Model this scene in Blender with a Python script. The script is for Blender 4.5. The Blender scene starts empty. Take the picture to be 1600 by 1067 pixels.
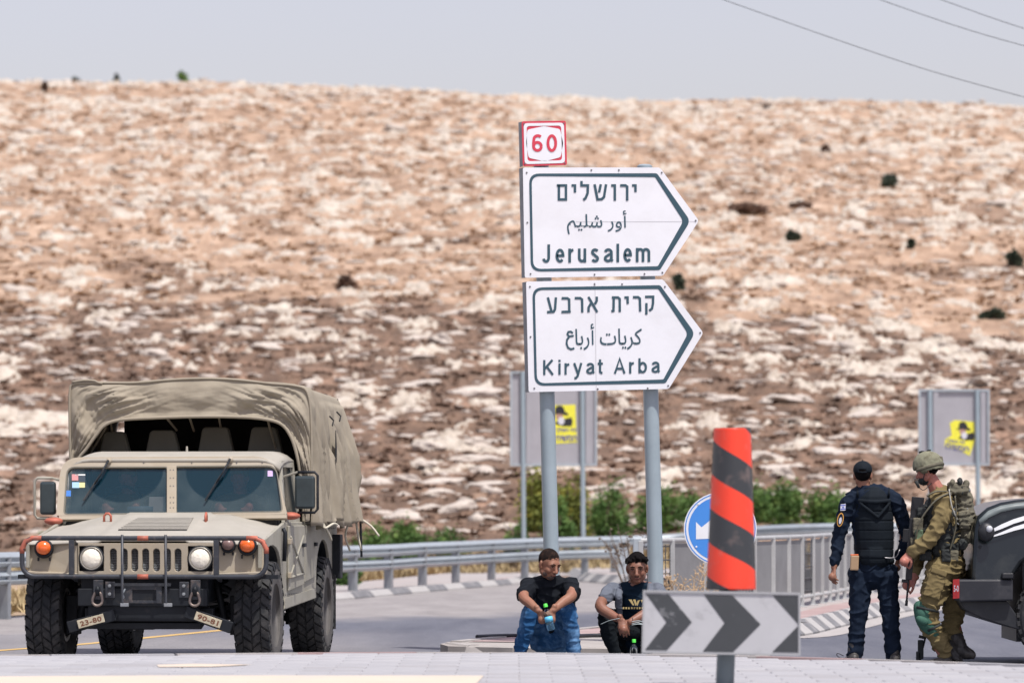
import bpy, math, random
import numpy as np
from mathutils import Vector, Matrix, Euler
random.seed(7); rng = np.random.default_rng(7)
SC = bpy.context.scene
COL = SC.collection
PI = math.pi

# ------------------------------------------------------------------ camera, light, exposure
F = 6900.0      # focal length of the photograph in pixels of its 1600 wide frame
EYE = 1.45      # eye height above the road
HY = 784        # row of the horizon in the photograph
cam = bpy.data.cameras.new('camera'); camo = bpy.data.objects.new('camera', cam); COL.objects.link(camo)
camo.location = (0, 0, EYE); camo.rotation_euler = (PI/2, 0, 0)
cam.sensor_width = 36; cam.lens = 36*F/1600; cam.shift_y = (HY-533.5)/1600
cam.clip_start = 0.5; cam.clip_end = 3000
cam.dof.use_dof = True; cam.dof.focus_distance = 40.5; cam.dof.aperture_fstop = 2.5
SC.camera = camo

SUN_AZ = math.radians(148)      # clockwise from +Y (the view direction): behind the camera, to the right
SUN_EL = math.radians(64)
w = bpy.data.worlds.new('World'); SC.world = w; w.use_nodes = True
nt = w.node_tree; nt.nodes.clear()
sky = nt.nodes.new('ShaderNodeTexSky'); sky.sky_type = 'NISHITA'; sky.sun_disc = False
sky.sun_elevation = SUN_EL; sky.sun_rotation = SUN_AZ; sky.air_density = 1.2; sky.dust_density = 3.0; sky.ozone_density = 1.5
sky.altitude = 600
hs = nt.nodes.new('ShaderNodeHueSaturation'); hs.inputs['Saturation'].default_value = 0.62; hs.inputs['Value'].default_value = 1.0
tint = nt.nodes.new('ShaderNodeMix'); tint.data_type = 'RGBA'; tint.blend_type = 'MULTIPLY'; tint.inputs[0].default_value = 1
tint.inputs[7].default_value = (0.95, 0.84, 0.88, 1)
bg = nt.nodes.new('ShaderNodeBackground'); bg.inputs['Strength'].default_value = 0.115
wo = nt.nodes.new('ShaderNodeOutputWorld')
nt.links.new(sky.outputs[0], hs.inputs['Color']); nt.links.new(hs.outputs[0], tint.inputs[6])
nt.links.new(tint.outputs[2], bg.inputs['Color']); nt.links.new(bg.outputs[0], wo.inputs['Surface'])
sl = bpy.data.lights.new('sun', 'SUN'); sl.energy = 3.0; sl.angle = math.radians(0.55); sl.color = (1.0, 0.955, 0.9)
so = bpy.data.objects.new('sun', sl); COL.objects.link(so)
sd = Vector((math.sin(SUN_AZ)*math.cos(SUN_EL), math.cos(SUN_AZ)*math.cos(SUN_EL), math.sin(SUN_EL)))
so.rotation_euler = sd.to_track_quat('Z', 'Y').to_euler(); so.location = (20, -20, 40)
SC.view_settings.view_transform = 'Standard'; SC.view_settings.look = 'None'
SC.view_settings.exposure = 0.6; SC.view_settings.gamma = 1; SC.view_settings.use_curve_mapping = False
SC.cycles.max_bounces = 6; SC.cycles.transparent_max_bounces = 8
SC.cycles.use_denoising = True

# ------------------------------------------------------------------ helpers
def P(px, py, Y):
    """The point at depth Y seen at pixel (px, py) of the photograph."""
    return Vector(((px-800)*Y/F, Y, EYE+(HY-py)*Y/F))
def G(px, py, z=0.0):
    """The point of the level z seen at pixel (px, py)."""
    Y = (EYE-z)*F/(py-HY); return Vector(((px-800)*Y/F, Y, z))

class MB:
    def __init__(s): s.v = []; s.f = []; s.mi = []
    def add(s, vs, fs, m=0):
        n = len(s.v); s.v += [tuple(p) for p in vs]; s.f += [tuple(i+n for i in f) for f in fs]; s.mi += [m]*len(fs); return s
    def box(s, c, d, rot=None, m=0, taper=None):
        c = Vector(c); R = Euler(rot).to_matrix() if rot is not None and not isinstance(rot, Matrix) else rot
        vs = []
        for z in (-.5, .5):
            k = 1 if (z < 0 or taper is None) else taper
            for x, y in ((-.5, -.5), (.5, -.5), (.5, .5), (-.5, .5)):
                q = Vector((x*d[0]*k, y*d[1]*k, z*d[2]))
                vs.append(c + (R @ q if R is not None else q))
        return s.add(vs, [(0, 3, 2, 1), (4, 5, 6, 7), (0, 1, 5, 4), (1, 2, 6, 5), (2, 3, 7, 6), (3, 0, 4, 7)], m)
    def tube(s, pts, r, n=8, m=0, closed=False, cap=True, flat=1.0, up=None):
        pts = [Vector(p) for p in pts]; N = len(pts)
        rs = r if isinstance(r, (list, tuple)) else [r]*N
        vs = []; prev = None
        for i, p in enumerate(pts):
            if closed: t = pts[(i+1) % N]-pts[i-1]
            else: t = pts[min(i+1, N-1)]-pts[max(i-1, 0)]
            if t.length < 1e-9: t = Vector((0, 0, 1))
            t.normalize()
            if prev is None:
                a = Vector(up) if up is not None else (Vector((0, 0, 1)) if abs(t.z) < .9 else Vector((1, 0, 0)))
            else: a = prev
            u = (a - t*a.dot(t))
            if u.length < 1e-6: u = t.orthogonal()
            u.normalize(); prev = u; v = t.cross(u)
            for k in range(n):
                an = 2*PI*k/n
                vs.append(p + u*math.cos(an)*rs[i] + v*math.sin(an)*rs[i]*flat)
        fs = []
        for i in range(N if closed else N-1):
            j = (i+1) % N
            for k in range(n):
                l = (k+1) % n
                fs.append((i*n+k, i*n+l, j*n+l, j*n+k))
        if cap and not closed:
            fs.append(tuple(reversed(range(n)))); fs.append(tuple((N-1)*n+k for k in range(n)))
        return s.add(vs, fs, m)
    def lathe(s, prof, c=(0, 0, 0), axis='Z', n=24, m=0, rot=None):
        """prof: (radius, height) pairs"""
        vs = []; fs = []; c = Vector(c)
        for (r, h) in prof:
            for k in range(n):
                a = 2*PI*k/n; x, y = r*math.cos(a), r*math.sin(a)
                q = {'Z': (x, y, h), 'X': (h, x, y), 'Y': (x, h, y)}[axis]
                q = Vector(q)
                if rot is not None: q = rot @ q
                vs.append(c+q)
        for i in range(len(prof)-1):
            for k in range(n):
                l = (k+1) % n; fs.append((i*n+k, i*n+l, (i+1)*n+l, (i+1)*n+k))
        if prof[0][0] > 1e-6: fs.append(tuple(reversed(range(n))))
        if prof[-1][0] > 1e-6: fs.append(tuple((len(prof)-1)*n+k for k in range(n)))
        if axis == 'Y': fs = [tuple(reversed(f)) for f in fs]
        return s.add(vs, fs, m)
    def prism(s, poly, d, m=0):
        """poly: 3-D outline, extruded by the vector d"""
        a = [Vector(p) for p in poly]; d = Vector(d); n = len(a)
        vs = a+[p+d for p in a]
        fs = [tuple(range(n)), tuple(reversed(range(n, 2*n)))]+[(i+n, (i+1) % n+n, (i+1) % n, i) for i in range(n)]
        return s.add(vs, fs, m)
    def ring(s, outer, inner, d, m=0):
        a = [Vector(p) for p in outer]; b = [Vector(p) for p in inner]; d = Vector(d); n = len(a)
        vs = a+b+[p+d for p in a]+[p+d for p in b]; fs = []
        for i in range(n):
            j = (i+1) % n
            fs += [(i, j, n+j, n+i), (2*n+i, 3*n+i, 3*n+j, 2*n+j), (i, 2*n+i, 2*n+j, j), (n+i, n+j, 3*n+j, 3*n+i)]
        return s.add(vs, fs, m)
    def grid(s, rows, m=0, close=False):
        nr = len(rows); nc = len(rows[0]); vs = [p for r in rows for p in r]; fs = []
        for i in range(nr-1):
            for j in range(nc if close else nc-1):
                k = (j+1) % nc; fs.append((i*nc+j, i*nc+k, (i+1)*nc+k, (i+1)*nc+j))
        return s.add(vs, fs, m)
    def ball(s, c, r, n=12, k=8, m=0, rot=None):
        r = Vector(r) if not isinstance(r, (int, float)) else Vector((r, r, r)); c = Vector(c)
        rows = []
        for i in range(k+1):
            a = PI*i/k; rows.append([])
            for j in range(n):
                b = 2*PI*j/n
                q = Vector((r.x*math.sin(a)*math.cos(b), r.y*math.sin(a)*math.sin(b), -r.z*math.cos(a)))
                if rot is not None: q = rot @ q
                rows[-1].append(c+q)
        return s.grid(rows, m, True)
    def mesh(s, name='mesh'):
        me = bpy.data.meshes.new(name); me.from_pydata(s.v, [], s.f); 
        if any(s.mi): me.polygons.foreach_set('material_index', s.mi)
        me.update(); return me

def fix_normals(me):
    import bmesh
    bm = bmesh.new(); bm.from_mesh(me); bmesh.ops.remove_doubles(bm, verts=bm.verts, dist=1e-6)
    bmesh.ops.recalc_face_normals(bm, faces=bm.faces); bm.to_mesh(me); bm.free()

def obj(name, mb, mat, parent=None, smooth=False, bevel=0, solid=0, kind=None, label=None, loc=None, fix=True, sub=0, angle=None):
    me = mb.mesh(name) if isinstance(mb, MB) else mb
    if fix and isinstance(mb, MB): fix_normals(me)
    mats = mat if isinstance(mat, (list, tuple)) else [mat]
    for q in mats: me.materials.append(q)
    o = bpy.data.objects.new(name, me); COL.objects.link(o)
    if parent: o.parent = parent
    if loc is not None: o.location = loc
    if solid:
        q = o.modifiers.new('solid', 'SOLIDIFY'); q.thickness = solid; q.offset = 0
    if sub:
        q = o.modifiers.new('sub', 'SUBSURF'); q.levels = sub; q.render_levels = sub
    if bevel:
        q = o.modifiers.new('bevel', 'BEVEL'); q.width = bevel; q.segments = 2; q.limit_method = 'ANGLE'; q.angle_limit = 0.6
    if smooth:
        me.polygons.foreach_set('use_smooth', [True]*len(me.polygons))
        if angle:
            me.update()
            try: me.set_sharp_from_angle(angle=angle)
            except Exception: pass
    if kind: o['kind'] = kind
    if label: o['label'] = label
    return o

def tag(o, label, cat, group=None):
    o['label'] = label; o['category'] = cat
    if group: o['group'] = group
    return o
def thing(name, label, cat, loc=(0, 0, 0), rot=(0, 0, 0), group=None):
    o = bpy.data.objects.new(name, None); COL.objects.link(o); o.location = loc; o.rotation_euler = rot
    o.empty_display_size = .2
    return tag(o, label, cat, group)
def copy_tree(o, parent=None):
    c = o.copy(); COL.objects.link(c)
    if parent: c.parent = parent
    for ch in list(o.children): copy_tree(ch, c)
    return c
def evalmesh(o):
    dg = bpy.context.evaluated_depsgraph_get(); return bpy.data.meshes.new_from_object(o.evaluated_get(dg))

# ---- noise
def perlin(x, y, seed=0):
    r = np.random.default_rng(seed); p = r.permutation(256); p = np.concatenate([p, p, p])
    g = r.uniform(0, 2*np.pi, 256); gx, gy = np.cos(g), np.sin(g)
    xi = np.floor(x).astype(int); yi = np.floor(y).astype(int); xf = x-xi; yf = y-yi
    u = xf**3*(xf*(xf*6-15)+10); v = yf**3*(yf*(yf*6-15)+10)
    def h(a, b, dx, dy):
        k = p[(p[a & 255]+(b & 255))]; return gx[k]*dx+gy[k]*dy
    a = h(xi, yi, xf, yf); b = h(xi+1, yi, xf-1, yf); c = h(xi, yi+1, xf, yf-1); d = h(xi+1, yi+1, xf-1, yf-1)
    return (a+(b-a)*u+(c-a)*v+(a-b-c+d)*u*v)*1.4
def fbm(x, y, seed=0, o=4, l=2.0, g=.5):
    t = 0; a = 1; n = 0
    for i in range(o):
        t = t+a*perlin(x, y, seed+i*17); n += a; x = x*l+3.1; y = y*l+1.7; a *= g
    return t/n
def sstep(a, b, x): t = np.clip((x-a)/(b-a), 0, 1); return t*t*(3-2*t)

# ------------------------------------------------------------------ materials
MATS = {}
def mat(name, col, rough=.6, metal=0, var=0.0, vscale=3.0, bump=0.0, bscale=30.0, spec=.5, stain=None, sscale=2.0, samt=.5, sthr=(.5, .7),
        aniso=(1, 1, 1), transmission=0, ior=1.45, alpha=1, emit=None, sheen=0, coat=0, coords='Object', bdist=.01):
    """Principled paint/stone/cloth with patchy variation (var), a second colour in stains and fine relief."""
    m = bpy.data.materials.new(name); m.use_nodes = True; MATS[name] = m
    t = m.node_tree; b = t.nodes['Principled BSDF']; L = t.links.new
    b.inputs['Roughness'].default_value = rough; b.inputs['Metallic'].default_value = metal
    b.inputs['Specular IOR Level'].default_value = spec
    b.inputs['Base Color'].default_value = (*col, 1)
    if transmission: b.inputs['Transmission Weight'].default_value = transmission; b.inputs['IOR'].default_value = ior
    if alpha < 1: b.inputs['Alpha'].default_value = alpha
    if sheen: b.inputs['Sheen Weight'].default_value = sheen
    if coat: b.inputs['Coat Weight'].default_value = coat; b.inputs['Coat Roughness'].default_value = .15
    if var or bump or stain:
        tc = t.nodes.new('ShaderNodeTexCoord'); mp = t.nodes.new('ShaderNodeMapping'); mp.inputs['Scale'].default_value = aniso
        L(tc.outputs[coords], mp.inputs['Vector'])
    cur = None
    if var:
        n = t.nodes.new('ShaderNodeTexNoise'); n.inputs['Scale'].default_value = vscale; n.inputs['Detail'].default_value = 6; n.inputs['Roughness'].default_value = .65
        L(mp.outputs[0], n.inputs['Vector'])
        r = t.nodes.new('ShaderNodeMapRange'); r.inputs[1].default_value = .25; r.inputs[2].default_value = .75
        r.inputs[3].default_value = 1-var; r.inputs[4].default_value = 1+var; L(n.outputs[0], r.inputs[0])
        mx = t.nodes.new('ShaderNodeMix'); mx.data_type = 'RGBA'; mx.blend_type = 'MULTIPLY'; mx.inputs[0].default_value = 1
        mx.inputs[6].default_value = (*col, 1); L(r.outputs[0], mx.inputs[7]); cur = mx.outputs[2]
    if stain:
        n = t.nodes.new('ShaderNodeTexNoise'); n.inputs['Scale'].default_value = sscale; n.inputs['Detail'].default_value = 7; n.inputs['Roughness'].default_value = .7
        n.inputs['Distortion'].default_value = .3
        L(mp.outputs[0], n.inputs['Vector'])
        r = t.nodes.new('ShaderNodeMapRange'); r.inputs[1].default_value = sthr[0]; r.inputs[2].default_value = sthr[1]
        r.inputs[3].default_value = 0; r.inputs[4].default_value = samt; L(n.outputs[0], r.inputs[0])
        mx = t.nodes.new('ShaderNodeMix'); mx.data_type = 'RGBA'
        L(r.outputs[0], mx.inputs[0]); mx.inputs[6].default_value = (*col, 1); mx.inputs[7].default_value = (*stain, 1)
        if cur: L(cur, mx.inputs[6])
        cur = mx.outputs[2]
    if cur: L(cur, b.inputs['Base Color'])
    if bump:
        n = t.nodes.new('ShaderNodeTexNoise'); n.inputs['Scale'].default_value = bscale; n.inputs['Detail'].default_value = 5
        L(mp.outputs[0], n.inputs['Vector'])
        bp = t.nodes.new('ShaderNodeBump'); bp.inputs['Strength'].default_value = bump; bp.inputs['Distance'].default_value = bdist
        L(n.outputs[0], bp.inputs['Height']); L(bp.outputs[0], b.inputs['Normal'])
    return m

galv = mat('galvanised steel', (.42, .47, .50), .45, .35, var=.12, vscale=5, bump=.1, bscale=60, stain=(.30, .31, .31), samt=.35)
galv_dark = mat('dull galvanised steel', (.27, .29, .31), .55, .3, var=.2, vscale=6, stain=(.2, .17, .14), samt=.3)
pole_paint = mat('grey blue post paint', (.30, .37, .41), .35, .1, var=.08, vscale=4)
sign_white = mat('white sign sheeting', (.80, .82, .86), .38, 0, var=.02, vscale=3, stain=(.60, .60, .60), sscale=1.8, samt=.35, sthr=(.45, .75))
sign_ink = mat('dark teal sign ink', (.035, .085, .115), .4)
sign_red = mat('red sign sheeting', (.62, .05, .085), .4, var=.05)
sign_blue = mat('blue sign sheeting', (.06, .26, .72), .4, var=.05)
sign_back = mat('grey sign back', (.36, .355, .38), .6, .1, var=.08, vscale=3)
bolt_m = mat('bolt steel', (.2, .2, .21), .4, .7)
yellow_m = mat('yellow poster paper', (.78, .74, .06), .6, var=.08, vscale=9)
black_m = mat('black print', (.02, .02, .025), .5)
white_m = mat('white paint', (.40, .39, .375), .6, var=.1, vscale=6, stain=(.4, .38, .36), sscale=3, samt=.6)
kblack_m = mat('black kerb paint', (.17, .17, .175), .6, var=.25, vscale=6, stain=(.4, .38, .36), sscale=3, samt=.6)
concrete_m = mat('pale concrete', (.38, .36, .345), .85, 0, var=.15, vscale=3, bump=.3, bscale=40, stain=(.3, .27, .25), samt=.5)
# ------------------------------------------------------------------ terrain
SLOPE = .160
def base_z(X, Y):
    """smooth hill without rocks"""
    t = Y-93.0
    ramp = np.where(t > 0, SLOPE*t, 0.0)
    ramp = ramp - np.where(t > 120, (t-120)**2*.0009, 0)
    ramp = np.where(t > 200, SLOPE*200-80**2*.0009-(t-200)*.02, ramp)
    lat = -.026*X*np.clip(t/170, 0, 1.3)
    und = 1.1*fbm(X/26, Y/30, 5, 3)*np.clip(t/60, 0, 1)
    verge = .02 + .48*sstep(86, 95, Y + X*.2)
    return verge + ramp + lat + und

def rockfield(X, Y):
    """1 on bedrock ledges, 0 on soil"""
    wx = X+.8*fbm(X/1.3, Y/1.3, 40, 2); wy = Y+1.2*fbm(X/2.2, Y/2.2, 41, 2)
    near_ = sstep(128, 104, Y)
    far_ = sstep(135, 175, Y)
    big = (fbm(wx/1.9, wy/3.2, 11, 4, 2.1, .6)*(1-far_)+far_*1.1*fbm(wx/1.25, wy/2.4, 13, 4, 2.1, .6))*(1-near_)+near_*1.15*fbm(wx/2.3, wy/4.2, 12, 4, 2.1, .5)                 # ledges
    sm = fbm(wx/.6, wy/1.5, 23, 4, 2.2, .65)
    cover = .22*fbm(X/14, Y/22, 61, 2) - .16*np.exp(-((Y-123+.10*X)/6.5)**2)*sstep(8, -6, X) + np.interp(Y, [90, 96, 108, 125, 150, 260], [-.30, -.22, -.125, -.115, -.14, -.13])
    n = big*.9+sm*(.55-.2*near_)+cover
    m = sstep(.02, .10, n)
    return m, n

def hill():
    NU, NV = 640, 900
    v = np.linspace(0, 1, NV); Yv = 82*(285/82)**v
    u = np.linspace(-1, 1, NU)
    Yg, Ug = np.meshgrid(Yv, u, indexing='ij')
    Xg = Ug*(Yg*.135+1.5)
    z = base_z(Xg, Yg)+ .0
    m, n = rockfield(Xg, Yg)
    fade = sstep(92, 98, Yg)
    m = m*fade
    lump = .06+.24*np.clip(fbm(Xg/3, Yg/3, 77, 2)+.45, 0, 1)
    crag = np.abs(fbm(Xg/.42, Yg/.5, 88, 4, 2.2, .6))
    steps = np.floor((n+.12*fbm(Xg/.5, Yg/.5, 93, 2))*9)/9
    z2 = z + m*(lump*.5 + .55*np.clip(steps, 0, .6) - .22*crag) + .035*fbm(Xg/.25, Yg/.25, 91, 2)*fade
    # cut low terraces along the contours
    terr = .22*(np.abs(perlin(Xg/9, Yg/1.7, 99))*2-.6)*fade
    z2 = z2+terr*.5
    me = bpy.data.meshes.new('hillside'); nv = NU*NV
    co = np.stack([Xg, Yg, z2], -1).reshape(-1, 3)
    idx = np.arange(nv).reshape(NV, NU)
    q = np.stack([idx[:-1, :-1], idx[:-1, 1:], idx[1:, 1:], idx[1:, :-1]], -1).reshape(-1, 4)
    me.vertices.add(nv); me.vertices.foreach_set('co', co.ravel())
    me.loops.add(q.size); me.loops.foreach_set('vertex_index', q.ravel())
    me.polygons.add(len(q)); me.polygons.foreach_set('loop_start', np.arange(len(q))*4)
    me.polygons.foreach_set('use_smooth', np.ones(len(q), bool))
    me.update(calc_edges=True)
    a = me.attributes.new('rock', 'FLOAT', 'POINT'); a.data.foreach_set('value', m.ravel())
    # dry zone: 0 dark brown burnt scrub low down, 1 tan grass above
    zone = sstep(-1.5, 2.5, Yg-(135+8*fbm(Xg/9, Yg/9, 31, 3)-.12*Xg) + 7*fbm(Xg/2.5, Yg/5, 32, 3))
    patch = sstep(.10, .3, fbm(Xg/7, Yg/9, 35, 3))*.4
    zone = np.clip(zone-patch*1.6*sstep(230, 150, Yg)+.75*sstep(.14, .30, fbm(Xg/5, Yg/7, 37, 4))*sstep(112, 98, Yg+6*fbm(Xg/6, Yg/6, 38, 2))*.9, 0, 1)
    # bare reddish earth at the foot
    a = me.attributes.new('zone', 'FLOAT', 'POINT'); a.data.foreach_set('value', zone.ravel())
    global HZ
    HZ = (Yv, NU, NV, z2, m, zone)
    return me

def hz(x, y):
    Yv, NU, NV, z2, m, zone = HZ
    i = int(np.clip(np.searchsorted(Yv, y), 0, NV-1)); u = x/(y*.135+1.5)
    j = int(np.clip(round((u+1)/2*(NU-1)), 0, NU-1)); return float(z2[i, j]), float(m[i, j]), float(zone[i, j])

def hill_mat():
    m = bpy.data.materials.new('limestone hillside'); m.use_nodes = True; t = m.node_tree; b = t.nodes['Principled BSDF']; L = t.links.new
    N = t.nodes.new
    b.inputs['Roughness'].default_value = .95; b.inputs['Specular IOR Level'].default_value = .15
    tc = N('ShaderNodeTexCoord')
    def noise(sc, det=5, rough=.6, scale=(1, .4, 1)):
        mp = N('ShaderNodeMapping'); mp.inputs['Scale'].default_value = scale; L(tc.outputs['Object'], mp.inputs[0])
        n = N('ShaderNodeTexNoise'); n.inputs['Scale'].default_value = sc; n.inputs['Detail'].default_value = det; n.inputs['Roughness'].default_value = rough
        L(mp.outputs[0], n.inputs['Vector']); return n.outputs[0]
    def ramp(src, *st):
        r = N('ShaderNodeValToRGB'); e = r.color_ramp.elements
        e[0].position, e[0].color = st[0][0], (*st[0][1], 1); e[1].position, e[1].color = st[-1][0], (*st[-1][1], 1)
        for p, c in st[1:-1]:
            q = e.new(p); q.color = (*c, 1)
        L(src, r.inputs[0]); return r.outputs[0]
    def mix(f, a, c):
        x = N('ShaderNodeMix'); x.data_type = 'RGBA'; L(f, x.inputs[0]); L(a, x.inputs[6]); L(c, x.inputs[7]); return x.outputs[2]
    ra = N('ShaderNodeAttribute'); ra.attribute_name = 'rock'; za = N('ShaderNodeAttribute'); za.attribute_name = 'zone'
    lowsoil = ramp(noise(1.6, 8, .7, (1, .35, 1)), (.30, (.095, .066, .050)), (.45, (.145, .098, .072)), (.56, (.205, .135, .095)), (.66, (.33, .215, .155)), (.78, (.42, .30, .22)))
    upsoil = ramp(noise(1.2, 8, .72, (1, .35, 1)), (.28, (.14, .092, .062)), (.42, (.28, .19, .132)), (.55, (.42, .295, .21)), (.70, (.55, .42, .32)))
    soil = mix(za.outputs['Fac'], lowsoil, upsoil)
    rock = ramp(noise(2.6, 8, .7), (.28, (.25, .205, .165)), (.42, (.40, .345, .285)), (.55, (.53, .475, .405)), (.75, (.62, .575, .50)))
    # break the rock edge with fine noise
    ad = N('ShaderNodeMath'); ad.operation = 'ADD'; L(ra.outputs['Fac'], ad.inputs[0])
    n2 = N('ShaderNodeMapRange'); n2.inputs[1].default_value = .3; n2.inputs[2].default_value = .7; n2.inputs[3].default_value = -.75; n2.inputs[4].default_value = .75
    L(noise(4.5, 8, .78), n2.inputs[0]); L(n2.outputs[0], ad.inputs[1])
    st = N('ShaderNodeMapRange'); st.inputs[1].default_value = .38; st.inputs[2].default_value = .6; L(ad.outputs[0], st.inputs[0])
    L(mix(st.outputs[0], soil, rock), b.inputs['Base Color'])
    bp = N('ShaderNodeBump'); bp.inputs['Strength'].default_value = .6; bp.inputs['Distance'].default_value = .08
    L(noise(7, 6, .65), bp.inputs['Height']); L(bp.outputs[0], b.inputs['Normal'])
    return m
hm = hill_mat()
hill_me = hill(); hill_me.materials.append(hm)
ho = bpy.data.objects.new('hillside', hill_me); COL.objects.link(ho); ho['kind'] = 'structure'

earth_m = mat('dry trodden earth', (.40, .29, .22), .95, var=.3, vscale=.8, bump=.4, bscale=12, spec=.15, stain=(.55, .47, .40), sscale=.6)
g = MB().add([(-900, -400, -.06), (900, -400, -.06), (900, 2200, -.06), (-900, 2200, -.06)], [(0, 1, 2, 3)])
obj('ground', g, earth_m, kind='structure', fix=False)

# ---- rocks
def rock_mesh(seed, sub=2, squash=.5):
    import bmesh
    r = random.Random(seed); bm = bmesh.new(); bmesh.ops.create_icosphere(bm, subdivisions=sub, radius=.5); from mathutils import noise as mn
    o = [r.uniform(0, 50) for _ in range(3)]
    planes = []
    for k in range(11):
        n = Vector((r.uniform(-1, 1), r.uniform(-1, 1), r.uniform(-.3, 1))).normalized(); planes.append((n, r.uniform(.22, .38)))
    for v in bm.verts:
        p = v.co.copy()
        for n, d in planes:
            k = p.dot(n)-d
            if k > 0: p -= n*k*.85
        f = 1+.16*math.sin(p.x*7+o[0])*math.sin(p.y*8+o[1])+.1*math.sin(p.z*13+p.x*9+o[2])
        p *= f*(1+.30*mn.noise(p*3.2+Vector(o))+.16*mn.noise(p*8+Vector(o))); v.co = Vector((p.x, p.y, p.z*squash))
    me = bpy.data.meshes.new('boulder'); bm.to_mesh(me); bm.free()
    me.polygons.foreach_set('use_smooth', [True]*len(me.polygons)); me.set_sharp_from_angle(angle=.55)
    return me
rock_m = mat('weathered limestone', (.52, .465, .41), .95, var=.22, vscale=3.5, bump=.7, bscale=9, spec=.15, stain=(.36, .31, .28), sscale=2.2, samt=.75, sthr=(.5, .66), bdist=.05)
rock_ms = [rock_mesh(i, 3, .42+.07*(i % 5)) for i in range(12)]
for q in rock_ms: q.materials.append(rock_m)
COLS = [(40, 'near the left edge'), (130, 'above the left truck mirror'), (215, 'above the roof, left half'), (300, 'above the truck roof centre'), (385, 'above the roof, right half'),
        (470, 'above the truck roof, right shoulder'), (560, 'just right of the truck canvas'), (640, 'between truck and signs, near truck'), (710, 'midway between truck and town signs'), (770, 'just left of the town signs'),
        (960, 'between the two tall sign poles'), (1065, 'just right of both sign poles'), (1150, 'above the striped marker'), (1230, 'right of the striped marker'), (1310, 'left of the man in the cap'), (1390, 'above the two standing men'), (1580, 'near the right edge of the view')]
ROWS = [(97.5, 'at the slope foot'), (101, 'just above the slope foot'), (105, 'low on the slope'), (110, 'on the lower slope'), (116, 'in the brown band'), (123, 'high in the brown band'), (132, 'topmost in the brown band')]
cells = {}; tries = 0; placed = []
while tries < 2600:
    tries += 1
    y = 95.5+40*random.random()**1.15; x = random.uniform(-1, 1)*(y*.118); s = random.uniform(.35, 1.05)*(1 if random.random() < .75 else 1.4)
    px = 800+x*F/y; ci = min(range(len(COLS)), key=lambda i: abs(COLS[i][0]-px)); ri = min(range(len(ROWS)), key=lambda i: abs(ROWS[i][0]-y))
    if any(abs(x-a)+abs(y-c)*.7 < (s+d)*.55 for a, c, d in placed): continue
    L_ = cells.setdefault((ci, ri), [])
    if len(L_) >= 2: continue
    L_.append((x, y, s)); placed.append((x, y, s))
for (ci, ri), L_ in sorted(cells.items()):
    L_.sort(key=lambda q: -q[2])
    for n_, (x, y, s) in enumerate(L_):
        z, m_, zn = hz(x, y); o = bpy.data.objects.new('boulder', random.choice(rock_ms)); COL.objects.link(o)
        o.scale = (s*random.uniform(.9, 1.6), s*random.uniform(.6, 1.0), s*random.uniform(.45, .8)); o.rotation_euler = (random.uniform(-.15, .15), random.uniform(-.12, .12), random.uniform(-.6, .6))
        o.location = (x, y, z-.02*s); size = ('larger' if n_ == 0 else 'smaller') if len(L_) > 1 else 'lone'
        tag(o, f'{size} pale boulder {ROWS[ri][1]}, {COLS[ci][1]}', 'boulder', 'pale boulders on the hillside')

def scatter(name, protos, n, place, material, kind='stuff', smooth=False):
    """many copies of a few tiny shapes joined into ONE object"""
    V = []; T = []; base = 0
    data = []
    for me in protos:
        me.calc_loop_triangles()
        v = np.empty(len(me.vertices)*3); me.vertices.foreach_get('co', v); t = np.empty(len(me.loop_triangles)*3, int); me.loop_triangles.foreach_get('vertices', t)
        data.append((v.reshape(-1, 3), t.reshape(-1, 3)))
    for i in range(n):
        pl = place(i)
        if pl is None: continue
        loc, sc, rot = pl; v, t = data[random.randrange(len(data))]
        c, s = math.cos(rot), math.sin(rot)
        q = v*np.array(sc); q = np.stack([q[:, 0]*c-q[:, 1]*s, q[:, 0]*s+q[:, 1]*c, q[:, 2]], -1)+np.array(loc)
        V.append(q); T.append(t+base); base += len(q)
    V = np.concatenate(V); T = np.concatenate(T)
    me = bpy.data.meshes.new(name); me.vertices.add(len(V)); me.vertices.foreach_set('co', V.ravel())
    me.loops.add(T.size); me.loops.foreach_set('vertex_index', T.ravel()); me.polygons.add(len(T)); me.polygons.foreach_set('loop_start', np.arange(len(T))*3)
    if smooth: me.polygons.foreach_set('use_smooth', np.ones(len(T), bool))
    me.update(calc_edges=True); me.materials.append(material)
    o = bpy.data.objects.new(name, me); COL.objects.link(o)
    if kind: o['kind'] = kind
    return o
def pl_stone(i):
    v = random.random(); y = 95*(268/95)**v; x = random.uniform(-1, 1)*(y*.13); z, m_, zn = hz(x, y)
    s = random.uniform(.08, .42)*(1+.006*(y-85))*(1.6 if random.random() < .1 else 1)
    return (x, y, z), (s*random.uniform(.8, 1.8), s*random.uniform(.6, 1.2), s*random.uniform(.4, .9)), random.uniform(-.6, .6)
small_ms = [rock_mesh(40+i, 1, .6) for i in range(8)]
o = scatter('stones', small_ms, 3600, pl_stone, rock_m, smooth=False)
tag(o, 'countless small pale limestones strewn over the whole hillside', 'stones')

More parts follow.
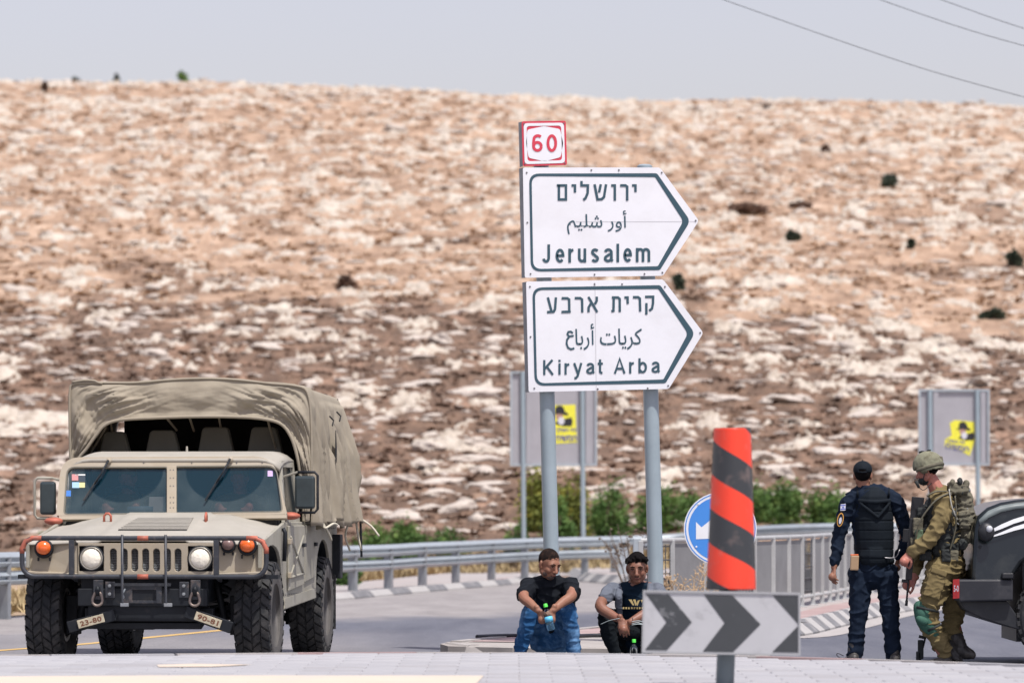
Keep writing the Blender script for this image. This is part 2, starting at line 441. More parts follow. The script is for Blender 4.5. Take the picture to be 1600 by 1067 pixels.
# ---- dry tufts and bushes
def tuft_mesh(seed, n=9, spread=.5, leaf=.09, h=.6):
    r = random.Random(seed); mb = MB()
    for i in range(n):
        a = r.uniform(0, 2*PI); d = Vector((math.cos(a)*r.uniform(.1, spread), math.sin(a)*r.uniform(.1, spread), h*r.uniform(.5, 1)))
        b = Vector((math.cos(a)*.12*r.random(), math.sin(a)*.12*r.random(), -.05)); w_ = Vector((-math.sin(a), math.cos(a), 0))*leaf
        mb.add([b-w_, b+w_, b+d*.6+w_*.7, b+d, b+d*.6-w_*.7], [(0, 1, 2, 3, 4)])
    return mb.mesh('tuft')
tufts = [tuft_mesh(i, 11) for i in range(6)]
brown_tuft = mat('brown dry scrub', (.185, .13, .10), .95, var=.35, vscale=1.2, spec=.1, stain=(.30, .20, .15), sscale=.5, samt=.8, sthr=(.42, .65))
straw_tuft = mat('straw coloured grass', (.47, .33, .22), .95, var=.3, vscale=1.5, spec=.1, stain=(.30, .20, .13), sscale=.9)
def pl_low(i):
    for _ in range(6):
        y = 93*(165/93)**random.random(); x = random.uniform(-1, 1)*(y*.13); z, m_, zn = hz(x, y)
        if m_ < .4 and zn < .6: break
    else: return None
    s = random.uniform(.2, .5); return (x, y, z-.05), (s*1.6, s, s*.42), random.uniform(0, 6)
def pl_up(i):
    for _ in range(6):
        y = 135*(268/135)**random.random(); x = random.uniform(-1, 1)*(y*.13); z, m_, zn = hz(x, y)
        if m_ < .5: break
    else: return None
    s = random.uniform(.2, .6); return (x, y, z-.05), (s*1.6, s, s*.45), random.uniform(0, 6)
tag(scatter('scrub', tufts, 8000, pl_low, brown_tuft), 'dense low brown scrub between the rocks of the lower slope', 'scrub')
tag(scatter('dry_grass', tufts, 9000, pl_up, straw_tuft), 'straw coloured dry grass between the rocks of the upper slope', 'dry grass')

def leaf_cloud(n, c, r, leaf, seed, flat=.9, droop=0):
    """leaf-sized quads through the volume of an ellipsoid made of clumps"""
    rr = np.random.default_rng(seed); c = np.array(c); r = np.array(r)
    nc = max(5, int(n/90)); cc = rr.normal(size=(nc, 3)); cc /= np.linalg.norm(cc, axis=1)[:, None]; cc *= rr.random((nc, 1))**.45*.8
    cc[:, 2] = np.abs(cc[:, 2])*1.0-.15
    k = rr.integers(0, nc, n); p = cc[k]+rr.normal(size=(n, 3))*.17
    p = p*r+c
    a = rr.uniform(0, 2*np.pi, n); t = rr.uniform(-.9, .9, n)
    ax = np.stack([np.cos(a), np.sin(a), t*.6], -1); b = np.stack([-np.sin(a)*t, np.cos(a)*t, np.ones(n)*.9], -1)
    ax /= np.linalg.norm(ax, axis=1)[:, None]; b /= np.linalg.norm(b, axis=1)[:, None]
    s = leaf*rr.uniform(.6, 1.3, (n, 1))
    V = np.stack([p-ax*s-b*s*.15, p-b*s*.55, p+ax*s, p+b*s*.55], 1).reshape(-1, 3)
    Q = np.arange(4*n).reshape(n, 4)
    me = bpy.data.meshes.new('leaves'); me.vertices.add(4*n); me.vertices.foreach_set('co', V.ravel()); me.loops.add(4*n); me.loops.foreach_set('vertex_index', Q.ravel())
    me.polygons.add(n); me.polygons.foreach_set('loop_start', np.arange(n)*4); me.update(calc_edges=True); return me
def leaf_mat(name, c1, c2, c3):
    m = bpy.data.materials.new(name); m.use_nodes = True; t = m.node_tree; b = t.nodes['Principled BSDF']; L = t.links.new
    b.inputs['Roughness'].default_value = .7; b.inputs['Specular IOR Level'].default_value = .25
    tc = t.nodes.new('ShaderNodeTexCoord'); n = t.nodes.new('ShaderNodeTexNoise'); n.inputs['Scale'].default_value = 3.2; n.inputs['Detail'].default_value = 4
    L(tc.outputs['Object'], n.inputs['Vector']); r = t.nodes.new('ShaderNodeValToRGB'); e = r.color_ramp.elements
    e[0].position = .32; e[0].color = (*c1, 1); e[1].position = .68; e[1].color = (*c3, 1); q = e.new(.5); q.color = (*c2, 1)
    L(n.outputs[0], r.inputs[0]); L(r.outputs[0], b.inputs['Base Color'])
    tr = t.nodes.new('ShaderNodeBsdfTranslucent'); L(r.outputs[0], tr.inputs['Color']); ms = t.nodes.new('ShaderNodeMixShader'); ms.inputs[0].default_value = .25
    L(b.outputs[0], ms.inputs[1]); L(tr.outputs[0], ms.inputs[2]); L(ms.outputs[0], t.nodes['Material Output'].inputs['Surface']); return m
green_leaf = leaf_mat('green shrub leaf', (.05, .095, .03), (.10, .19, .05), (.20, .30, .08))
yellow_leaf = leaf_mat('yellowing shrub leaf', (.10, .12, .03), (.20, .23, .05), (.42, .38, .07))
dark_leaf = leaf_mat('dark bush leaf', (.03, .045, .03), (.05, .065, .045), (.08, .095, .06))
rust_leaf = leaf_mat('rusty dry bush leaf', (.09, .06, .045), (.15, .095, .07), (.22, .14, .10))
wood_m = mat('dry twig wood', (.14, .10, .07), .9, var=.2)
def bush(name, label, c, r, n, leaf, m, seed, group=None):
    c = Vector(c); t = thing(name, label, 'bush' if name != 'tree' else 'tree', c, group=group)
    obj('foliage' if name != 'tree' else 'crown', leaf_cloud(n, (0, 0, r[2]*.35), r, leaf, seed), m, t)
    rr = random.Random(seed); mb = MB()
    for i in range(7):
        a = rr.uniform(0, 6.28); mb.tube([(0, 0, -.1), (math.cos(a)*r[0]*.3, math.sin(a)*r[1]*.3, r[2]*.4), (math.cos(a+.3)*r[0]*.65, math.sin(a+.3)*r[1]*.65, r[2]*.8)], [.03, .02, .008], 5)
    obj('stem' if name != 'tree' else 'trunk', mb, wood_m, t)
    return t
def ground_row(py, px):
    """depth where the smooth hill shows at that pixel"""
    Y = np.linspace(90, 275, 900); X = (px-800)*Y/F; row = HY-(base_z(X, Y)-EYE)*F/Y
    i = int(np.argmin(row > py)) if (row > py).any() else 0
    return float(Y[i])
# shrubs behind the rail: (px left, px right, py top, py bottom, Y, material, label)
sh = [
 (784, 832, 812, 846, 91, green_leaf, 'small green shrub left of the rear sign post, lowest of the row behind the rail', 'shrub'),
 (800, 872, 742, 846, 95, yellow_leaf, 'tall yellow green shrub behind the left grey sign back', 'shrub'),
 (862, 935, 748, 846, 94, yellow_leaf, 'loose yellowing shrub under the right edge of the grey sign back', 'shrub'),
 (840, 905, 790, 848, 92, green_leaf, 'dense green shrub behind the left sign pole', 'shrub'),
 (905, 990, 765, 832, 93, green_leaf, 'bright green shrub between the two tall sign poles', 'shrub'),
 (985, 1080, 775, 836, 95, green_leaf, 'green shrub behind the right sign pole', 'shrub'),
 (1040, 1110, 776, 832, 96, green_leaf, 'green shrub behind the round blue sign', 'shrub'),
 (1150, 1225, 768, 822, 96, green_leaf, 'green shrub just right of the striped marker', 'shrub'),
 (1190, 1262, 760, 824, 95, green_leaf, 'highest green shrub between the striped marker and the man in the cap', 'shrub'),
 (1245, 1335, 774, 824, 95, green_leaf, 'green shrub beside the left shoulder of the man in the cap', 'shrub'),
 (540, 625, 824, 862, 89, green_leaf, 'low green plant behind the rail beside the rear of the truck', 'shrub'),
 (600, 668, 820, 860, 90, green_leaf, 'low dark green plant behind the rail right of the truck', 'shrub'),
 (645, 735, 826, 862, 91, green_leaf, 'low green plant behind the rail where the row ends', 'shrub'),
 (44, 92, 820, 850, 78, green_leaf, 'green plant above the rail at the left of the truck hood', 'shrub'),
 (520, 570, 870, 905, 74, green_leaf, 'low green weed under the rail behind the truck wheel', 'shrub'),
]
for i, (x0, x1, y0, y1, Y, m_, lab, nm) in enumerate(sh):
    c = P((x0+x1)/2, y1, Y); rx = (x1-x0)/2*Y/F*.92; rz = (y1-y0)*Y/F
    gz = max(0.02, float(base_z(np.array(c.x), np.array(float(Y)))))
    bush(nm, lab, (c.x, Y, min(c.z, gz)), (rx*1.08, rx*.8, rz*1.02+max(0, c.z-gz)*.8), 3000 if rz > .5 else 1600, .045, m_, 100+i)
for i, (px, py, wpx, hpx, m_, lab) in enumerate([
 (1389, 292, 30, 26, dark_leaf, 'dark round bush standing alone on the upper right slope'),
 (1239, 377, 22, 17, dark_leaf, 'small dark bush on the slope right of the upper town sign'),
 (1583, 416, 28, 22, dark_leaf, 'dark bush on the slope at the right edge of the view'),
 (1424, 390, 14, 15, dark_leaf, 'tiny grey bush right of the middle of the slope'),
 (1552, 497, 40, 14, dark_leaf, 'flat grey green bush low on the right slope'),
 (1168, 334, 74, 20, rust_leaf, 'wide rust brown thicket on the slope beside the upper sign point'),
 (1250, 326, 34, 12, rust_leaf, 'small brown thicket right of the wide rusty one'),
 (1060, 452, 18, 24, dark_leaf, 'greyish bush peeping out right of the gap between the town signs'),
 (540, 452, 40, 18, rust_leaf, 'brown thicket on the slope high above the rear of the truck'),
 (1292, 240, 18, 12, rust_leaf, 'small rusty bush high on the slope below the ridge at right'),
 (70, 145, 12, 14, rust_leaf, 'brown bush just below the ridge near the left edge'),
]):
    Y = ground_row(py, px); X = (px-800)*Y/F; z = hz(X, Y)[0]
    bush('bush', lab, (X, Y, z), (wpx/2*Y/F, wpx/2*Y/F*.8, hpx*Y/F*.85), 700, .10, m_, 300+i)
for i, (px, py, wpx, hpx, lab) in enumerate([(287, 137, 22, 24, 'small round green tree on the skyline, the largest on the ridge'), (120, 128, 14, 13, 'tiny grey green tree on the ridge at far left'),
                                            (182, 132, 8, 12, 'thin little tree on the ridge between its two neighbours')]):
    Y = 243.0; X = (px-800)*Y/F
    Ys = np.linspace(150, 275, 400); el = np.array([(hz(X*y/Y, y)[0]-EYE)/y for y in Ys]); Y = float(Ys[el.argmax()])+.5; X = (px-800)*Y/F
    bush('tree', lab, (X, Y, hz(X, Y-.5)[0]-.1), (wpx/2*Y/F, wpx/2*Y/F, hpx*Y/F*.8), 500, .13, green_leaf if i == 0 else dark_leaf, 400+i)

# dry grass along the foot of the rail
def pl_verge(i):
    y = random.uniform(71.5, 84); x = random.uniform(-.125*y, .03*y)
    if y + x*-.25 < 72.5-.0: pass
    s = random.uniform(.12, .34); z = float(base_z(np.array(x), np.array(y)))
    return (x, y, z-.02), (s, s, s*1.3), random.uniform(0, 6)
VEDGE = [(-30, 40), (-7.5, 50), (-6.3, 56), (-4.9, 64), (-2.6, 78), (-1.2, 86)]
verge_m = mat('dry verge earth', (.36, .27, .19), .95, var=.35, vscale=1.3, bump=.4, bscale=15, spec=.1, stain=(.22, .19, .10), sscale=.9)
verge_tuft = mat('verge grass', (.42, .33, .19), .95, var=.35, vscale=2, spec=.1, stain=(.25, .23, .10), sscale=1.3)

# ------------------------------------------------------------------ roads and pavements
def sheet(name, pts, z, m, kind='structure', n=None):
    vs = [(p[0], p[1], z) for p in pts]; mb = MB().add(vs, [tuple(range(len(vs)))])
    return obj(name, mb, m, kind=kind)
def asphalt():
    m = bpy.data.materials.new('asphalt with worn lanes'); m.use_nodes = True; t = m.node_tree; b = t.nodes['Principled BSDF']; L = t.links.new; N = t.nodes.new
    b.inputs['Roughness'].default_value = .72; b.inputs['Specular IOR Level'].default_value = .35
    tc = N('ShaderNodeTexCoord'); sp = N('ShaderNodeSeparateXYZ'); L(tc.outputs['Object'], sp.inputs[0])
    def noise(sc, det, scale=(1, 1, 1), rough=.6):
        mp = N('ShaderNodeMapping'); mp.inputs['Scale'].default_value = scale; L(tc.outputs['Object'], mp.inputs[0])
        n = N('ShaderNodeTexNoise'); n.inputs['Scale'].default_value = sc; n.inputs['Detail'].default_value = det; n.inputs['Roughness'].default_value = rough; L(mp.outputs[0], n.inputs['Vector']); return n.outputs[0]
    def math_(op, a, c):
        q = N('ShaderNodeMath'); q.operation = op
        for i, v in ((0, a), (1, c)):
            if isinstance(v, (int, float)): q.inputs[i].default_value = v
            else: L(v, q.inputs[i])
        return q.outputs[0]
    # dusty where y > 57 + 1.6 x (the shoulder under the far kerb)
    e = math_('SUBTRACT', sp.outputs[1], math_('MULTIPLY', sp.outputs[0], 1.5)); e = math_('ADD', e, math_('MULTIPLY', noise(.35, 4, (1, .4, 1)), 7.0))
    dust = N('ShaderNodeMapRange'); dust.inputs[1].default_value = 59.3; dust.inputs[2].default_value = 61.5; L(e, dust.inputs[0])
    right = N('ShaderNodeMapRange'); right.inputs[1].default_value = 2.4; right.inputs[2].default_value = 1.6; L(sp.outputs[0], right.inputs[0])
    dust = math_('MULTIPLY', dust.outputs[0], right.outputs[0])
    near = N('ShaderNodeMapRange'); near.inputs[1].default_value = 52; near.inputs[2].default_value = 46; 
    L(math_('SUBTRACT', math_('ADD', sp.outputs[1], math_('MULTIPLY', noise(.4, 4, (1, .4, 1)), 6)), math_('MULTIPLY', sp.outputs[0], -.9)), near.inputs[0])
    lft = N('ShaderNodeMapRange'); lft.inputs[1].default_value = -.4; lft.inputs[2].default_value = -2.0; L(sp.outputs[0], lft.inputs[0])
    near = math_('MULTIPLY', math_('MULTIPLY', near.outputs[0], lft.outputs[0]), .6)
    dust = math_('MAXIMUM', dust, near)
    r = N('ShaderNodeValToRGB'); els = r.color_ramp.elements; els[0].position = .3; els[0].color = (.082, .088, .112, 1); els[1].position = .7; els[1].color = (.155, .160, .185, 1)
    L(noise(1.2, 8, (1, .12, 1), .7), r.inputs[0])
    r2 = N('ShaderNodeValToRGB'); els = r2.color_ramp.elements; els[0].position = .3; els[0].color = (.22, .205, .20, 1); els[1].position = .7; els[1].color = (.33, .31, .30, 1)
    L(noise(1.7, 8, (1, .3, 1), .7), r2.inputs[0])
    mx = N('ShaderNodeMix'); mx.data_type = 'RGBA'; L(dust, mx.inputs[0]); L(r.outputs[0], mx.inputs[6]); L(r2.outputs[0], mx.inputs[7])
    g2 = N('ShaderNodeMapRange'); g2.inputs[1].default_value = .3; g2.inputs[2].default_value = .7; g2.inputs[3].default_value = .75; g2.inputs[4].default_value = 1.3; L(noise(38, 3), g2.inputs[0])
    m2 = N('ShaderNodeMix'); m2.data_type = 'RGBA'; m2.blend_type = 'MULTIPLY'; m2.inputs[0].default_value = 1; L(mx.outputs[2], m2.inputs[6]); L(g2.outputs[0], m2.inputs[7])
    L(m2.outputs[2], b.inputs['Base Color'])
    bp = N('ShaderNodeBump'); bp.inputs['Strength'].default_value = .5; bp.inputs['Distance'].default_value = .01; L(noise(60, 4), bp.inputs['Height']); L(bp.outputs[0], b.inputs['Normal'])
    return m
asph = asphalt()
sheet('road', [(-60, 30), (60, 30), (60, 84), (14, 86), (-60, 86)], 0, asph)
paveA_m = mat('pale dusty pavement', (.36, .335, .325), .9, var=.15, vscale=2, bump=.3, bscale=20, stain=(.45, .33, .28), sscale=.8, samt=.5)
pink_m = mat('faded pink pavement edge', (.36, .26, .25), .9, var=.2, vscale=3, stain=(.42, .40, .38), sscale=1.5)

def slab(name, pts, z0, z1, m):
    mb = MB().prism([(p[0], p[1], z1) for p in pts], (0, 0, z0-z1)); return obj(name, mb, m, kind='structure')
def resample(pts, step):
    pts = [Vector(p) for p in pts]; out = [pts[0]]; acc = 0
    for a, b in zip(pts, pts[1:]):
        l = (b-a).length; d = step-acc
        while d <= l:
            out.append(a+(b-a)*d/l); d += step
        acc = (acc+l) % step
    return out
def smooth_path(pts, n=8):
    """Catmull-Rom"""
    pts = [Vector(p) for p in pts]; out = []
    for i in range(len(pts)-1):
        p0 = pts[max(i-1, 0)]; p1 = pts[i]; p2 = pts[i+1]; p3 = pts[min(i+2, len(pts)-1)]
        for k in range(n):
            t = k/n; out.append(.5*((2*p1)+(-p0+p2)*t+(2*p0-5*p1+4*p2-p3)*t*t+(-p0+3*p1-3*p2+p3)*t**3))
    out.append(pts[-1]); return out
def offset_path(path, d):
    out = []
    for i, p in enumerate(path):
        t = (path[min(i+1, len(path)-1)]-path[max(i-1, 0)]).normalized(); out.append(p+Vector((-t.y, t.x, 0))*d)
    return out
def kerb(parent, path, z, h, wd, mats, L=1.0, lean=.05, start=0, flip=1):
    """a row of kerb stones along a path; the road lies on the left of the walking direction when flip is 1"""
    pts = resample(path, L)
    for i in range(len(pts)-1):
        a, b = pts[i], pts[i+1]; d = (b-a).normalized(); nrm = Vector((-d.y, d.x, 0))*flip; a2 = a+d*.008; b2 = b-d*.008
        prof = [(0, -.05), (wd, -.05), (wd, h), (lean+.02, h), (lean, h-.02), (0, .02)]
        A = [a2-nrm*q[0]+Vector((0, 0, q[1]+z)) for q in prof]; B = [b2-nrm*q[0]+Vector((0, 0, q[1]+z)) for q in prof]
        n = len(prof); mb = MB().add(A+B, [tuple(range(n)), tuple(reversed(range(n, 2*n)))]+[(k+n, (k+1) % n+n, (k+1) % n, k) for k in range(n)])
        obj('kerb_stone', mb, mats[(i+start) % len(mats)], parent)

vm = MB().add([(x, y, .012) for x, y in VEDGE]+[(x-26, y+1, .25) for x, y in VEDGE], [(i, i+1, i+7, i+6) for i in range(5)])
obj('verge', vm, verge_m, kind='structure')
vm = MB().add([(-14, 88.2, .03), (12, 88.2, .03), (14, 86, .0), (-14, 86, 0)], [(0, 1, 2, 3)])
def pl_verge(i):
    if random.random() < .35:
        t = random.random()**.7; y = 52+t*36; x = np.interp(y, [50, 56, 64, 78, 88], [-7.2, -6.1, -4.8, -2.5, -1.0])-.3-random.random()*4*(.3+t); z = .01
    else:
        y = random.uniform(86.5, 92.5); x = random.uniform(-.125*y, .125*y); z = float(base_z(np.array(x), np.array(y)))-.02
    s = random.uniform(.12, .36); return (x, y, z), (s, s, s*1.2), random.uniform(0, 6)
tag(scatter('verge_grass', tufts, 5000, pl_verge, verge_tuft), 'dry yellow grass along the foot of the slope behind the rail', 'grass')
# pavement with the far kerb behind the truck
A_edge = smooth_path([G(380, 944), G(470, 940), G(545, 936), G(600, 931), G(700, 922), G(790, 914), G(832, 908.5), G(848, 904)], 6)
pA = slab('pavement', [(p.x, p.y) for p in reversed(offset_path(A_edge, .14))]+[(-3.6, 71), (-1.0, 88.5), (2.5, 88.5)], -.05, .055, paveA_m)
kerb(pA, A_edge, 0, .10, .18, [white_m, kblack_m], 1.3, .06, flip=-1)
# pavement with the fence on the right, its kerb painted black and white
B_edge = smooth_path([G(880, 897), G(900, 907), G(940, 911), G(985, 916), G(1020, 935), G(1050, 962), G(1110, 985), G(1185, 995), G(1255, 993), G(1320, 978), G(1420, 955), G(1640, 925)], 8)
pB = slab('pavement', [(p.x, p.y) for p in reversed(offset_path(B_edge, .20))]+[(2.45, 88.5), (13, 88)], -.05, .145, paveA_m)
kerb(pB, B_edge, 0, .155, .22, [kblack_m, white_m], .55, .14, flip=-1)
# paint the pink strip behind that kerb
def strip(name, path, d0, d1, z, m, kind='structure'):
    a = offset_path(path, d0); b = offset_path(path, d1); ok = [0]
    for i in range(1, len(path)):          # drop the rows that would fold over each other
        d = path[i]-path[ok[-1]]
        if (a[i]-a[ok[-1]]).dot(d) > .02*d.length and (b[i]-b[ok[-1]]).dot(d) > .02*d.length: ok.append(i)
    a = [a[i] for i in ok]; b = [b[i] for i in ok]
    mb = MB().grid([[(p.x, p.y, z) for p in a], [(p.x, p.y, z) for p in b]]); return obj(name, mb, m, kind=kind)
strip('pavement_edge', B_edge[20:], .24, .62, .150, pink_m)
strip('pavement_edge', A_edge[12:-4], .22, .6, .060, pink_m)
# fine pale gutter line in front of the right kerb
strip('gutter', B_edge[36:], -.34, -.02, .005, concrete_m)
# yellow line
yl = mat('faded yellow road paint', (.62, .40, .12), .8, var=.2, vscale=4, stain=(.25, .23, .22), sscale=3, samt=.6)
strip('yellow_line', smooth_path([G(-60, 1021), G(0, 1016), G(120, 1007), G(230, 996), G(345, 984.5), G(420, 977)], 6), -.07, .07, .004, yl)

# median on which the two men sit
med = [G(688, 1003, .12)+Vector((0, 0, 0)), G(700, 1006.5, .12), G(800, 1009, .12), G(1000, 1011, .12), G(1170, 1012, .12), G(1205, 1004, .12), G(1195, 990, .12), G(1080, 978, .12), G(985, 975, .12), G(930, 977, .12), G(800, 990, .12), G(700, 1000, .12)]
med_m = mat('dusty median concrete', (.35, .325, .305), .9, var=.18, vscale=2.5, bump=.3, bscale=25, stain=(.30, .27, .25), sscale=1.6, samt=.5)
mI = slab('median', [(p.x, p.y) for p in med], -.05, .105, med_m)
kerb(mI, [Vector((p.x, p.y, 0)) for p in smooth_path(med+[med[0]], 4)], 0, .12, .16, [concrete_m], .9, .03, flip=-1)
strip('median_edge', smooth_path([Vector((p.x, p.y, 0)) for p in med[7:]], 3), .2, .7, .112, pink_m)
mb = MB(); cr = smooth_path([G(745, 996, .112), G(800, 994.5, .112), G(870, 996, .112), G(940, 994, .112), G(1010, 997, .112)], 5)
for a, b in zip(cr, cr[1:]): mb.tube([a+Vector((0, 0, .01)), b+Vector((0, 0, .01))], .022, 5)
tag(obj('dark_line', mb, black_m), 'thin dark line across the median behind the seated men', 'cable')  # black tube drawn for the dark line across the median

# ---- paved island in the foreground
IZ = .235
edge_px = [(-120, 1023), (0, 1022), (300, 1020), (560, 1017.5), (760, 1017.5), (960, 1019.5), (1250, 1025), (1450, 1031), (1600, 1037), (1720, 1040)]
edge = [G(x, y, IZ) for x, y in edge_px]
base_m = mat('sand joints', (.35, .345, .355), .95, var=.2, vscale=8)
isl = slab('paved_island', [(p.x, p.y) for p in edge]+[(9, 22), (-9, 22)], -.06, IZ-.02, base_m)
pav_m = [mat('concrete paver %d' % i, c, .85, var=.10, vscale=1.5, bump=.25, bscale=60, stain=(c[0]*.78, c[1]*.77, c[2]*.76), sscale=.8, samt=.5, coords='Generated') for i, c in
         enumerate([(.37, .37, .385), (.35, .35, .365), (.39, .39, .40), (.335, .33, .34)])]
def paver_mesh(m, w_, d_):
    mb = MB(); b_ = .006; h = .05
    lo = [(-w_/2, -d_/2), (w_/2, -d_/2), (w_/2, d_/2), (-w_/2, d_/2)]; hi = [(x*(1-2*b_/w_), y*(1-2*b_/d_)) for x, y in lo]
    mb.add([(x, y, -h) for x, y in lo]+[(x, y, -b_) for x, y in lo]+[(x, y, 0) for x, y in hi],
           [(0, 1, 5, 4), (1, 2, 6, 5), (2, 3, 7, 6), (3, 0, 4, 7), (4, 5, 9, 8), (5, 6, 10, 9), (6, 7, 11, 10), (7, 4, 8, 11), (8, 9, 10, 11)])
    me = mb.mesh('paver'); me.materials.append(m); return me
PW, PD = .45, .30
pms = [paver_mesh(m, PW-.005, PD-.005) for m in pav_m]
def edge_y(x):
    for a, b in zip(edge, edge[1:]):
        if a.x <= x <= b.x: return a.y+(b.y-a.y)*(x-a.x)/(b.x-a.x)
    return 33
cand = []
j = 0; y = 29.45
while y < 36:
    off = (j % 2)*PW/2; x = -4.9+off
    while x < 4.9:
        ey = min(edge_y(x-PW/2), edge_y(x+PW/2))
        if y+PD/2 < ey-.16: cand.append((x, y))
        x += PW
    y += PD; j += 1
cand.sort(key=lambda p: p[1]+abs(p[0])*.05)
for (x, y) in cand[:300]:
    o = bpy.data.objects.new('paver', random.choices(pms, [5, 4, 2, 2])[0]); COL.objects.link(o); o.parent = isl
    o.location = (x, y, IZ+random.uniform(-.0012, .0008)); o.rotation_euler = (random.gauss(0, .0015), random.gauss(0, .0015), random.gauss(0, .004))
if len(cand) > 300 or True:
    rest = cand[300:]
    # the part of the island nearer than the frame, and whatever lies past the 300th paver
    yy = 22.15
    while yy < 29.3:
        xx = -8.4
        while xx < 8.4: rest.append((xx, yy)); xx += PW
        yy += PD
    it = iter(rest)
    o = scatter('pavers', [pms[0]], len(rest), lambda i: ((rest[i][0], rest[i][1], IZ-.001), (1, 1, 1), 0), pav_m[0]); o.parent = isl
kerb(isl, [Vector((p.x, p.y, 0)) for p in edge], IZ-.12, .12, .14, [concrete_m, pav_m[2], concrete_m, pink_m], 1.0, .02, flip=1)
cream = mat('cream painted band', (.60, .51, .41), .8, var=.06, vscale=3, stain=(.5, .48, .46), sscale=2, samt=.6, sthr=(.52, .66))
def band(pts): sheet('painted_band', [(q.x, q.y) for q in [G(x, y, IZ+.004) for x, y in pts]], IZ+.004, cream)
band([(-120, 1056.5), (250, 1054.5), (756, 1054.5), (740, 1072), (-140, 1072)])
band([(245, 1037.8), (300, 1036.2), (395, 1037.5), (330, 1041), (248, 1041.5)])
# ------------------------------------------------------------------ guard rail
def path_world(pts, n=6):
    return smooth_path([P(x, y, Y) for x, y, Y in pts], n)
top_px = [(-160, 861, 48), (-40, 862, 53), (0, 863, 54.5), (250, 858, 61), (420, 856, 66), (540, 853, 69), (605, 851, 71), (657, 848, 73), (710, 846, 75), (766, 843.5, 77.5), (830, 841, 79.5), (900, 839, 81), (970, 837.5, 82),
          (1050, 834, 82.5), (1120, 827, 82), (1180, 822, 81), (1250, 819, 80), (1310, 817.5, 79.5), (1420, 817, 79), (1660, 818, 79)]
gr = thing('guardrail', 'long galvanised double guardrail curving along the far kerb behind the seated men', 'guardrail', P(605, 924, 71))
O = gr.location.copy()
def beam(name, path, h, drop, parent, O, mat_=galv, depth=.075):
    """folded steel beam: a W profile swept along the path; its top edge lies on the path"""
    prof = [(0, 0), (-.6, -.12), (-1, -.3), (-.35, -.45), (-.35, -.55), (-1, -.7), (-.6, -.88), (0, -1)]
    rows = []
    for i, p in enumerate(path):
        t = (path[min(i+1, len(path)-1)]-path[max(i-1, 0)]); t.z = 0; t.normalize(); nrm = Vector((t.y, -t.x, 0))
        rows.append([p-O+nrm*(-q[0])*depth+Vector((0, 0, q[1]*h-drop)) for q in prof])
    o = obj(name, MB().grid(rows), mat_, parent, solid=.012, smooth=True, angle=.5); return o
tp = path_world(top_px, 5)
beam('beam', tp, .185, 0, gr, O)
beam('beam', path_world([(x, y, Y) for x, y, Y in top_px[:12]]+[(958, 838, 81.8)], 5), .165, .235, gr, O)
def post(parent, base, top, w_=.12, d_=.07, m=galv_dark, name='post', ang=0):
    c = (base+top)/2-O; h = (top-base).length
    mb = MB(); R = Euler((0, 0, ang)).to_matrix()
    for off, dim in (((0, -d_/2, 0), (w_, .012, h)), ((-w_/2, 0, 0), (.012, d_, h)), ((w_/2, 0, 0), (.012, d_, h))):
        mb.box(c+R @ Vector(off), dim, R)
    obj(name, mb, m, parent)
def at_x(path, px):
    for a, b in zip(path, path[1:]):
        xa = 800+a.x*F/a.y; xb = 800+b.x*F/b.y
        if xa <= px <= xb: return a+(b-a)*((px-xa)/(xb-xa+1e-9))
    return path[-1]
for px in (-90, 4, 92, 165, 235, 300, 360, 415, 465, 508, 549, 605, 658, 710, 766, 818, 866, 912, 958):
    t = at_x(tp, px); b = Vector((t.x, t.y, .0)); post(gr, b+Vector((.02, .07, -.05)), t+Vector((.02, .07, -.05)), .125 if px < 700 else .11, ang=-.5)
for px in (1030, 1105, 1180, 1255, 1330, 1420, 1500, 1580):
    t = at_x(tp, px); post(gr, Vector((t.x, t.y+.08, .1)), t+Vector((0, .08, -.06)), .11)
# end post where the lower beam stops
e = P(975, 848, 79.5); mb = MB(); mb.box(((e.x-O.x), 79.5-O.y, (e.z+.1)/2-O.z), (.19, .05, e.z-.1)); mb.lathe([(0, -.025), (.095, -.025), (.095, .025), (0, .025)], (e.x-O.x, 79.5-O.y, e.z-O.z), 'Y', 16)
for k in range(3): mb.ball((e.x-O.x, 79.46-O.y, e.z-.08-.14*k-O.z), .018, 8, 5, m=1)
obj('end_plate', mb, [galv, bolt_m], gr, bevel=.01)
e2 = P(1003, 852, 77)
mb = MB(); mb.tube([P(992, 850, 78.5)-O, P(1003, 855, 78)-O, P(1025, 850, 77)-O, P(1034, 856, 77)-O], .05, 8); obj('end_loop', mb, galv, gr, smooth=True)

# ------------------------------------------------------------------ pedestrian fence on the right pavement
fx = [(1001, 49.0), (1060, 50.0), (1120, 51.0), (1200, 53), (1264, 55.6), (1310, 58.8), (1360, 63), (1430, 68), (1520, 73)]
fpath = smooth_path([Vector(((x-800)*Y/F, Y, .15)) for x, Y in fx], 8)
fence_m = mat('whitish painted fence steel', (.40, .41, .41), .5, .1, var=.12, vscale=5, stain=(.30, .28, .27), samt=.4)
panel_m = mat('grey fence sheet', (.215, .22, .225), .6, .1, var=.14, vscale=1.6, stain=(.15, .15, .155), sscale=1.1, samt=.6)
wire_m = mat('dark fence wire', (.10, .105, .11), .5, .4)
fe = thing('fence', 'grey pedestrian fence of white posts and sheet panels along the right pavement', 'fence', fpath[0])
FO = fe.location.copy(); pts = resample(fpath, .92); H = .87
pts = [p-FO for p in pts]
mb = MB(); mb.tube([p+Vector((0, 0, H)) for p in pts], .028, 8); obj('top_rail', mb, fence_m, fe, smooth=True)
mb = MB(); mb.tube([p+Vector((0, 0, .115)) for p in pts], .024, 8); obj('bottom_rail', mb, fence_m, fe, smooth=True)
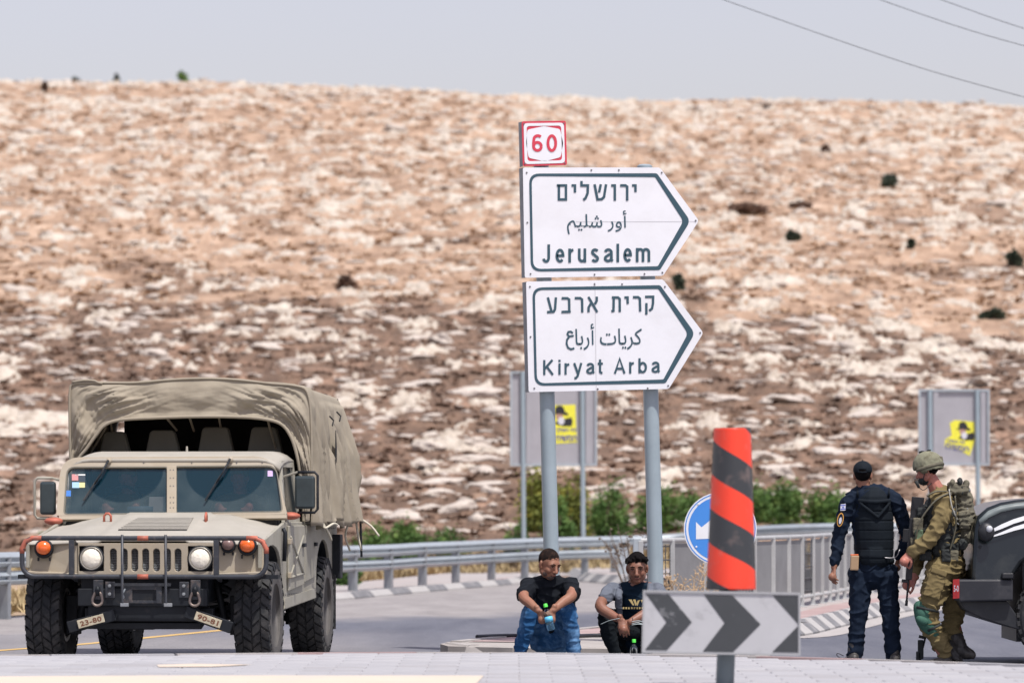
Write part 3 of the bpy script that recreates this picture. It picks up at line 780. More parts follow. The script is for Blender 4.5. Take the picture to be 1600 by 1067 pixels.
for i, p in enumerate(pts):
    mb = MB(); mb.box(p+Vector((0, -.03, H/2)), (.055, .04, H)); mb.box(p+Vector((0, -.03, -.0)), (.13, .12, .02)); obj('post', mb, fence_m, fe, bevel=.006)
    if i+1 < len(pts):
        a = p+Vector((0, .015, .15)); b = pts[i+1]+Vector((0, .015, .15)); d = b-a
        if i in (0, 3, 7):       # wire mesh bay
            mb = MB()
            for k in range(7): q = a+d*((k+.5)/7); mb.box(q+Vector((0, 0, (H-.2)/2)), (.012, .012, H-.2))
            for k in range(5): z = .04+k*(H-.26)/4; mb.tube([a+Vector((0, 0, z)), b+Vector((0, 0, z))], .009, 5)
            obj('wire_panel', mb, wire_m, fe)
            mb = MB().prism([a+Vector((0, .05, 0)), b+Vector((0, .05, 0)), b+Vector((0, .05, .3)), a+Vector((0, .05, .3))], (0, .015, 0)); obj('panel', mb, panel_m, fe)
        else:
            mb = MB().prism([a, b, b+Vector((0, 0, H-.19)), a+Vector((0, 0, H-.19))], (0, .012, 0))
            obj('panel', mb, panel_m, fe)
mb = MB()
mb.box(pts[0]+Vector((-.04, 0, H*.5-.02)), (.09, .09, H+.1)); obj('end_post', mb, galv, fe, bevel=.01)

# dry stalks by the fence
straw_m = mat('dry straw', (.50, .36, .22), .9, var=.2); twig_m = mat('dark dry stalk', (.16, .12, .09), .9, var=.2)
def stalks(name, label, c, n, h, sp, m, seed, r=.006):
    rr = random.Random(seed); mb = MB(); t = thing(name, label, 'weed', c)
    for i in range(n):
        a = rr.uniform(-sp, sp); b = rr.uniform(-sp, sp)*.6; hh = h*rr.uniform(.6, 1)
        pts_ = [Vector((a*.2, b*.2, 0)), Vector((a*.6+rr.uniform(-.04, .04), b*.6, hh*.5)), Vector((a, b, hh))]
        mb.tube(pts_, [r, r*.8, r*.4], 4)
        for k in range(4):
            q = pts_[1]+(pts_[2]-pts_[1])*rr.random(); mb.tube([q, q+Vector((rr.uniform(-.12, .12), rr.uniform(-.06, .06), rr.uniform(.03, .12)))], [r*.6, r*.3], 4)
            e_ = q+Vector((rr.uniform(-.1, .1), 0, rr.uniform(.03, .1))); mb.ball(e_, r*2.2, 5, 3)
    obj('stalk', mb, m, t); return t
stalks('weed', 'dry straw coloured weed in front of the fence left of the striped marker', G(1062, 968, .15), 16, .62, .42, straw_m, 3)
stalks('weed', 'thin dry straw by the fence under the round blue sign', G(1092, 975, .15), 10, .5, .3, straw_m, 4)
stalks('weed', 'dark bare twiggy stalk left of the right sign pole', P(993, 905, 58).xy.to_3d()+Vector((0, 0, .15)), 12, 1.02, .42, twig_m, 5, .008)

# ------------------------------------------------------------------ tall town signs
def text_mesh(body, bold=0.0, space=1.0):
    c = bpy.data.curves.new('lettering', 'FONT'); c.body = body; c.space_character = space; c.resolution_u = 4
    o = bpy.data.objects.new('lettering', c); COL.objects.link(o); c.offset = bold
    me = evalmesh(o); bpy.data.objects.remove(o); bpy.data.curves.remove(c); return me
def lettering(body, x0, x1, y0, y1, Y, m, parent, O, bold=.012, space=1.0, name='lettering', skew=0.0, yaw=None, thick=.0):
    """text fitted to the pixel box x0..x1, y0..y1 at depth Y; skew lifts the right end (pixels)"""
    me = text_mesh(body, bold, space); v = np.array([q.co[:] for q in me.vertices]); mn = v.min(0); mx = v.max(0)
    for q in me.vertices:
        u = (q.co.x-mn[0])/(mx[0]-mn[0]); t = (q.co.y-mn[1])/(mx[1]-mn[1])
        px = x0+(x1-x0)*u; py = y1+(y0-y1)*t-skew*u
        YY = Y(px) if callable(Y) else Y
        q.co = P(px, py, YY)-O
    me.materials.clear(); return obj(name, me, m, parent, fix=False)
def ribbon(pts, w_):
    """pixel polyline to a mitred strip of width w_"""
    pts = [Vector(p) for p in pts]; L = []; Rr = []
    for i, p in enumerate(pts):
        d1 = (p-pts[i-1]).normalized() if i else None; d2 = (pts[i+1]-p).normalized() if i+1 < len(pts) else None
        if d1 is None: n = Vector((-d2.y, d2.x)); k = 1
        elif d2 is None: n = Vector((-d1.y, d1.x)); k = 1
        else:
            n = Vector((-d1.y, d1.x))+Vector((-d2.y, d2.x))
            if n.length < .2: n = Vector((-d1.y, d1.x)); k = 1
            else: n.normalize(); k = 1/max(.6, n.dot(Vector((-d1.y, d1.x))))
        L.append(p+n*w_/2*k); Rr.append(p-n*w_/2*k)
    return L, Rr
def arc(cx, cy, rx, ry, a0, a1, n=10): return [(cx+rx*math.cos(math.radians(a0+(a1-a0)*i/n)), cy+ry*math.sin(math.radians(a0+(a1-a0)*i/n))) for i in range(n+1)]
def glyph(ch, w_, t):
    """strokes of a sign letter; height 1 = capital, x-height .75, t = stroke width, w_ = letter width"""
    h = .76; e = t/2; cx = w_/2; r = cx-e; cy = h/2; q = cy-e
    if ch == 'J': return [[(w_-e, 1), (w_-e, .32)]+arc(cx, .28, r, .28-e, 0, -165)]
    if ch == 'K': return [[(e, 0), (e, 1)], [(w_-e, 1), (e, .38)], [(.36*w_, .55), (w_-e*.6, 0)]]
    if ch == 'A': return [[(e*.7, 0), (cx, 1), (w_-e*.7, 0)], [(w_*.22, .33), (w_*.78, .33)]]
    if ch == 'e': return [[(e, cy), (w_-e, cy)]+arc(cx, cy, r, q, 8, 318, 18)]
    if ch == 'a': return [arc(cx, h-.24, r, .24-e, 165, 15, 8)+[(w_-e, h-.3), (w_-e, .12), (w_, e*.8)], [(w_-e, h*.58)]+[(w_*.55, h*.54)]+arc(cx*.95, .21, r*.95, .21-e, 115, 350, 10)+[(w_-e, .3)]]
    if ch == 'r': return [[(e, 0), (e, h)], [(e, .42)]+arc(w_, h-.30, w_-e, .30-e, 165, 95, 6)]
    if ch == 'u': return [[(e, h)]+arc(cx, .26, r, .26-e, 180, 355, 10), [(w_-e, h), (w_-e, 0)]]
    if ch == 's': return [arc(cx, h-.205, r, .205-e, 25, 250, 10)+arc(cx, .205, r, .205-e, 70, -160, 10)]
    if ch == 'l': return [[(e, 0), (e, 1)]]
    if ch == 'i': return [[(e, 0), (e, h)], [(e, 1), (e, .86)]]
    if ch == 'm': m = w_/4+.5*e; return [[(e, 0), (e, h)], [(e, .4)]+arc((e+cx)/2, h-.24, (cx-e)/2, .24-e, 180, 0, 10)+[(cx, 0)], [(cx, .4)]+arc((w_-e+cx)/2, h-.24, (cx-e)/2, .24-e, 180, 0, 10)+[(w_-e, 0)]]
    if ch == 'y': return [[(e*.7, h), (cx+.02, .02)], [(w_-e*.7, h), (cx, -.1), (cx-.12, -.24), (.06, -.25)]]
    if ch == 't': return [[(w_*.45, .97), (w_*.45, .2)]+arc(w_*.45+.14, .17, .14, .17-e, 180, 280, 5), [(0, h-e), (w_, h-e)]]
    if ch == 'b': return [[(e, 0), (e, 1)], arc(cx, cy, r, q, 150, -150, 16)]
    if ch == '6': return [arc(cx, .31, r, .31-e, 0, 360, 20), arc(cx+.02, .72, r, .28-e, 40, 165, 6)+[(e, .5), (e, .34)]]
    if ch == '0': return [arc(cx, .5, r, .5-e, 0, 360, 24)]
    return []
def stroke_text(strokes, w_, Y, m, parent, O, name='lettering'):
    """strokes in photograph pixels, each its own strip a hair in front of the last"""
    mb = MB()
    for i, st in enumerate(strokes):
        L, Rr = ribbon(st, w_); dy = Vector((0, -.0003*(i % 4), 0)); n = len(L)
        mb.add([P(p.x, p.y, Y)-O+dy for p in L]+[P(p.x, p.y, Y)-O+dy for p in Rr], [(k, k+1, n+k+1, n+k) for k in range(n-1)])
    return obj(name, mb, m, parent, fix=False)
def latin(letters, cap, base, t, Y, m, parent, O, skew=0.0):
    x0 = letters[0][1]; x1 = letters[-1][2]; out = []
    for ch, a, b in letters:
        for st in glyph(ch, (b-a)/cap, t/cap): out.append([(a+x*cap, base-y*cap-skew*((a+x*cap-x0)/(x1-x0))) for x, y in st])
    return stroke_text(out, t, Y, m, parent, O)
SY = 42.0
so_ = P(940, 1000, SY); so_.z = .1
ts = thing('road_sign', 'tall white direction signs to Jerusalem and Kiryat Arba under a red route 60 plate', 'road sign', so_)
def PS(px, py, Y=SY): return P(px, py, Y)-so_
def rounded(pts, rads, n=5):
    """2-D pixel polygon with rounded corners"""
    out = []; N = len(pts)
    for i in range(N):
        p = Vector(pts[i]); a = Vector(pts[i-1])-p; b = Vector(pts[(i+1) % N])-p; r = rads[i] if isinstance(rads, (list, tuple)) else rads
        if r <= 0: out.append(p[:]); continue
        a.normalize(); b.normalize()
        for k in range(n+1):
            t = k/n; out.append(tuple((1-t)**2*(p+a*r)+2*t*(1-t)*p+t*t*(p+b*r)))
    return out
def inset(pts, d):
    out = []; N = len(pts)
    ar = sum(pts[i][0]*pts[(i+1) % N][1]-pts[(i+1) % N][0]*pts[i][1] for i in range(N)); s = 1 if ar > 0 else -1
    for i in range(N):
        p = Vector(pts[i]); e1 = (p-Vector(pts[i-1])).normalized(); e2 = (Vector(pts[(i+1) % N])-p).normalized()
        n1 = Vector((-e1.y, e1.x))*s; n2 = Vector((-e2.y, e2.x))*s; k = (n1+n2); k = k/(k.length**2)*2
        dd = d[i] if isinstance(d, (list, tuple)) else d; out.append(tuple(p+k*dd*1.0))
    return out
def plate(name, px_pts, m, back, parent=ts, Y=SY, O=None, front=0.0, PSf=PS):
    a = [PSf(x, y) + Vector((0, -front, 0)) for x, y in px_pts]
    return obj(name, MB().prism(a, (0, back, 0)), m, parent)
def flat(name, px_pts, m, lift, parent, PSf=PS):
    a = [PSf(x, y)+Vector((0, -lift, 0)) for x, y in px_pts]
    return obj(name, MB().add(a, [tuple(range(len(a)))]), m, parent)
def flat_ring(name, outer, inner, m, lift, parent, PSf=PS):
    a = [PSf(x, y)+Vector((0, -lift, 0)) for x, y in outer]; b = [PSf(x, y)+Vector((0, -lift, 0)) for x, y in inner]
    n = len(a); return obj(name, MB().add(a+b, [(i, (i+1) % n, n+(i+1) % n, n+i) for i in range(n)]), m, parent)
for idx, (pts_, ytip) in enumerate([([(817, 262), (1031, 262), (1092, 345), (1036, 431), (820, 434)], 345), ([(822, 440), (1036, 436.5), (1099, 520), (1045, 607.5), (826, 612.5)], 520)]):
    out = rounded(pts_, [3, 4, 5, 4, 3], 4)
    face = plate('sign_panel', out, sign_white, .018)
    # inner dark border
    i0 = inset(pts_, [9.5, 9, 11, 9, 9.5]); i1 = inset(pts_, [13.4, 15, 20, 15, 13.4])
    flat_ring('border', rounded(i0, [16, 3, 9, 3, 16], 6), rounded(i1, [13, 2, 7, 2, 13], 6), sign_ink, .003, face)
    # aluminium frame seen as the dark left edge, and two stiffening channels behind
    fr = MB(); x0, y0 = pts_[0]; x1, y1 = pts_[4]
    fr.prism([PS(x0-6, y0+1)+Vector((0, .055, 0)), PS(x0+1, y0)+Vector((0, .02, 0)), PS(x1+1, y1)+Vector((0, .02, 0)), PS(x1-5, y1)+Vector((0, .055, 0))], (0, .01, 0))
    obj('frame', fr, galv_dark, face)
    for yy in (.2, .8):
        q = MB(); ya = y0+(y1-y0)*yy; q.box((PS(x0+4, ya)+PS(pts_[1][0]+10, ya))/2+Vector((0, .04, 0)), ((pts_[1][0]-x0+6)*SY/F, .04, .06)); obj('rail', q, galv, face)
    bolts = [(x0+6, y0+8), (x0+7, (y0+y1)/2), (x1+9, y1-6), (x0+107, y0+4), (x0+150, y0+4), (pts_[1][0]+3, y0+8), (pts_[2][0]-5, ytip), (pts_[3][0]-1, pts_[3][1]-5), (x0+112, y1-5), (x0+190, y1-6)]
    for bx, by in bolts:
        obj('bolt', MB().ball(PS(bx, by)+Vector((0, -.004, 0)), (.009, .004, .009), 8, 4), bolt_m, face)
    if idx == 1:
        flat('seam', [(929, 441), (930.2, 441), (932.2, 609), (931, 609)], mat('panel seam', (.60, .61, .64), .5), .0015, face)
    else:
        flat('seam', [(900, 346.2), (1086, 346.0), (1086, 346.9), (900, 347.1)], MATS.get('panel seam') or mat('panel seam', (.60, .61, .64), .5), .0015, face)
    if idx == 0:
        stroke_text([[(870, 290), (884.3, 290), (884.3, 311.9), (873.3, 311.9), (873.3, 290)], [(893, 290), (898.4, 290), (898.4, 301)],
            [(908.6, 283), (908.6, 290), (918.6, 290), (918.2, 302), (915, 309.5), (911.5, 312.8)],
            [(929, 288.2), (934, 313.5)], [(932.5, 311.8), (940, 311.5), (943.8, 308), (947, 288.2)], [(938.8, 288.2), (936, 301)],
            [(955, 290), (960.7, 290), (960.7, 313.7)], [(969, 290), (977.5, 290), (980, 292), (980, 313.7)], [(987.5, 290), (993, 290), (993, 300.3)]], 3.9, SY-.004, sign_ink, face, so_)
        lettering('\ufee2\ufef4\ufee0\ufeb7 \ufead\ufeed\ufe83', 886, 979, 328, 366, SY-.004, sign_ink, face, so_, .004, skew=-1)
        latin([('J', 847, 859.5), ('e', 868, 882), ('r', 888, 896.5), ('u', 903, 916), ('s', 923.5, 936), ('a', 943.5, 957.5), ('l', 963.2, 967), ('e', 974, 987.5), ('m', 993.5, 1016)], 28.8, 410.8, 4.2, SY-.004, sign_ink, face, so_, 1.5)
    else:
        stroke_text([[(856, 464.6), (861.8, 486.5)], [(868.6, 464.6), (867.3, 483), (865, 487), (854.8, 487.7)],
            [(877.5, 466), (886.5, 466), (889.3, 468), (889.6, 487)], [(877.3, 487.4), (891.8, 486.8)], [(898, 465.8), (906.6, 465.8), (909.5, 468), (909.8, 488.2)],
            [(919.3, 463.8), (933.2, 487.8)], [(932.4, 463.5), (932.4, 470), (929.3, 475.5)], [(923.6, 473.8), (919.8, 480), (919.6, 487.8)],
            [(956, 464.8), (965.6, 464.8), (968.3, 467), (968.4, 487.5)], [(959, 466), (958.6, 485.5), (955.3, 486.3)], [(975.6, 464.8), (980.6, 464.8), (980.8, 474.8)],
            [(989, 464.3), (997, 464.3), (999.8, 466.5), (1000.3, 486.6)], [(1008, 463.8), (1020.6, 463.6), (1020.3, 474), (1018.8, 482), (1014.5, 485.5)], [(1010, 473.5), (1010, 491.5)]], 3.8, SY-.004, sign_ink, face, so_)
        stroke_text([[(895, 520.5), (892, 518), (888, 518.5), (886.5, 522), (889, 525.5), (896.5, 524.5)], [(889.5, 526), (886, 530.5), (885.3, 537), (887.5, 543), (892, 545.5), (897.5, 544)]], 3.0, SY-.004, sign_ink, face, so_)
        lettering('\ufe8e\ufe91\ufead\ufe83 \ufe95\ufe8e\ufef3\ufeae\ufedb', 899, 1003, 506, 547, SY-.004, sign_ink, face, so_, .004, skew=1)
        latin([('K', 848.7, 865), ('i', 872.5, 876), ('r', 882, 890), ('y', 896, 909.5), ('a', 916, 928.5), ('t', 934, 942), ('A', 959.5, 977), ('r', 983, 991), ('b', 997.5, 1011), ('a', 1018, 1030.5)], 23.4, 585.8, 3.5, SY-.004, sign_ink, face, so_, 3.4)
# route plate
q = [(815, 190), (884, 189), (886, 258), (817, 260)]
rp = plate('route_plate', rounded(q, 3, 3), sign_red, .018)
flat_ring('border', rounded(inset(q, 3.0), 6, 4), rounded(inset(q, 7.5), 5, 4), sign_white, .003, rp)
oc = [(824, 203), (850, 197.5), (875, 202), (880, 224), (876, 246), (851, 252.5), (826, 247), (822, 224)]
flat('number_field', rounded(oc, 3, 2), sign_white, .003, rp)
latin([('6', 831.5, 848), ('0', 854, 870.5)], 27.5, 237.5, 4.4, SY-.0065, sign_red, rp, so_, -.3)
for bx, by in ((818.5, 194), (881, 193), (820, 256), (882.5, 255)): obj('bolt', MB().ball(PS(bx, by)+Vector((0, -.004, 0)), (.008, .004, .008), 8, 4), bolt_m, rp)
fr = MB().prism([PS(810, 191)+Vector((0, .055, 0)), PS(816, 190)+Vector((0, .02, 0)), PS(817, 260)+Vector((0, .02, 0)), PS(812, 261)+Vector((0, .055, 0))], (0, .01, 0)); obj('frame', fr, galv_dark, rp)
# posts, leaning slightly as in the photograph
for (xt, yt, xb, yb) in ((844, 200, 865, 1000), (1008, 258, 1028, 1000)):
    a = PS(xt, yt, SY)+Vector((0, .14, 0)); b = PS(xb, yb, SY)+Vector((0, .14, 0)); b = b+(b-a).normalized()*max(0, (b.z+.0)/1)
    mb = MB().tube([a, b], .073, 20); mb.lathe([(0, .02), (.05, .015), (.073, 0)], a, 'Z', 20)
    pl = obj('post', mb, pole_paint, ts, smooth=True, angle=.6)
    obj('base_plate', MB().box((b.x, b.y, .02), (.26, .26, .025)), galv_dark, pl, bevel=.005)
    for z in (P(0, 300, SY).z, P(0, 400, SY).z, P(0, 470, SY).z, P(0, 575, SY).z):
        t = (z-so_.z-a.z)/(b.z-a.z); c = a+(b-a)*t; obj('clamp', MB().lathe([(.08, -.025), (.08, .025)], c, 'Z', 16), galv_dark, pl)

# ------------------------------------------------------------------ grey backs of two signs
def sign_back_thing(x0, x1, y0, y1, Y, posts, label, poster):
    o = P((x0+x1)/2, 860, Y); o.z = .25
    t = thing('road_sign', label, 'road sign', o)
    def S(px, py, dy=0): return P(px, py, Y)-o+Vector((0, dy, 0))
    pan = obj('sign_panel', MB().prism([S(x0, y0), S(x1, y0), S(x1, y1), S(x0, y1)], (0, .02, 0)), sign_back, t)
    k = 3.5
    mb = MB().ring([S(x0, y0, -.002), S(x1, y0, -.002), S(x1, y1, -.002), S(x0, y1, -.002)], [S(x0+k, y0+k, -.002), S(x1-k, y0+k, -.002), S(x1-k, y1-k, -.002), S(x0+k, y1-k, -.002)], (0, -.045, 0))
    obj('frame', mb, galv, pan)
    for i, px in enumerate(posts):
        a = S(px-.5, y0, -.05); b = S(px+1.5, 860, -.05); b.z = -.2
        obj('post', MB().tube([a, b], .048, 14), pole_paint, t, smooth=True, angle=.6)
        obj('channel', MB().box((S(px+9, (y0+y1)/2, -.022)), (.10, .035, (y1-y0-8)*Y/F)), sign_back, pan)
    poster(t, S)
def man_poster(t, S, q, hat, tilt):
    """yellow poster: a bearded man in a dark hat over two lines of blue letters"""
    pa = obj('poster', MB().add([S(x, y, -.006) for x, y in q], [tuple(range(len(q)))]), yellow_m, t)
    cx, cy, s = hat
    def blob(nm, ex, ey, rx, ry, m, lift, n=14, a0=0): 
        obj(nm, MB().add([S(cx+ex*s+rx*s*math.cos(2*PI*k/n), cy+ey*s+ry*s*math.sin(2*PI*k/n), -lift) for k in range(n)], [tuple(range(n))]), m, pa)
    skin = mat('printed skin', (.42, .25, .19), .6) if 'printed skin' not in MATS else MATS['printed skin']
    beard = mat('printed beard', (.62, .62, .66), .6) if 'printed beard' not in MATS else MATS['printed beard']
    obj('printed_coat', MB().add([S(cx+x*s, cy+y*s, -.008) for x, y in ((-8, 17), (-2, 10), (8, 9), (20, 6), (22, 13), (20, 21), (6, 21))], [tuple(range(7))]), black_m, pa)
    blob('printed_face', 0, 4, 6, 7, skin, .010); blob('printed_beard', 3, 12, 5.5, 6.5, beard, .012)
    obj('printed_hat', MB().add([S(cx+x*s, cy+y*s, -.014) for x, y in ((-13, 1), (-7, -2), (-7, -9), (-3, -13), (4, -13), (8, -8), (9, -3), (15, 0), (14, 3), (0, 0))], [tuple(range(10))]), black_m, pa)
blue_ink = mat('blue print', (.07, .07, .32), .5)
def poster1(t, S):
    o = P((797+933)/2, 860, 88); o.z = .25
    man_poster(t, S, [(865, 633), (899, 632), (900, 662), (902, 691), (866, 693)], (874, 646, .95), 0)
    lettering('ךלמה יחי', 868, 901, 668, 676, 87.988, blue_ink, t, o, .03); lettering('חישמה', 869, 901, 680, 689, 87.988, blue_ink, t, o, .03)
sign_back_thing(797, 933, 580, 728, 88, (817, 910), 'grey back of a sign behind the town signs, carrying a torn yellow poster', poster1)
def poster2(t, S):
    o = P((1435+1546)/2, 860, 88); o.z = .25
    man_poster(t, S, [(1484, 661), (1492, 656), (1522, 659), (1523, 688), (1515, 712), (1500, 703), (1476, 697), (1477, 686), (1487, 680)], (1504, 670, .85), 0)
    lettering('ךלמה יחי', 1479, 1508, 685, 692, 87.988, blue_ink, t, o, .03, skew=-3); lettering('חישמה', 1478, 1514, 692, 700, 87.988, blue_ink, t, o, .03, skew=-6)
sign_back_thing(1435, 1546, 608, 727, 88, (1453, 1527), 'grey back of a sign behind the soldier with a torn tilted yellow poster', poster2)

# ------------------------------------------------------------------ round blue sign
BO = G(1128, 978, .15); BY = 43.5; BO = P(1128, 900, BY); BO.z = .105
bs = thing('arrow_sign', 'round blue sign with white arrow pointing down left, half hidden by the striped marker', 'road sign', BO)
def BP(px, py): return P(px, py, BY)-BO
def circ(cx, cy, r, n=40): return [(cx+r*math.cos(2*PI*k/n), cy+r*math.sin(2*PI*k/n)) for k in range(n)]
d = plate('disc', circ(1125.5, 826, 57), sign_white, .02, bs, PSf=BP)
flat_ring('border', circ(1125.5, 826, 55.3), circ(1125.5, 826, 53.6), sign_blue, .002, d, PSf=BP)
flat('field', circ(1125.5, 826, 50), sign_blue, .002, d, PSf=BP)
ar = [(1087.5, 842), (1087.5, 815), (1096, 823.5), (1150, 770.5+10), (1163, 793), (1109, 834), (1116, 841)]
flat('arrow', ar, sign_white, .004, d, PSf=BP)
for bx, by in ((1091, 787), (1088, 854)): obj('bolt', MB().ball(BP(bx, by)+Vector((0, -.004, 0)), (.01, .004, .01), 8, 4), sign_white, d)
obj('post', MB().tube([BP(1135, 800)+Vector((0, .07, 0)), Vector((BP(1137, 900).x, .07, -.05))], .045, 14), pole_paint, bs, smooth=True, angle=.6)

# ------------------------------------------------------------------ striped marker with chevron board
MY = 28.9; MO = Vector(((1133-800)*MY/F, MY, IZ))
cm = thing('marker_post', 'tall orange and black striped marker above a black and white chevron board', 'traffic marker', MO)
def MP(px, py, Y=MY): return P(px, py, Y)-MO
orange_m = mat('orange reflective plastic', (.80, .065, .03), .42, var=.05, vscale=6, stain=(.6, .10, .07), samt=.3)
mblack = mat('black reflective plastic', (.03, .033, .038), .42, var=.2, vscale=6, stain=(.1, .09, .085), samt=.4)
# the striped column: a curved sheet, wider at the foot
def stripe_material():
    m = bpy.data.materials.new('striped marker sheeting'); m.use_nodes = True; return m
rows = []; NZ, NA = 120, 14
cols = []
def colpt(u, v):
    """u: 0..1 across, v: 0 top .. 1 bottom"""
    xl = 1119+(1107-1119)*v; xr = 1172+(1180-1172)*v; py = 669+(921-669)*v
    a = (u-.5)*2.3; s = math.sin(a)/math.sin(1.15); cx = (xl+xr)/2; hw = (xr-xl)/2
    p = MP(cx+s*hw, py); return p+Vector((0, .10-.13*(math.cos(a)-math.cos(1.15))/(1-math.cos(1.15))-.0, 0))
bm_b = MB(); bm_o = MB()
grid_pts = [[colpt(j/NA, i/NZ) for j in range(NA+1)] for i in range(NZ+1)]
# stripes run down to the right; period and offsets read from the photograph
def stripe(u, v):
    px_y = 669+(921-669)*v; yy = px_y - 46*u
    return (yy-687) / 106.0
mk = MB(); flatp = [p for r in grid_pts for p in r]; fs = []; mi = []
for i in range(NZ):
    for j in range(NA):
        fs.append((i*(NA+1)+j, i*(NA+1)+j+1, (i+1)*(NA+1)+j+1, (i+1)*(NA+1)+j))
mk.add(flatp, fs)
me = mk.mesh('column')
# exact stripes: cut the curved sheet by material per pixel through an attribute
at = me.attributes.new('band', 'FLOAT', 'POINT'); at.data.foreach_set('value', [stripe(j/NA, i/NZ) for i in range(NZ+1) for j in range(NA+1)])
sm = bpy.data.materials.new('striped sheeting'); sm.use_nodes = True; t_ = sm.node_tree; b_ = t_.nodes['Principled BSDF']
b_.inputs['Roughness'].default_value = .4
a_ = t_.nodes.new('ShaderNodeAttribute'); a_.attribute_name = 'band'; f_ = t_.nodes.new('ShaderNodeMath'); f_.operation = 'FRACT'; t_.links.new(a_.outputs['Fac'], f_.inputs[0])
c_ = t_.nodes.new('ShaderNodeMath'); c_.operation = 'GREATER_THAN'; c_.inputs[1].default_value = .50; t_.links.new(f_.outputs[0], c_.inputs[0])
x_ = t_.nodes.new('ShaderNodeMix'); x_.data_type = 'RGBA'; x_.inputs[6].default_value = (.035, .04, .046, 1); x_.inputs[7].default_value = (.82, .055, .025, 1)
t_.links.new(c_.outputs[0], x_.inputs[0])
n_ = t_.nodes.new('ShaderNodeTexNoise'); n_.inputs['Scale'].default_value = 9; n_.inputs['Detail'].default_value = 6
tc_ = t_.nodes.new('ShaderNodeTexCoord'); t_.links.new(tc_.outputs['Object'], n_.inputs['Vector'])
r_ = t_.nodes.new('ShaderNodeMapRange'); r_.inputs[1].default_value = .55; r_.inputs[2].default_value = .75; r_.inputs[3].default_value = 0; r_.inputs[4].default_value = .35; t_.links.new(n_.outputs[0], r_.inputs[0])
y_ = t_.nodes.new('ShaderNodeMix'); y_.data_type = 'RGBA'; y_.inputs[7].default_value = (.35, .25, .22, 1); t_.links.new(r_.outputs[0], y_.inputs[0]); t_.links.new(x_.outputs[2], y_.inputs[6])
t_.links.new(y_.outputs[2], b_.inputs['Base Color'])
co_ = obj('striped_column', me, sm, cm, smooth=True, fix=False, solid=.012)
co_.modifiers['solid'].offset = -1
obj('top_rivet', MB().ball(colpt(.78, .15)+Vector((0, -.006, 0)), .008, 8, 5), bolt_m, co_)
obj('top_rivet', MB().ball(colpt(.2, .1)+Vector((0, -.006, 0)), .008, 8, 5), bolt_m, co_)
obj('post', MB().tube([MP(1146, 680)+Vector((0, .1, 0)), MP(1140, 915)+Vector((0, .1, 0)), Vector((MP(1133, 1020).x, .07, -.02))], .06, 18), mat('dark grey marker post', (.13, .16, .175), .4, .2, var=.1), cm, smooth=True, angle=.6)
obj('base_plate', MB().box((0, .07, .012), (.3, .3, .02)), galv_dark, cm, bevel=.004)
# chevron board
cb = [(1004, 921), (1249, 925), (1249, 1023), (1002, 1019)]
board = plate('chevron_board', cb, mat('chevron white sheeting', (.43, .435, .45), .45, var=.05, vscale=5, stain=(.22, .22, .23), sscale=4, samt=.55, sthr=(.56, .70)), .02, cm, PSf=MP, front=.10)
chev_k = mat('chevron black sheeting', (.045, .05, .055), .45, var=.1, vscale=6, stain=(.36, .365, .38), sscale=5, samt=.75, sthr=(.60, .68))
def CP(px, py): return MP(px, py)+Vector((0, -.10, 0))
def chev(pts): flat('chevron', pts, chev_k, .003, board, PSf=CP)
chev([(1009, 927), (1044, 927.5), (1080, 971), (1041, 1014.5), (1007, 1014), (1040.5, 971)])
chev([(1099, 928), (1143, 929), (1187, 974), (1144, 1017.5), (1097, 1016.5), (1131, 972)])
chev([(1206, 929.5), (1245, 930), (1245, 973)])
chev([(1245, 977), (1245, 1018), (1205, 1017.5)])
mb = MB().ring([CP(x, y)+Vector((0, .012, 0)) for x, y in cb], [CP(x, y)+Vector((0, .012, 0)) for x, y in inset(cb, 3)], (0, -.022, 0)); obj('frame', mb, mat('chevron frame grey', (.36, .37, .38), .5, .2, var=.1), board)

# ------------------------------------------------------------------ overhead wires
wm = mat('black wire', (.02, .02, .022), .5)
for i, (pts_, lab) in enumerate([([(1010, -42), (1130, 0), (1300, 60), (1450, 110), (1600, 152), (1700, 178)], 'lowest of the three thin overhead wires crossing the upper right sky'),
                               ([(1180, -70), (1375, 0), (1500, 43), (1600, 72), (1720, 104)], 'middle one of the three thin overhead wires at upper right'),
                               ([(1300, -58), (1470, 0), (1540, 25), (1600, 45), (1720, 82)], 'highest of the three thin overhead wires at upper right')]):
    a = pts_[0]; path = smooth_path([P(x, y, 62) for x, y in pts_], 6); o0 = path[0].copy()
    # the span goes on, straight, well out of the picture on both sides
    d0 = (path[0]-path[1]).normalized(); d1 = (path[-1]-path[-2]).normalized(); path = [path[0]+d0*6]+path+[path[-1]+d1*6]
    tag(obj('overhead_wire', MB().tube([p-o0 for p in path], .0048, 5), wm, loc=o0), lab, 'wire', None)
# ------------------------------------------------------------------ military truck
TO = Vector((-3.10, 38.4, 0)); TTH = math.radians(-5.4)
tc, tsn = math.cos(TTH), math.sin(TTH)
truck = thing('military_truck', 'dusty sand coloured military truck with canvas roof and brush guard, driving on the left', 'truck', TO, (0, 0, TTH))
def H(px, py, ly):
    k = (px-800)/F; lx = (k*(TO.y+ly*tc)-TO.x+ly*tsn)/(tc-k*tsn); Y = TO.y+lx*tsn+ly*tc
    return Vector((lx, ly, EYE+(HY-py)*Y/F))
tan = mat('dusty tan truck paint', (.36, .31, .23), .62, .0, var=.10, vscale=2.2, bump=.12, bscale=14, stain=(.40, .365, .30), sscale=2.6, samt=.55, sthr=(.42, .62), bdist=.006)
tan_side = mat('worn grey green truck paint', (.30, .285, .23), .66, .0, var=.12, vscale=2.5, bump=.15, bscale=10, stain=(.38, .37, .32), sscale=2.4, samt=.6, sthr=(.42, .62), bdist=.006)
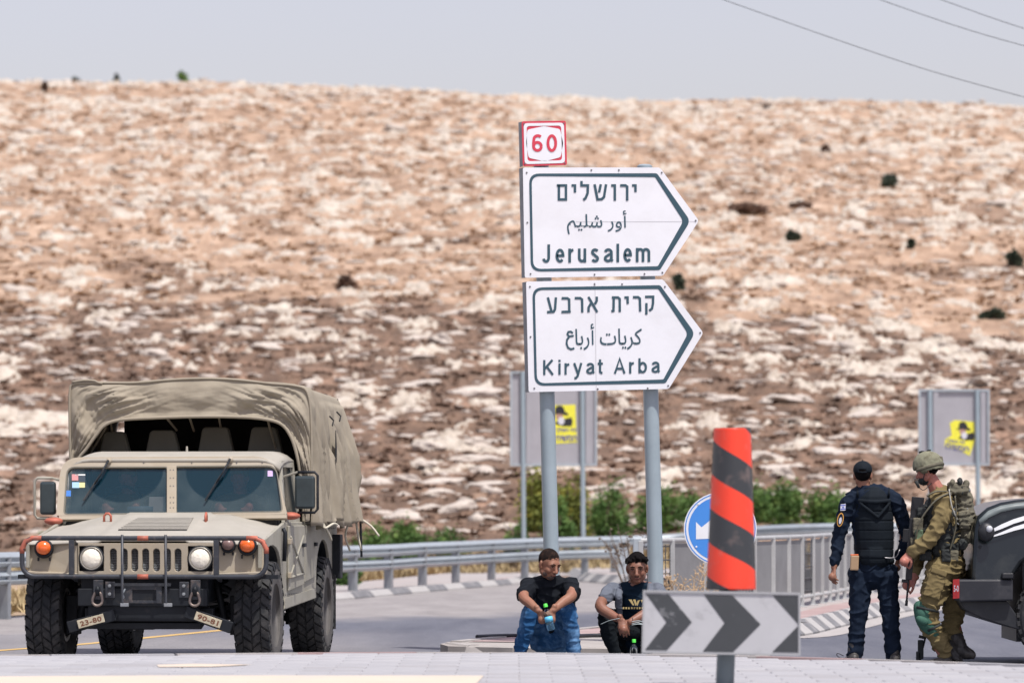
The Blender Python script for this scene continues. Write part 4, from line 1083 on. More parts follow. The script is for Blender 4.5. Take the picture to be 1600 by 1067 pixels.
tan_top = mat('pale hood paint', (.37, .35, .30), .6, .0, var=.09, vscale=2, stain=(.45, .43, .385), sscale=3, samt=.5, bump=.1, bscale=12, bdist=.005)  # paler tone for hood, slats and cab roof
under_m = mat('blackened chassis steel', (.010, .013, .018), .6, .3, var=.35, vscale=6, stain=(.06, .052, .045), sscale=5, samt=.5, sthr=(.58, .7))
guard_m = mat('worn black guard paint', (.045, .05, .06), .45, .3, var=.3, vscale=8, stain=(.20, .16, .14), sscale=10, samt=.6, sthr=(.56, .68))
redpaint = mat('faded red paint', (.42, .12, .075), .6, .1, var=.2, vscale=9, stain=(.14, .10, .09), sscale=14, samt=.7)
rubber = mat('tyre rubber', (.013, .015, .018), .8, 0, var=.3, vscale=12, stain=(.09, .085, .08), sscale=7, samt=.6, sthr=(.45, .65))
wall_m = mat('dusty tyre sidewall', (.085, .08, .075), .85, 0, var=.3, vscale=7, stain=(.17, .155, .14), sscale=6, samt=.7)
rim_m = mat('pale wheel rim', (.42, .415, .39), .5, .2, var=.2, vscale=8, stain=(.2, .18, .15), sscale=6, samt=.6)
amber = mat('orange lamp lens', (.85, .14, .01), .18, 0, spec=.8, coat=.6)
lamp_grey = mat('dull lamp lens', (.20, .13, .12), .3)
chrome = mat('headlight lens', (.92, .87, .74), .35, .0, var=.1, vscale=20, bump=.6, bscale=40, coat=.5)
hole_m = mat('dark opening', (.008, .009, .011), .9)
plate_m = mat('dirty number plate', (.50, .45, .33), .6, var=.2, vscale=20, stain=(.25, .16, .09), sscale=18, samt=.7)
plate_ink = mat('rusty plate digits', (.16, .06, .03), .6)
canvas = mat('olive tan canvas', (.30, .265, .205), .9, 0, var=.10, vscale=2.0, bump=.35, bscale=9, spec=.15, stain=(.34, .31, .25), sscale=1.8, samt=.4, sthr=(.42, .62), bdist=.012)
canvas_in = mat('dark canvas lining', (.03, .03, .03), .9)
cord_m = mat('pale cord', (.55, .52, .42), .8)

def bool_cut(mb, cut):
    a = obj('tmp_a', mb, tan); b = obj('tmp_b', cut, tan); q = a.modifiers.new('b', 'BOOLEAN'); q.object = b; q.operation = 'DIFFERENCE'; q.solver = 'EXACT'
    me = evalmesh(a); bpy.data.objects.remove(a); bpy.data.objects.remove(b); me.materials.clear(); return me
def capsule_prism(mb, cx, cz, hw, z0, z1, y0, y1):
    pts = [(cx+hw*math.cos(math.radians(a)), z1-hw+hw*math.sin(math.radians(a))) for a in range(0, 181, 20)]+[(cx+hw*math.cos(math.radians(a)), z0+hw+hw*math.sin(math.radians(a))) for a in range(180, 361, 20)]
    mb.prism([(x, y0, z) for x, z in pts], (0, y1-y0, 0))

# chassis: running gear, plus dark boxes added to block light from behind
mb = MB()
mb.box((0, 1.9, .66), (.95, 4.5, .22)); mb.box((0, .0, .50), (.36, .30, .26)); mb.box((0, 3.3, .50), (.36, .30, .24)); mb.box((0, .3, .74), (1.1, 1.7, .3))
for y in (0, 3.3):
    mb.tube([(-.78, y, .47), (.78, y, .47)], .045, 10)
    for s in (-1, 1):
        mb.tube([(s*.22, y-.2, .50), (s*.74, y-.05, .34)], .035, 8); mb.tube([(s*.22, y+.2, .50), (s*.74, y+.05, .34)], .035, 8); mb.tube([(s*.30, y-.14, .86), (s*.68, y-.12, .68)], .03, 8)
        mb.box((s*.72, y, .47), (.1, .2, .34))
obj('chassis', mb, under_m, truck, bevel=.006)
for s in (-1, 1):      # coil springs and shock absorbers
    mb = MB(); mb.tube([(s*.56+.075*math.cos(t*.55), -.02+.075*math.sin(t*.55), .50+t*.0058) for t in range(80)], .014, 5); obj('spring', mb, under_m, truck, smooth=True)
    obj('shock_absorber', MB().tube([(s*.64, -.17, .42), (s*.54, -.17, .86)], .03, 10), under_m, truck, smooth=True)
# wheels
def tyre_mesh():
    mb = MB(); W = .155
    prof = [(.215, -W*.72), (.24, -W*.86), (.30, -W*1.0), (.37, -W*1.0), (.425, -W*.93), (.447, -W*.80), (.452, -W*.5), (.454, 0), (.452, W*.5), (.447, W*.8), (.425, W*.93), (.37, W*1.0), (.30, W*1.0), (.24, W*.86), (.215, W*.72)]
    mb.lathe(prof, (0, 0, 0), 'X', 48)
    n = 30
    for k in range(n):
        a = 2*PI*k/n
        for row, (x0, x1, sk, off) in enumerate([(-.150, -.085, .10, 0), (-.072, -.004, -.12, .5), (.010, .076, .12, .0), (.088, .150, -.10, .5)]):
            aa = a+off*2*PI/n; da = 2*PI/n*.37
            pts = []
            for (x, q) in ((x0, aa-da+sk*.5*(1 if x0 < 0 else 1)), (x1, aa-da-sk*.5*(1)), (x1, aa+da-sk*.5), (x0, aa+da+sk*.5)):
                pts.append((x, q))
            lo = []; hi = []
            for x, q in pts:
                edge_ = abs(x) > .14
                lo.append((x, math.cos(q)*.44, math.sin(q)*.44)); rr = .470 if not edge_ else .460
                hi.append((x*(.97), math.cos(q)*rr, math.sin(q)*rr))
            mb.add(lo+hi, [(4, 5, 6, 7), (0, 1, 5, 4), (1, 2, 6, 5), (2, 3, 7, 6), (3, 0, 4, 7)], 0)
        # shoulder lugs running on to the sidewall
        for s in (-1, 1):
            q0, q1 = a-.045, a+.045
            v = [(s*.150, math.cos(q0)*.458, math.sin(q0)*.458), (s*.150, math.cos(q1)*.458, math.sin(q1)*.458), (s*.163, math.cos(q1)*.405, math.sin(q1)*.405), (s*.163, math.cos(q0)*.405, math.sin(q0)*.405)]
            w_ = [(x*.93, y*.985, z*.985) for x, y, z in v]; mb.add(v+w_, [(0, 1, 2, 3), (0, 4, 5, 1), (1, 5, 6, 2), (2, 6, 7, 3), (3, 7, 4, 0)], 0)
    return mb
def rim_mb():
    mb = MB()
    mb.lathe([(.235, .118), (.228, .135), (.205, .135), (.198, .10), (.185, .055), (.13, .045), (.115, .07), (.075, .085), (.06, .11), (.0, .112)], (0, 0, 0), 'X', 32)
    mb.lathe([(.235, .118), (.235, -.13), (.2, -.13), (.2, .05)], (0, 0, 0), 'X', 32)
    return mb
def make_wheel(x, y, side):
    t = obj('wheel', MB().lathe([(0, -.11), (.10, -.11), (.10, .09), (0, .09)], (0, 0, 0), 'X', 16), under_m, truck, loc=(x, y, .47)); t.rotation_euler = (random.uniform(0, 6), 0, 0 if side > 0 else PI)
    ty = obj('tyre', tyre_mesh(), [rubber], t, smooth=True, angle=.5, fix=False)
    rm = obj('rim', rim_mb(), rim_m, t, smooth=True, angle=.5, fix=False)
    mb = MB()
    for k in range(12):
        a = 2*PI*k/12; mb.lathe([(.012, 0), (.012, .03), (0, .032)], (.105, .165*math.cos(a), .165*math.sin(a)), 'X', 8)
    for k in range(8):
        a = 2*PI*k/8+.2; mb.lathe([(.014, 0), (.014, .035), (0, .037)], (.058, .095*math.cos(a), .095*math.sin(a)), 'X', 8)
    b = obj('wheel_nut', mb, under_m, t); b['kind'] = 'stuff'
    sw = MB().lathe([(.24, -.001), (.30, .021), (.37, .0215), (.415, .012)], (.136, 0, 0), 'X', 48); obj('sidewall', sw, wall_m, t, smooth=True, fix=False)
    return t
for (x, y) in ((-.91, 0), (.91, 0), (-.91, 3.28), (.91, 3.28)): make_wheel(x, y, 1 if x > 0 else -1)
# side panels with wheel arches
def archpts(cy, z0, z1, hw, n=9):
    return [(cy+hw*math.cos(PI*(1-k/n)), z0+(z1-z0)*math.sin(PI*k/n)**.75) for k in range(n+1)]
side_poly = [(-.60, .885), (-.535, .88)]+archpts(.02, .84, 1.075, .53)[1:-1]+[(.60, .80), (.66, .495), (2.74, .555)]+archpts(3.28, .62, 1.10, .50)+[(4.24, .70), (4.24, 1.27), (.78, 1.27), (-.60, 1.10)]
for s in (-1, 1):
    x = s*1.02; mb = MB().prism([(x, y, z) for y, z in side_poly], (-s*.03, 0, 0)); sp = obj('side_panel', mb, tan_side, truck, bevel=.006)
    # wheel arch linings
    for cy, z0, z1, hw in ((.02, .84, 1.075, .53), (3.28, .62, 1.10, .50)):
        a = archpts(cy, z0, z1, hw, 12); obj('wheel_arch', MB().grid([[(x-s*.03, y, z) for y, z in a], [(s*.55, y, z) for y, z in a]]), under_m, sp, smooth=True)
    # door
    dp = [(.90, .66), (1.86, .70), (1.92, 1.24), (.90, 1.24)]
    d = obj('door', MB().prism([(x+s*.022, y, z) for y, z in dp], (-s*.02, 0, 0)), tan_side, truck, bevel=.008)
    for a, b in (((.98, 1.14), (1.78, .80)), ((.98, .80), (1.78, 1.14)), ((.98, .78), (1.80, .80))):
        obj('brace', MB().tube([(x+s*.024, a[0], a[1]), (x+s*.024, b[0], b[1])], .012, 6), tan_side, d, smooth=True)
    for z in (.80, 1.10): obj('hinge', MB().box((x+s*.03, .90, z), (.03, .10, .05)), tan, d, bevel=.005)
    obj('handle', MB().box((x+s*.035, 1.76, 1.06), (.03, .12, .035)), under_m, d, bevel=.006)
    # rear door panel, rocker, rivet rows and steps
    d2 = obj('door', MB().prism([(x+s*.018, y, z) for y, z in [(1.95, .72), (2.66, .76), (2.72, 1.24), (1.95, 1.24)]], (-s*.016, 0, 0)), tan_side, truck, bevel=.008)
    obj('handle', MB().box((x+s*.03, 2.56, 1.06), (.03, .10, .035)), under_m, d2, bevel=.006)
    obj('rocker', MB().prism([(x+s*.012, y, z) for y, z in [(.70, .51), (2.70, .565), (2.70, .655), (.72, .60)]], (-s*.01, 0, 0)), tan_side, truck)
    mb = MB()
    for k in range(16): mb.ball((x+s*.006, .78+k*.12, .63), (.005, .009, .009), 6, 4)
    for k in range(9): mb.ball((x+s*.006, 2.95+k*.14, 1.20), (.005, .009, .009), 6, 4)
    r_ = obj('rivets', mb, bolt_m, truck); r_['kind'] = 'stuff'
    # upper half of the door: frame and dark window
    u = MB().ring([(s*1.0, .92, 1.25), (s*1.0, 1.90, 1.25), (s*.94, 1.88, 1.82), (s*.94, 1.12, 1.82)], [(s*.995, 1.03, 1.31), (s*.995, 1.83, 1.31), (s*.945, 1.82, 1.76), (s*.945, 1.17, 1.76)], (-s*.03, 0, 0))
    wf = obj('window_frame', u, tan_side, truck, bevel=.004)
    obj('window', MB().add([(s*.985, 1.03, 1.31), (s*.985, 1.83, 1.31), (s*.93, 1.82, 1.76), (s*.93, 1.17, 1.76)], [(0, 1, 2, 3)]), mat('side window', (.03, .04, .045), .1, spec=.8) if s < 0 else MATS['side window'], wf)
    # red painted lifting bracket on the fender
    c = H(110, 812, .70) if s < 0 else H(472, 804, 1.0)
    obj('marker_lamp', MB().ball((s*1.04, c.y, c.z-.01), (.085 if s < 0 else .09, .08, .035), 12, 8), redpaint, truck, smooth=True)
    obj('mud_flap', MB().box((s*.91, 3.86, .50), (.30, .012, .52)), rubber, truck)
# fender pillar / air snorkel details at right side
obj('fender_pipe', MB().tube([(1.045, .58, .93), (1.05, .60, 1.18), (1.03, .60, 1.22)], .018, 8), under_m, truck, smooth=True)
obj('jerry_rack', MB().box((1.05, 3.98, .93), (.10, .18, .42)), under_m, truck, bevel=.01)
# floor and cab body masses
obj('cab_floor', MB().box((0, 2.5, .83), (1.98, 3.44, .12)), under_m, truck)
obj('tail_gate', MB().box((0, 4.23, 1.0), (1.98, .04, .56)), tan_side, truck, bevel=.006)
for s in (-1, 1): obj('tail_lamp', MB().box((s*1.0, 4.27, 1.02), (.09, .05, .12)), mat('tail lamp red', (.4, .02, .02), .3) if s < 0 else MATS['tail lamp red'], truck, bevel=.01)
# hood with its sloping sides
def hood_z(x, t):
    zc = 1.12+(1.335-1.12)*t**.8; ze = 1.105+(1.235-1.105)*t
    a = abs(x); k = min(1, max(0, (a-.50)/.42)); k = k*k*(3-2*k)
    z = zc+(ze-zc)*k
    # raised fender crowns near the windshield and a slightly raised centre
    z += .018*math.exp(-((a-.80)/.10)**2)*t
    if a < .40: z += .018*min(1, (.40-a)/.03)
    return z
rows = []
NX = 56
for i in range(19):
    t = i/18; y = -.60+t*1.36
    wv = 1.01
    rows.append([(x, y, hood_z(x, t)-(.02 if i == 0 else 0)) for x in [-wv+2*wv*j/NX for j in range(NX+1)]])
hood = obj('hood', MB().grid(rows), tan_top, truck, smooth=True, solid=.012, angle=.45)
# hood louvre
lx0, lx1 = -.30, .36
def hy(v): return -.60+1.36*v
mb = MB()
hl = obj('hood_louvre', MB().prism([(-.27, hy(.20), hood_z(0, .20)+.004), (.33, hy(.20), hood_z(0, .20)+.004), (.27, hy(.72), hood_z(0, .72)+.004), (-.21, hy(.72), hood_z(0, .72)+.004)], (0, 0, .006)), hole_m, hood)
for k in range(9):
    v = .21+.51*k/9; z = hood_z(0, v)+.014; w0 = .30-.06*k/9
    obj('slat', MB().box((.03, hy(v+.02), z+.006), (2*w0, .036, .006), (math.radians(9), 0, 0)), tan_top, hl)
for px, py in ((168, 810), (322, 806)):
    c = H(px, py+8, .28); c.z = hood_z(c.x, .65)-.005
    obj('lifting_loop', MB().tube([c+Vector((-.03, 0, 0)), c+Vector((-.03, 0, .06)), c+Vector((-.012, 0, .082)), c+Vector((.012, 0, .082)), c+Vector((.03, 0, .06)), c+Vector((.03, 0, 0))] if px < 200 else [c+Vector((0, -.03, 0)), c+Vector((0, -.03, .06)), c+Vector((0, 0, .085)), c+Vector((0, .03, .06)), c+Vector((0, .03, 0))], .011, 8), redpaint, hood, smooth=True)
for s in (-1, 1): obj('latch', MB().box((s*.93, -.40, hood_z(.93, .15)+.02), (.05, .10, .03)), tan, hood, bevel=.005)
# front panel: grille with seven slots, two square headlight recesses
gl, gr_ = H(122, 845, -.6).x, H(338, 845, -.6).x
body = MB().prism([(gl, -.605, .80), (gr_, -.605, .80), (gr_, -.605, 1.098), (gl, -.605, 1.098)], (0, .04, 0))
cut = MB()
slots = [H(px, 870, -.6).x for px in (177, 194, 210.5, 227.5, 244.5, 261.5, 278)]
for x in slots: capsule_prism(cut, x, 0, .030, .855, 1.052, -.65, -.50)
hlamps = [H(143, 872, -.6), H(313, 868, -.6)]
for c in hlamps: cut.box((c.x, -.6, .965), (.215, .2, .215))
me = bool_cut(body, cut); grille = obj('grille_panel', me, tan, truck, bevel=.004)
rad = obj('radiator', MB().box((.02, -.52, .95), (.66, .02, .26)), hole_m, truck)
mb = MB()
for k in range(14): mb.tube([(slots[0]-.04, -.555, .86+k*.0145), (slots[-1]+.04, -.555, .86+k*.0145)], .0026, 4)
for x in slots:
    for k in range(5): mb.tube([(x-.026+k*.013, -.553, .85), (x-.026+k*.013, -.553, 1.06)], .0022, 4)
q = obj('grille_mesh', mb, galv_dark, rad); q['kind'] = 'stuff'
for c in hlamps:
    hh = obj('headlight', MB().box((c.x, -.545, .965), (.20, .02, .20)), under_m, truck)
    ring_ = MB().lathe([(.112, 0), (.112, -.05), (.104, -.062), (.094, -.055), (.092, -.03)], (c.x, -.555, .968), 'Y', 32); obj('bezel', ring_, under_m, hh, smooth=True, fix=False)
    obj('retaining_ring', MB().lathe([(.100, -.03), (.100, -.045), (.092, -.05), (.088, -.04)], (c.x, -.57, .968), 'Y', 32), mat('ring steel', (.4, .38, .33), .4, .5) if 'ring steel' not in MATS else MATS['ring steel'], hh, smooth=True, fix=False)
    obj('lens', MB().lathe([(.090, -.035), (.075, -.050), (.045, -.060), (0, -.064)], (c.x, -.57, .968), 'Y', 28), chrome, hh, smooth=True, fix=False)
# fender fronts with folded lower shelf
for s, (pl, pr) in ((-1, (42, 122)), (1, (338, 416))):
    a = H(pl, 850, -.6).x; b = H(pr, 850, -.6).x
    o_ = a if s < 0 else b; i_ = b if s < 0 else a
    i_ -= s*-.004
    f = MB().prism([(i_, -.590, .842), (o_, -.560, .842), (o_, -.545, 1.085), (i_, -.590, 1.098)], (0, .03, 0)); ff = obj('fender_front', f, tan, truck, bevel=.006)
    obj('fender_shelf', MB().prism([(i_, -.640, .838), (o_-s*.02, -.640, .856), (o_, -.60, .862), (o_, -.54, .862), (i_, -.54, .845)], (0, 0, -.025)), tan, ff, bevel=.004)
    mb = MB().box(((a+b)/2+s*.10, -.50, .81), (.42, .12, .035)); obj('fender_support', mb, under_m, ff)
def turn_lamp(px, py, r, m, nm='turn_lamp'):
    c = H(px, py, -.60); b = obj(nm, MB().lathe([(0, .0), (r*1.22, 0), (r*1.25, -.035), (r*1.05, -.05), (r*.9, -.045), (0, -.03)], (c.x, -.585, c.z), 'Y', 24), under_m, truck, smooth=True, fix=False)
    obj('lens', MB().ball((c.x, -.632, c.z+.008), (r*.98, r*.75, r*.90), 20, 12), m, b, smooth=True)
    for q in (-1, 1): obj('lamp_tab', MB().box((c.x+q*r*.75, -.60, c.z-r*1.35), (.012, .03, r*.5)), under_m, b)
turn_lamp(69, 857, .066, amber); turn_lamp(387, 853, .066, amber); turn_lamp(357, 852, .052, lamp_grey, 'blackout_lamp')
# brush guard
GY = -.78
a = H(34.5, 842, GY); b = H(416, 902, GY); x0, x1 = a.x, b.x; z1, z0 = 1.142, .815; r = .11
loop = []
for cx, cz, a0 in ((x1-r, z1-r, 90), (x1-r, z0+r, 0), (x0+r, z0+r, -90), (x0+r, z1-r, -180)):
    for k in range(6): an = math.radians(a0-90*k/5); loop.append((cx+r*math.cos(an), GY, cz+r*math.sin(an)))
gd = obj('brush_guard', MB().tube(loop, .021, 10, closed=True, up=(0, 1, 0)), guard_m, truck, smooth=True)
for px in (112, 338):
    c = H(px, 870, GY).x; obj('upright', MB().box((c, GY, (z0+z1)/2), (.046, .035, z1-z0-.03)), guard_m, gd, bevel=.004)
    obj('bracket', MB().tube([(c, GY, z1), (c, -.58, 1.09)], .015, 8), guard_m, gd); obj('bracket', MB().tube([(c, GY, z0), (c, -.56, .78)], .018, 8), guard_m, gd)
for px in (191, 259):
    c = H(px, 870, GY-.03).x; obj('rod', MB().tube([(c, GY-.035, z1+.03), (c, GY-.035, .60), (c+.02, GY-.03, .575)], .012, 8), guard_m, gd, smooth=True)
    obj('rod_foot', MB().box((c+.02, GY-.03, .575), (.07, .03, .03)), galv_dark, gd, bevel=.004)
for seg in ([(x0, GY, z1-.13), (x0, GY, z1-.09), (x0+.03, GY, z1-.03), (x0+.09, GY, z1), (x0+.17, GY, z1)], [(x1, GY, z1-.13), (x1, GY, z1-.09), (x1-.03, GY, z1-.03), (x1-.09, GY, z1), (x1-.17, GY, z1)],
            [(H(215, 0, GY).x, GY, z1), (H(232, 0, GY).x, GY, z1)], [(H(215, 0, GY).x, GY, z0), (H(232, 0, GY).x, GY, z0)]):
    obj('red_band', MB().tube(seg, .0225, 10, up=(0, 1, 0)), redpaint, gd, smooth=True)
# bumper and what hangs on it
bp = obj('bumper', MB().box((.0, -.60, .635), (1.12, .10, .15)).box((.0, -.56, .50), (.95, .12, .14)), under_m, truck, bevel=.008)
mb = MB().ring([(-.17, -.66, .585), (.17, -.66, .585), (.17, -.66, .735), (-.17, -.66, .735)], [(-.085, -.66, .61), (.12, -.66, .61), (.12, -.66, .70), (-.085, -.66, .70)], (0, .05, 0)); obj('winch_mount', mb, guard_m, bp, bevel=.003)
obj('opening', MB().box((.02, -.62, .655), (.2, .02, .09)), hole_m, bp)
obj('cross_plate', MB().box((0.0, -.665, .745), (.5, .02, .025)), guard_m, bp)
for px, s in ((153, -1), (305, 1)):
    c = H(px, 925, -.68)
    m_ = obj('shackle_mount', MB().box((c.x, -.655, .70), (.085, .04, .17)).box((c.x+s*-.10, -.655, .70), (.085, .012, .14)), guard_m, bp, bevel=.006)
    th = [(c.x+.052*math.sin(t)*(.8+.2*math.cos(t)), -.70-.01*math.cos(t), .625-.06*math.cos(t)) for t in [2*PI*k/20 for k in range(20)]]
    obj('shackle', MB().tube(th, .012, 8, closed=True), mat('rusty shackle steel', (.26, .21, .18), .5, .4, var=.3, vscale=20) if 'rusty shackle steel' not in MATS else MATS['rusty shackle steel'], m_, smooth=True)
    for k in range(2): obj('bolt', MB().lathe([(.014, 0), (.014, -.02), (0, -.022)], (c.x-.1*s, -.66, .665+.07*k), 'Y', 8), galv_dark, m_)
    obj('tow_eye', MB().ball((c.x, -.69, .69), (.025, .03, .045), 10, 6), under_m, m_, smooth=True)
ch = MB().tube([(-.14, -.69, .71), (-.16, -.70, .67), (-.15, -.70, .64), (-.17, -.70, .60)], .006, 5); obj('chain', ch, galv, bp)
mb = MB()
mb.box((0, -.42, .42), (1.0, .3, .06), (math.radians(12), 0, 0)); mb.box((-.1, -.35, .385), (.35, .3, .06)); mb.box((.32, -.3, .40), (.2, .3, .08)); mb.box((-.42, -.35, .47), (.25, .12, .14)); mb.box((.45, -.35, .47), (.25, .12, .14))
obj('skid_plate', mb, under_m, truck, bevel=.01)
for px, py, rz, txt in ((142, 970, -15, '23-80'), (325, 968, 19, '90-81')):
    c = H(px, py, -.70); R_ = Euler((0, math.radians(rz), 0)).to_matrix()
    arm = obj('plate_arm', MB().box(c+R_ @ Vector((0, .04, 0)), (.42, .05, .10), R_), under_m, truck, bevel=.006)
    pl = obj('number_plate', MB().box(c, (.235, .006, .072), R_), plate_m, arm, bevel=.003)
    me = text_mesh(txt, .03, 1.1); v = np.array([q.co[:] for q in me.vertices]); mn, mx = v.min(0), v.max(0)
    for q in me.vertices: q.co = c+R_ @ Vector(((q.co.x-mn[0])/(mx[0]-mn[0])*.19-.095, -.0045, (q.co.y-mn[1])/(mx[1]-mn[1])*.044-.022))
    me.materials.clear(); obj('digits', me, plate_ink, pl, fix=False)
# windshield
wy = lambda z: .76+(z-1.33)*.40
def W(px, py):
    y = .85
    for _ in range(3): p = H(px, py, y); y = wy(p.z)
    return H(px, py, y)
outer = rounded([(88, 806), (96, 741), (112, 716), (425, 714), (442, 738), (449, 804)], [2, 6, 26, 26, 6, 2], 5)
gL = rounded([(101, 803), (106, 731), (261, 731), (261, 802)], [5, 12, 3, 3], 4); gR = rounded([(276, 801), (276, 730), (431, 729), (441, 799)], [3, 3, 14, 6], 4)
def wp(px, py, lift=0):
    p = W(px, py); return p+Vector((0, -.93, .37))*lift
inner = rounded([(101, 803), (106, 731), (431, 729), (441, 800)], [5, 12, 14, 6], 5)
o4 = rounded([(88, 806), (96, 715), (427, 713), (449, 804)], [3, 30, 30, 3], 5)
wfm = obj('windshield_frame', MB().ring([wp(x, y, .012) for x, y in o4], [wp(x, y, .012) for x, y in inner], Vector((0, .93, -.37))*.05), tan, truck, bevel=.004)
obj('centre_post', MB().prism([wp(261, 803, .016), wp(261, 729, .016), wp(276, 729, .016), wp(276, 803, .016)], Vector((0, .93, -.37))*.055), tan, wfm, bevel=.004)
obj('lower_rail', MB().prism([wp(92, 812, .010), wp(92, 803.5, .010), wp(448, 801, .010), wp(448, 810, .010)], Vector((0, .93, -.37))*.05), tan, wfm, bevel=.004)
def glass_mat(name, cx, cz, r):
    m = bpy.data.materials.new(name); m.use_nodes = True; t = m.node_tree; b = t.nodes['Principled BSDF']; L = t.links.new; N = t.nodes.new
    tcn = N('ShaderNodeTexCoord'); sp = N('ShaderNodeSeparateXYZ'); L(tcn.outputs['Object'], sp.inputs[0])
    def mt(op, a, b_=None):
        q = N('ShaderNodeMath'); q.operation = op
        for i, v in enumerate((a, b_)):
            if v is None: continue
            if isinstance(v, (int, float)): q.inputs[i].default_value = v
            else: L(v, q.inputs[i])
        return q.outputs[0]
    dx = mt('DIVIDE', mt('SUBTRACT', sp.outputs[0], cx), 1.28); dz = mt('SUBTRACT', sp.outputs[2], cz)
    dd = mt('SQRT', mt('ADD', mt('MULTIPLY', dx, dx), mt('MULTIPLY', dz, dz)))
    mr = N('ShaderNodeMapRange'); mr.inputs[1].default_value = r-.004; mr.inputs[2].default_value = r+.008; mr.inputs[3].default_value = .02; mr.inputs[4].default_value = 1; L(dd, mr.inputs[0])
    n = N('ShaderNodeTexNoise'); n.inputs['Scale'].default_value = 5; n.inputs['Detail'].default_value = 7; L(tcn.outputs['Object'], n.inputs['Vector'])
    k = mt('MULTIPLY', mr.outputs[0], mt('MULTIPLY', n.outputs[0], .26))
    mx = N('ShaderNodeMix'); mx.data_type = 'RGBA'; mx.inputs[6].default_value = (.008, .040, .062, 1); mx.inputs[7].default_value = (.30, .36, .34, 1); L(k, mx.inputs[0]); L(mx.outputs[2], b.inputs['Base Color'])
    al = mt('ADD', mt('MULTIPLY', k, .5), .60); L(al, b.inputs['Alpha']); b.inputs['Roughness'].default_value = .06; b.inputs['Specular IOR Level'].default_value = .6
    return m
for nm, g_, (cpx, cpy) in (('glass left', gL, (193, 736)), ('glass right', gR, (352, 735))):
    c = W(cpx, cpy); obj('windshield', MB().add([wp(x, y, -.012) for x, y in g_], [tuple(range(len(g_)))]), glass_mat(nm, c.x, c.z, .275), wfm)
    gsk = MB().ring([wp(x, y, .0135) for x, y in inset(g_, -1.8)], [wp(x, y, .0135) for x, y in g_], Vector((0, .93, -.37))*.006); obj('gasket', gsk, mat('gasket', (.16, .15, .12), .7) if 'gasket' not in MATS else MATS['gasket'], wfm)
for k in range(6):
    for q in (0, 1): obj('bolt', MB().ball(wp(266.5+q*5, 735+k*12.5 if k < 3 else 778+(k-3)*8, .014), .007, 6, 4), bolt_m, wfm)
for px in (120, 170, 225, 300, 370, 410): obj('bolt', MB().ball(wp(px, 724, .014), .007, 6, 4), bolt_m, wfm)
for (ax, ay, bx, by) in ((171, 722, 131, 783), (361, 720, 321, 783)):
    wi = obj('wiper', MB().tube([wp(ax, ay, .05), wp(ax-12, ay+22, .045), wp(ax-22, ay+36, .03)], [.011, .009, .007], 6), under_m, wfm, smooth=True)
    obj('wiper_blade', MB().tube([wp(ax-14, ay+22, .028), wp(bx, by, .02)], .008, 6), rubber, wi); obj('pivot', MB().ball(wp(ax, ay, .03), .026, 10, 6), tan, wi, smooth=True)
for (px, py, rx, ry, c) in ((117, 745, 5, 5, (.55, .25, .25)), (126, 747, 7, 5, (.03, .05, .07)), (118, 757, 5.5, 4.5, (.35, .55, .75)), (128, 757, 4.5, 4, (.6, .6, .3)), (106, 770, 4.5, 4.5, (.05, .2, .6)), (422, 739, 4, 4.5, (.55, .42, .72)), (125, 741, 8, 1, (.7, .72, .7))):
    m = mat('sticker', c, .5); obj('sticker', MB().add([wp(px+x*rx, py+y*ry, -.008-(.001 if rx == 7 else 0)) for x, y in ((-1, -1), (1, -1), (1, 1), (-1, 1))], [(0, 1, 2, 3)]), m, wfm)
# dashboard, papers, steering wheel, cab back wall
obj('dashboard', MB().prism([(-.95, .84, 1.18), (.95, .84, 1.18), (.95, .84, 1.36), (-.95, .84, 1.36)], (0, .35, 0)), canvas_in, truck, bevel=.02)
obj('paper', MB().box(tuple(H(245, 788, .92)), (.14, .02, .14), (-.3, 0, 0)), white_m, truck)
obj('rolled_sheet', MB().tube([H(200, 797, .92), H(240, 796, .92)], .035, 10), mat('dull blue roll', (.08, .14, .2), .7), truck, smooth=True)
obj('steering_wheel', MB().tube([(-.52+.19*math.cos(a), 1.20+.06*math.sin(a), 1.42+.17*math.sin(a)) for a in [2*PI*k/24 for k in range(24)]], .014, 6, closed=True), under_m, truck, smooth=True)
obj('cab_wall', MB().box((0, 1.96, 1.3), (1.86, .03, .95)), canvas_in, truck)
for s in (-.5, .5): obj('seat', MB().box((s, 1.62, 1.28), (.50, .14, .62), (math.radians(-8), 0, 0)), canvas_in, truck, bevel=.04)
# cab roof
rows = []
for i, (y, z, wv) in enumerate([(.945, 1.800, .955), (.93, 1.825, .955), (1.0, 1.848, .955), (1.2, 1.878, .95), (1.5, 1.90, .945), (1.88, 1.905, .94), (1.90, 1.86, .94)]):
    rows.append([(wv*math.copysign(min(1, abs(u)*1.0), u), y, z-.085*max(0, (abs(u)-.80)/.20)**2.2) for u in [-1+2*j/30 for j in range(31)]])
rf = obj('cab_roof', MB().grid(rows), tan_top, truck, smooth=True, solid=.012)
obj('antenna_stub', MB().tube([H(292, 706, 1.6), H(292, 697, 1.6)], [.012, .008], 8), tan_top, rf)
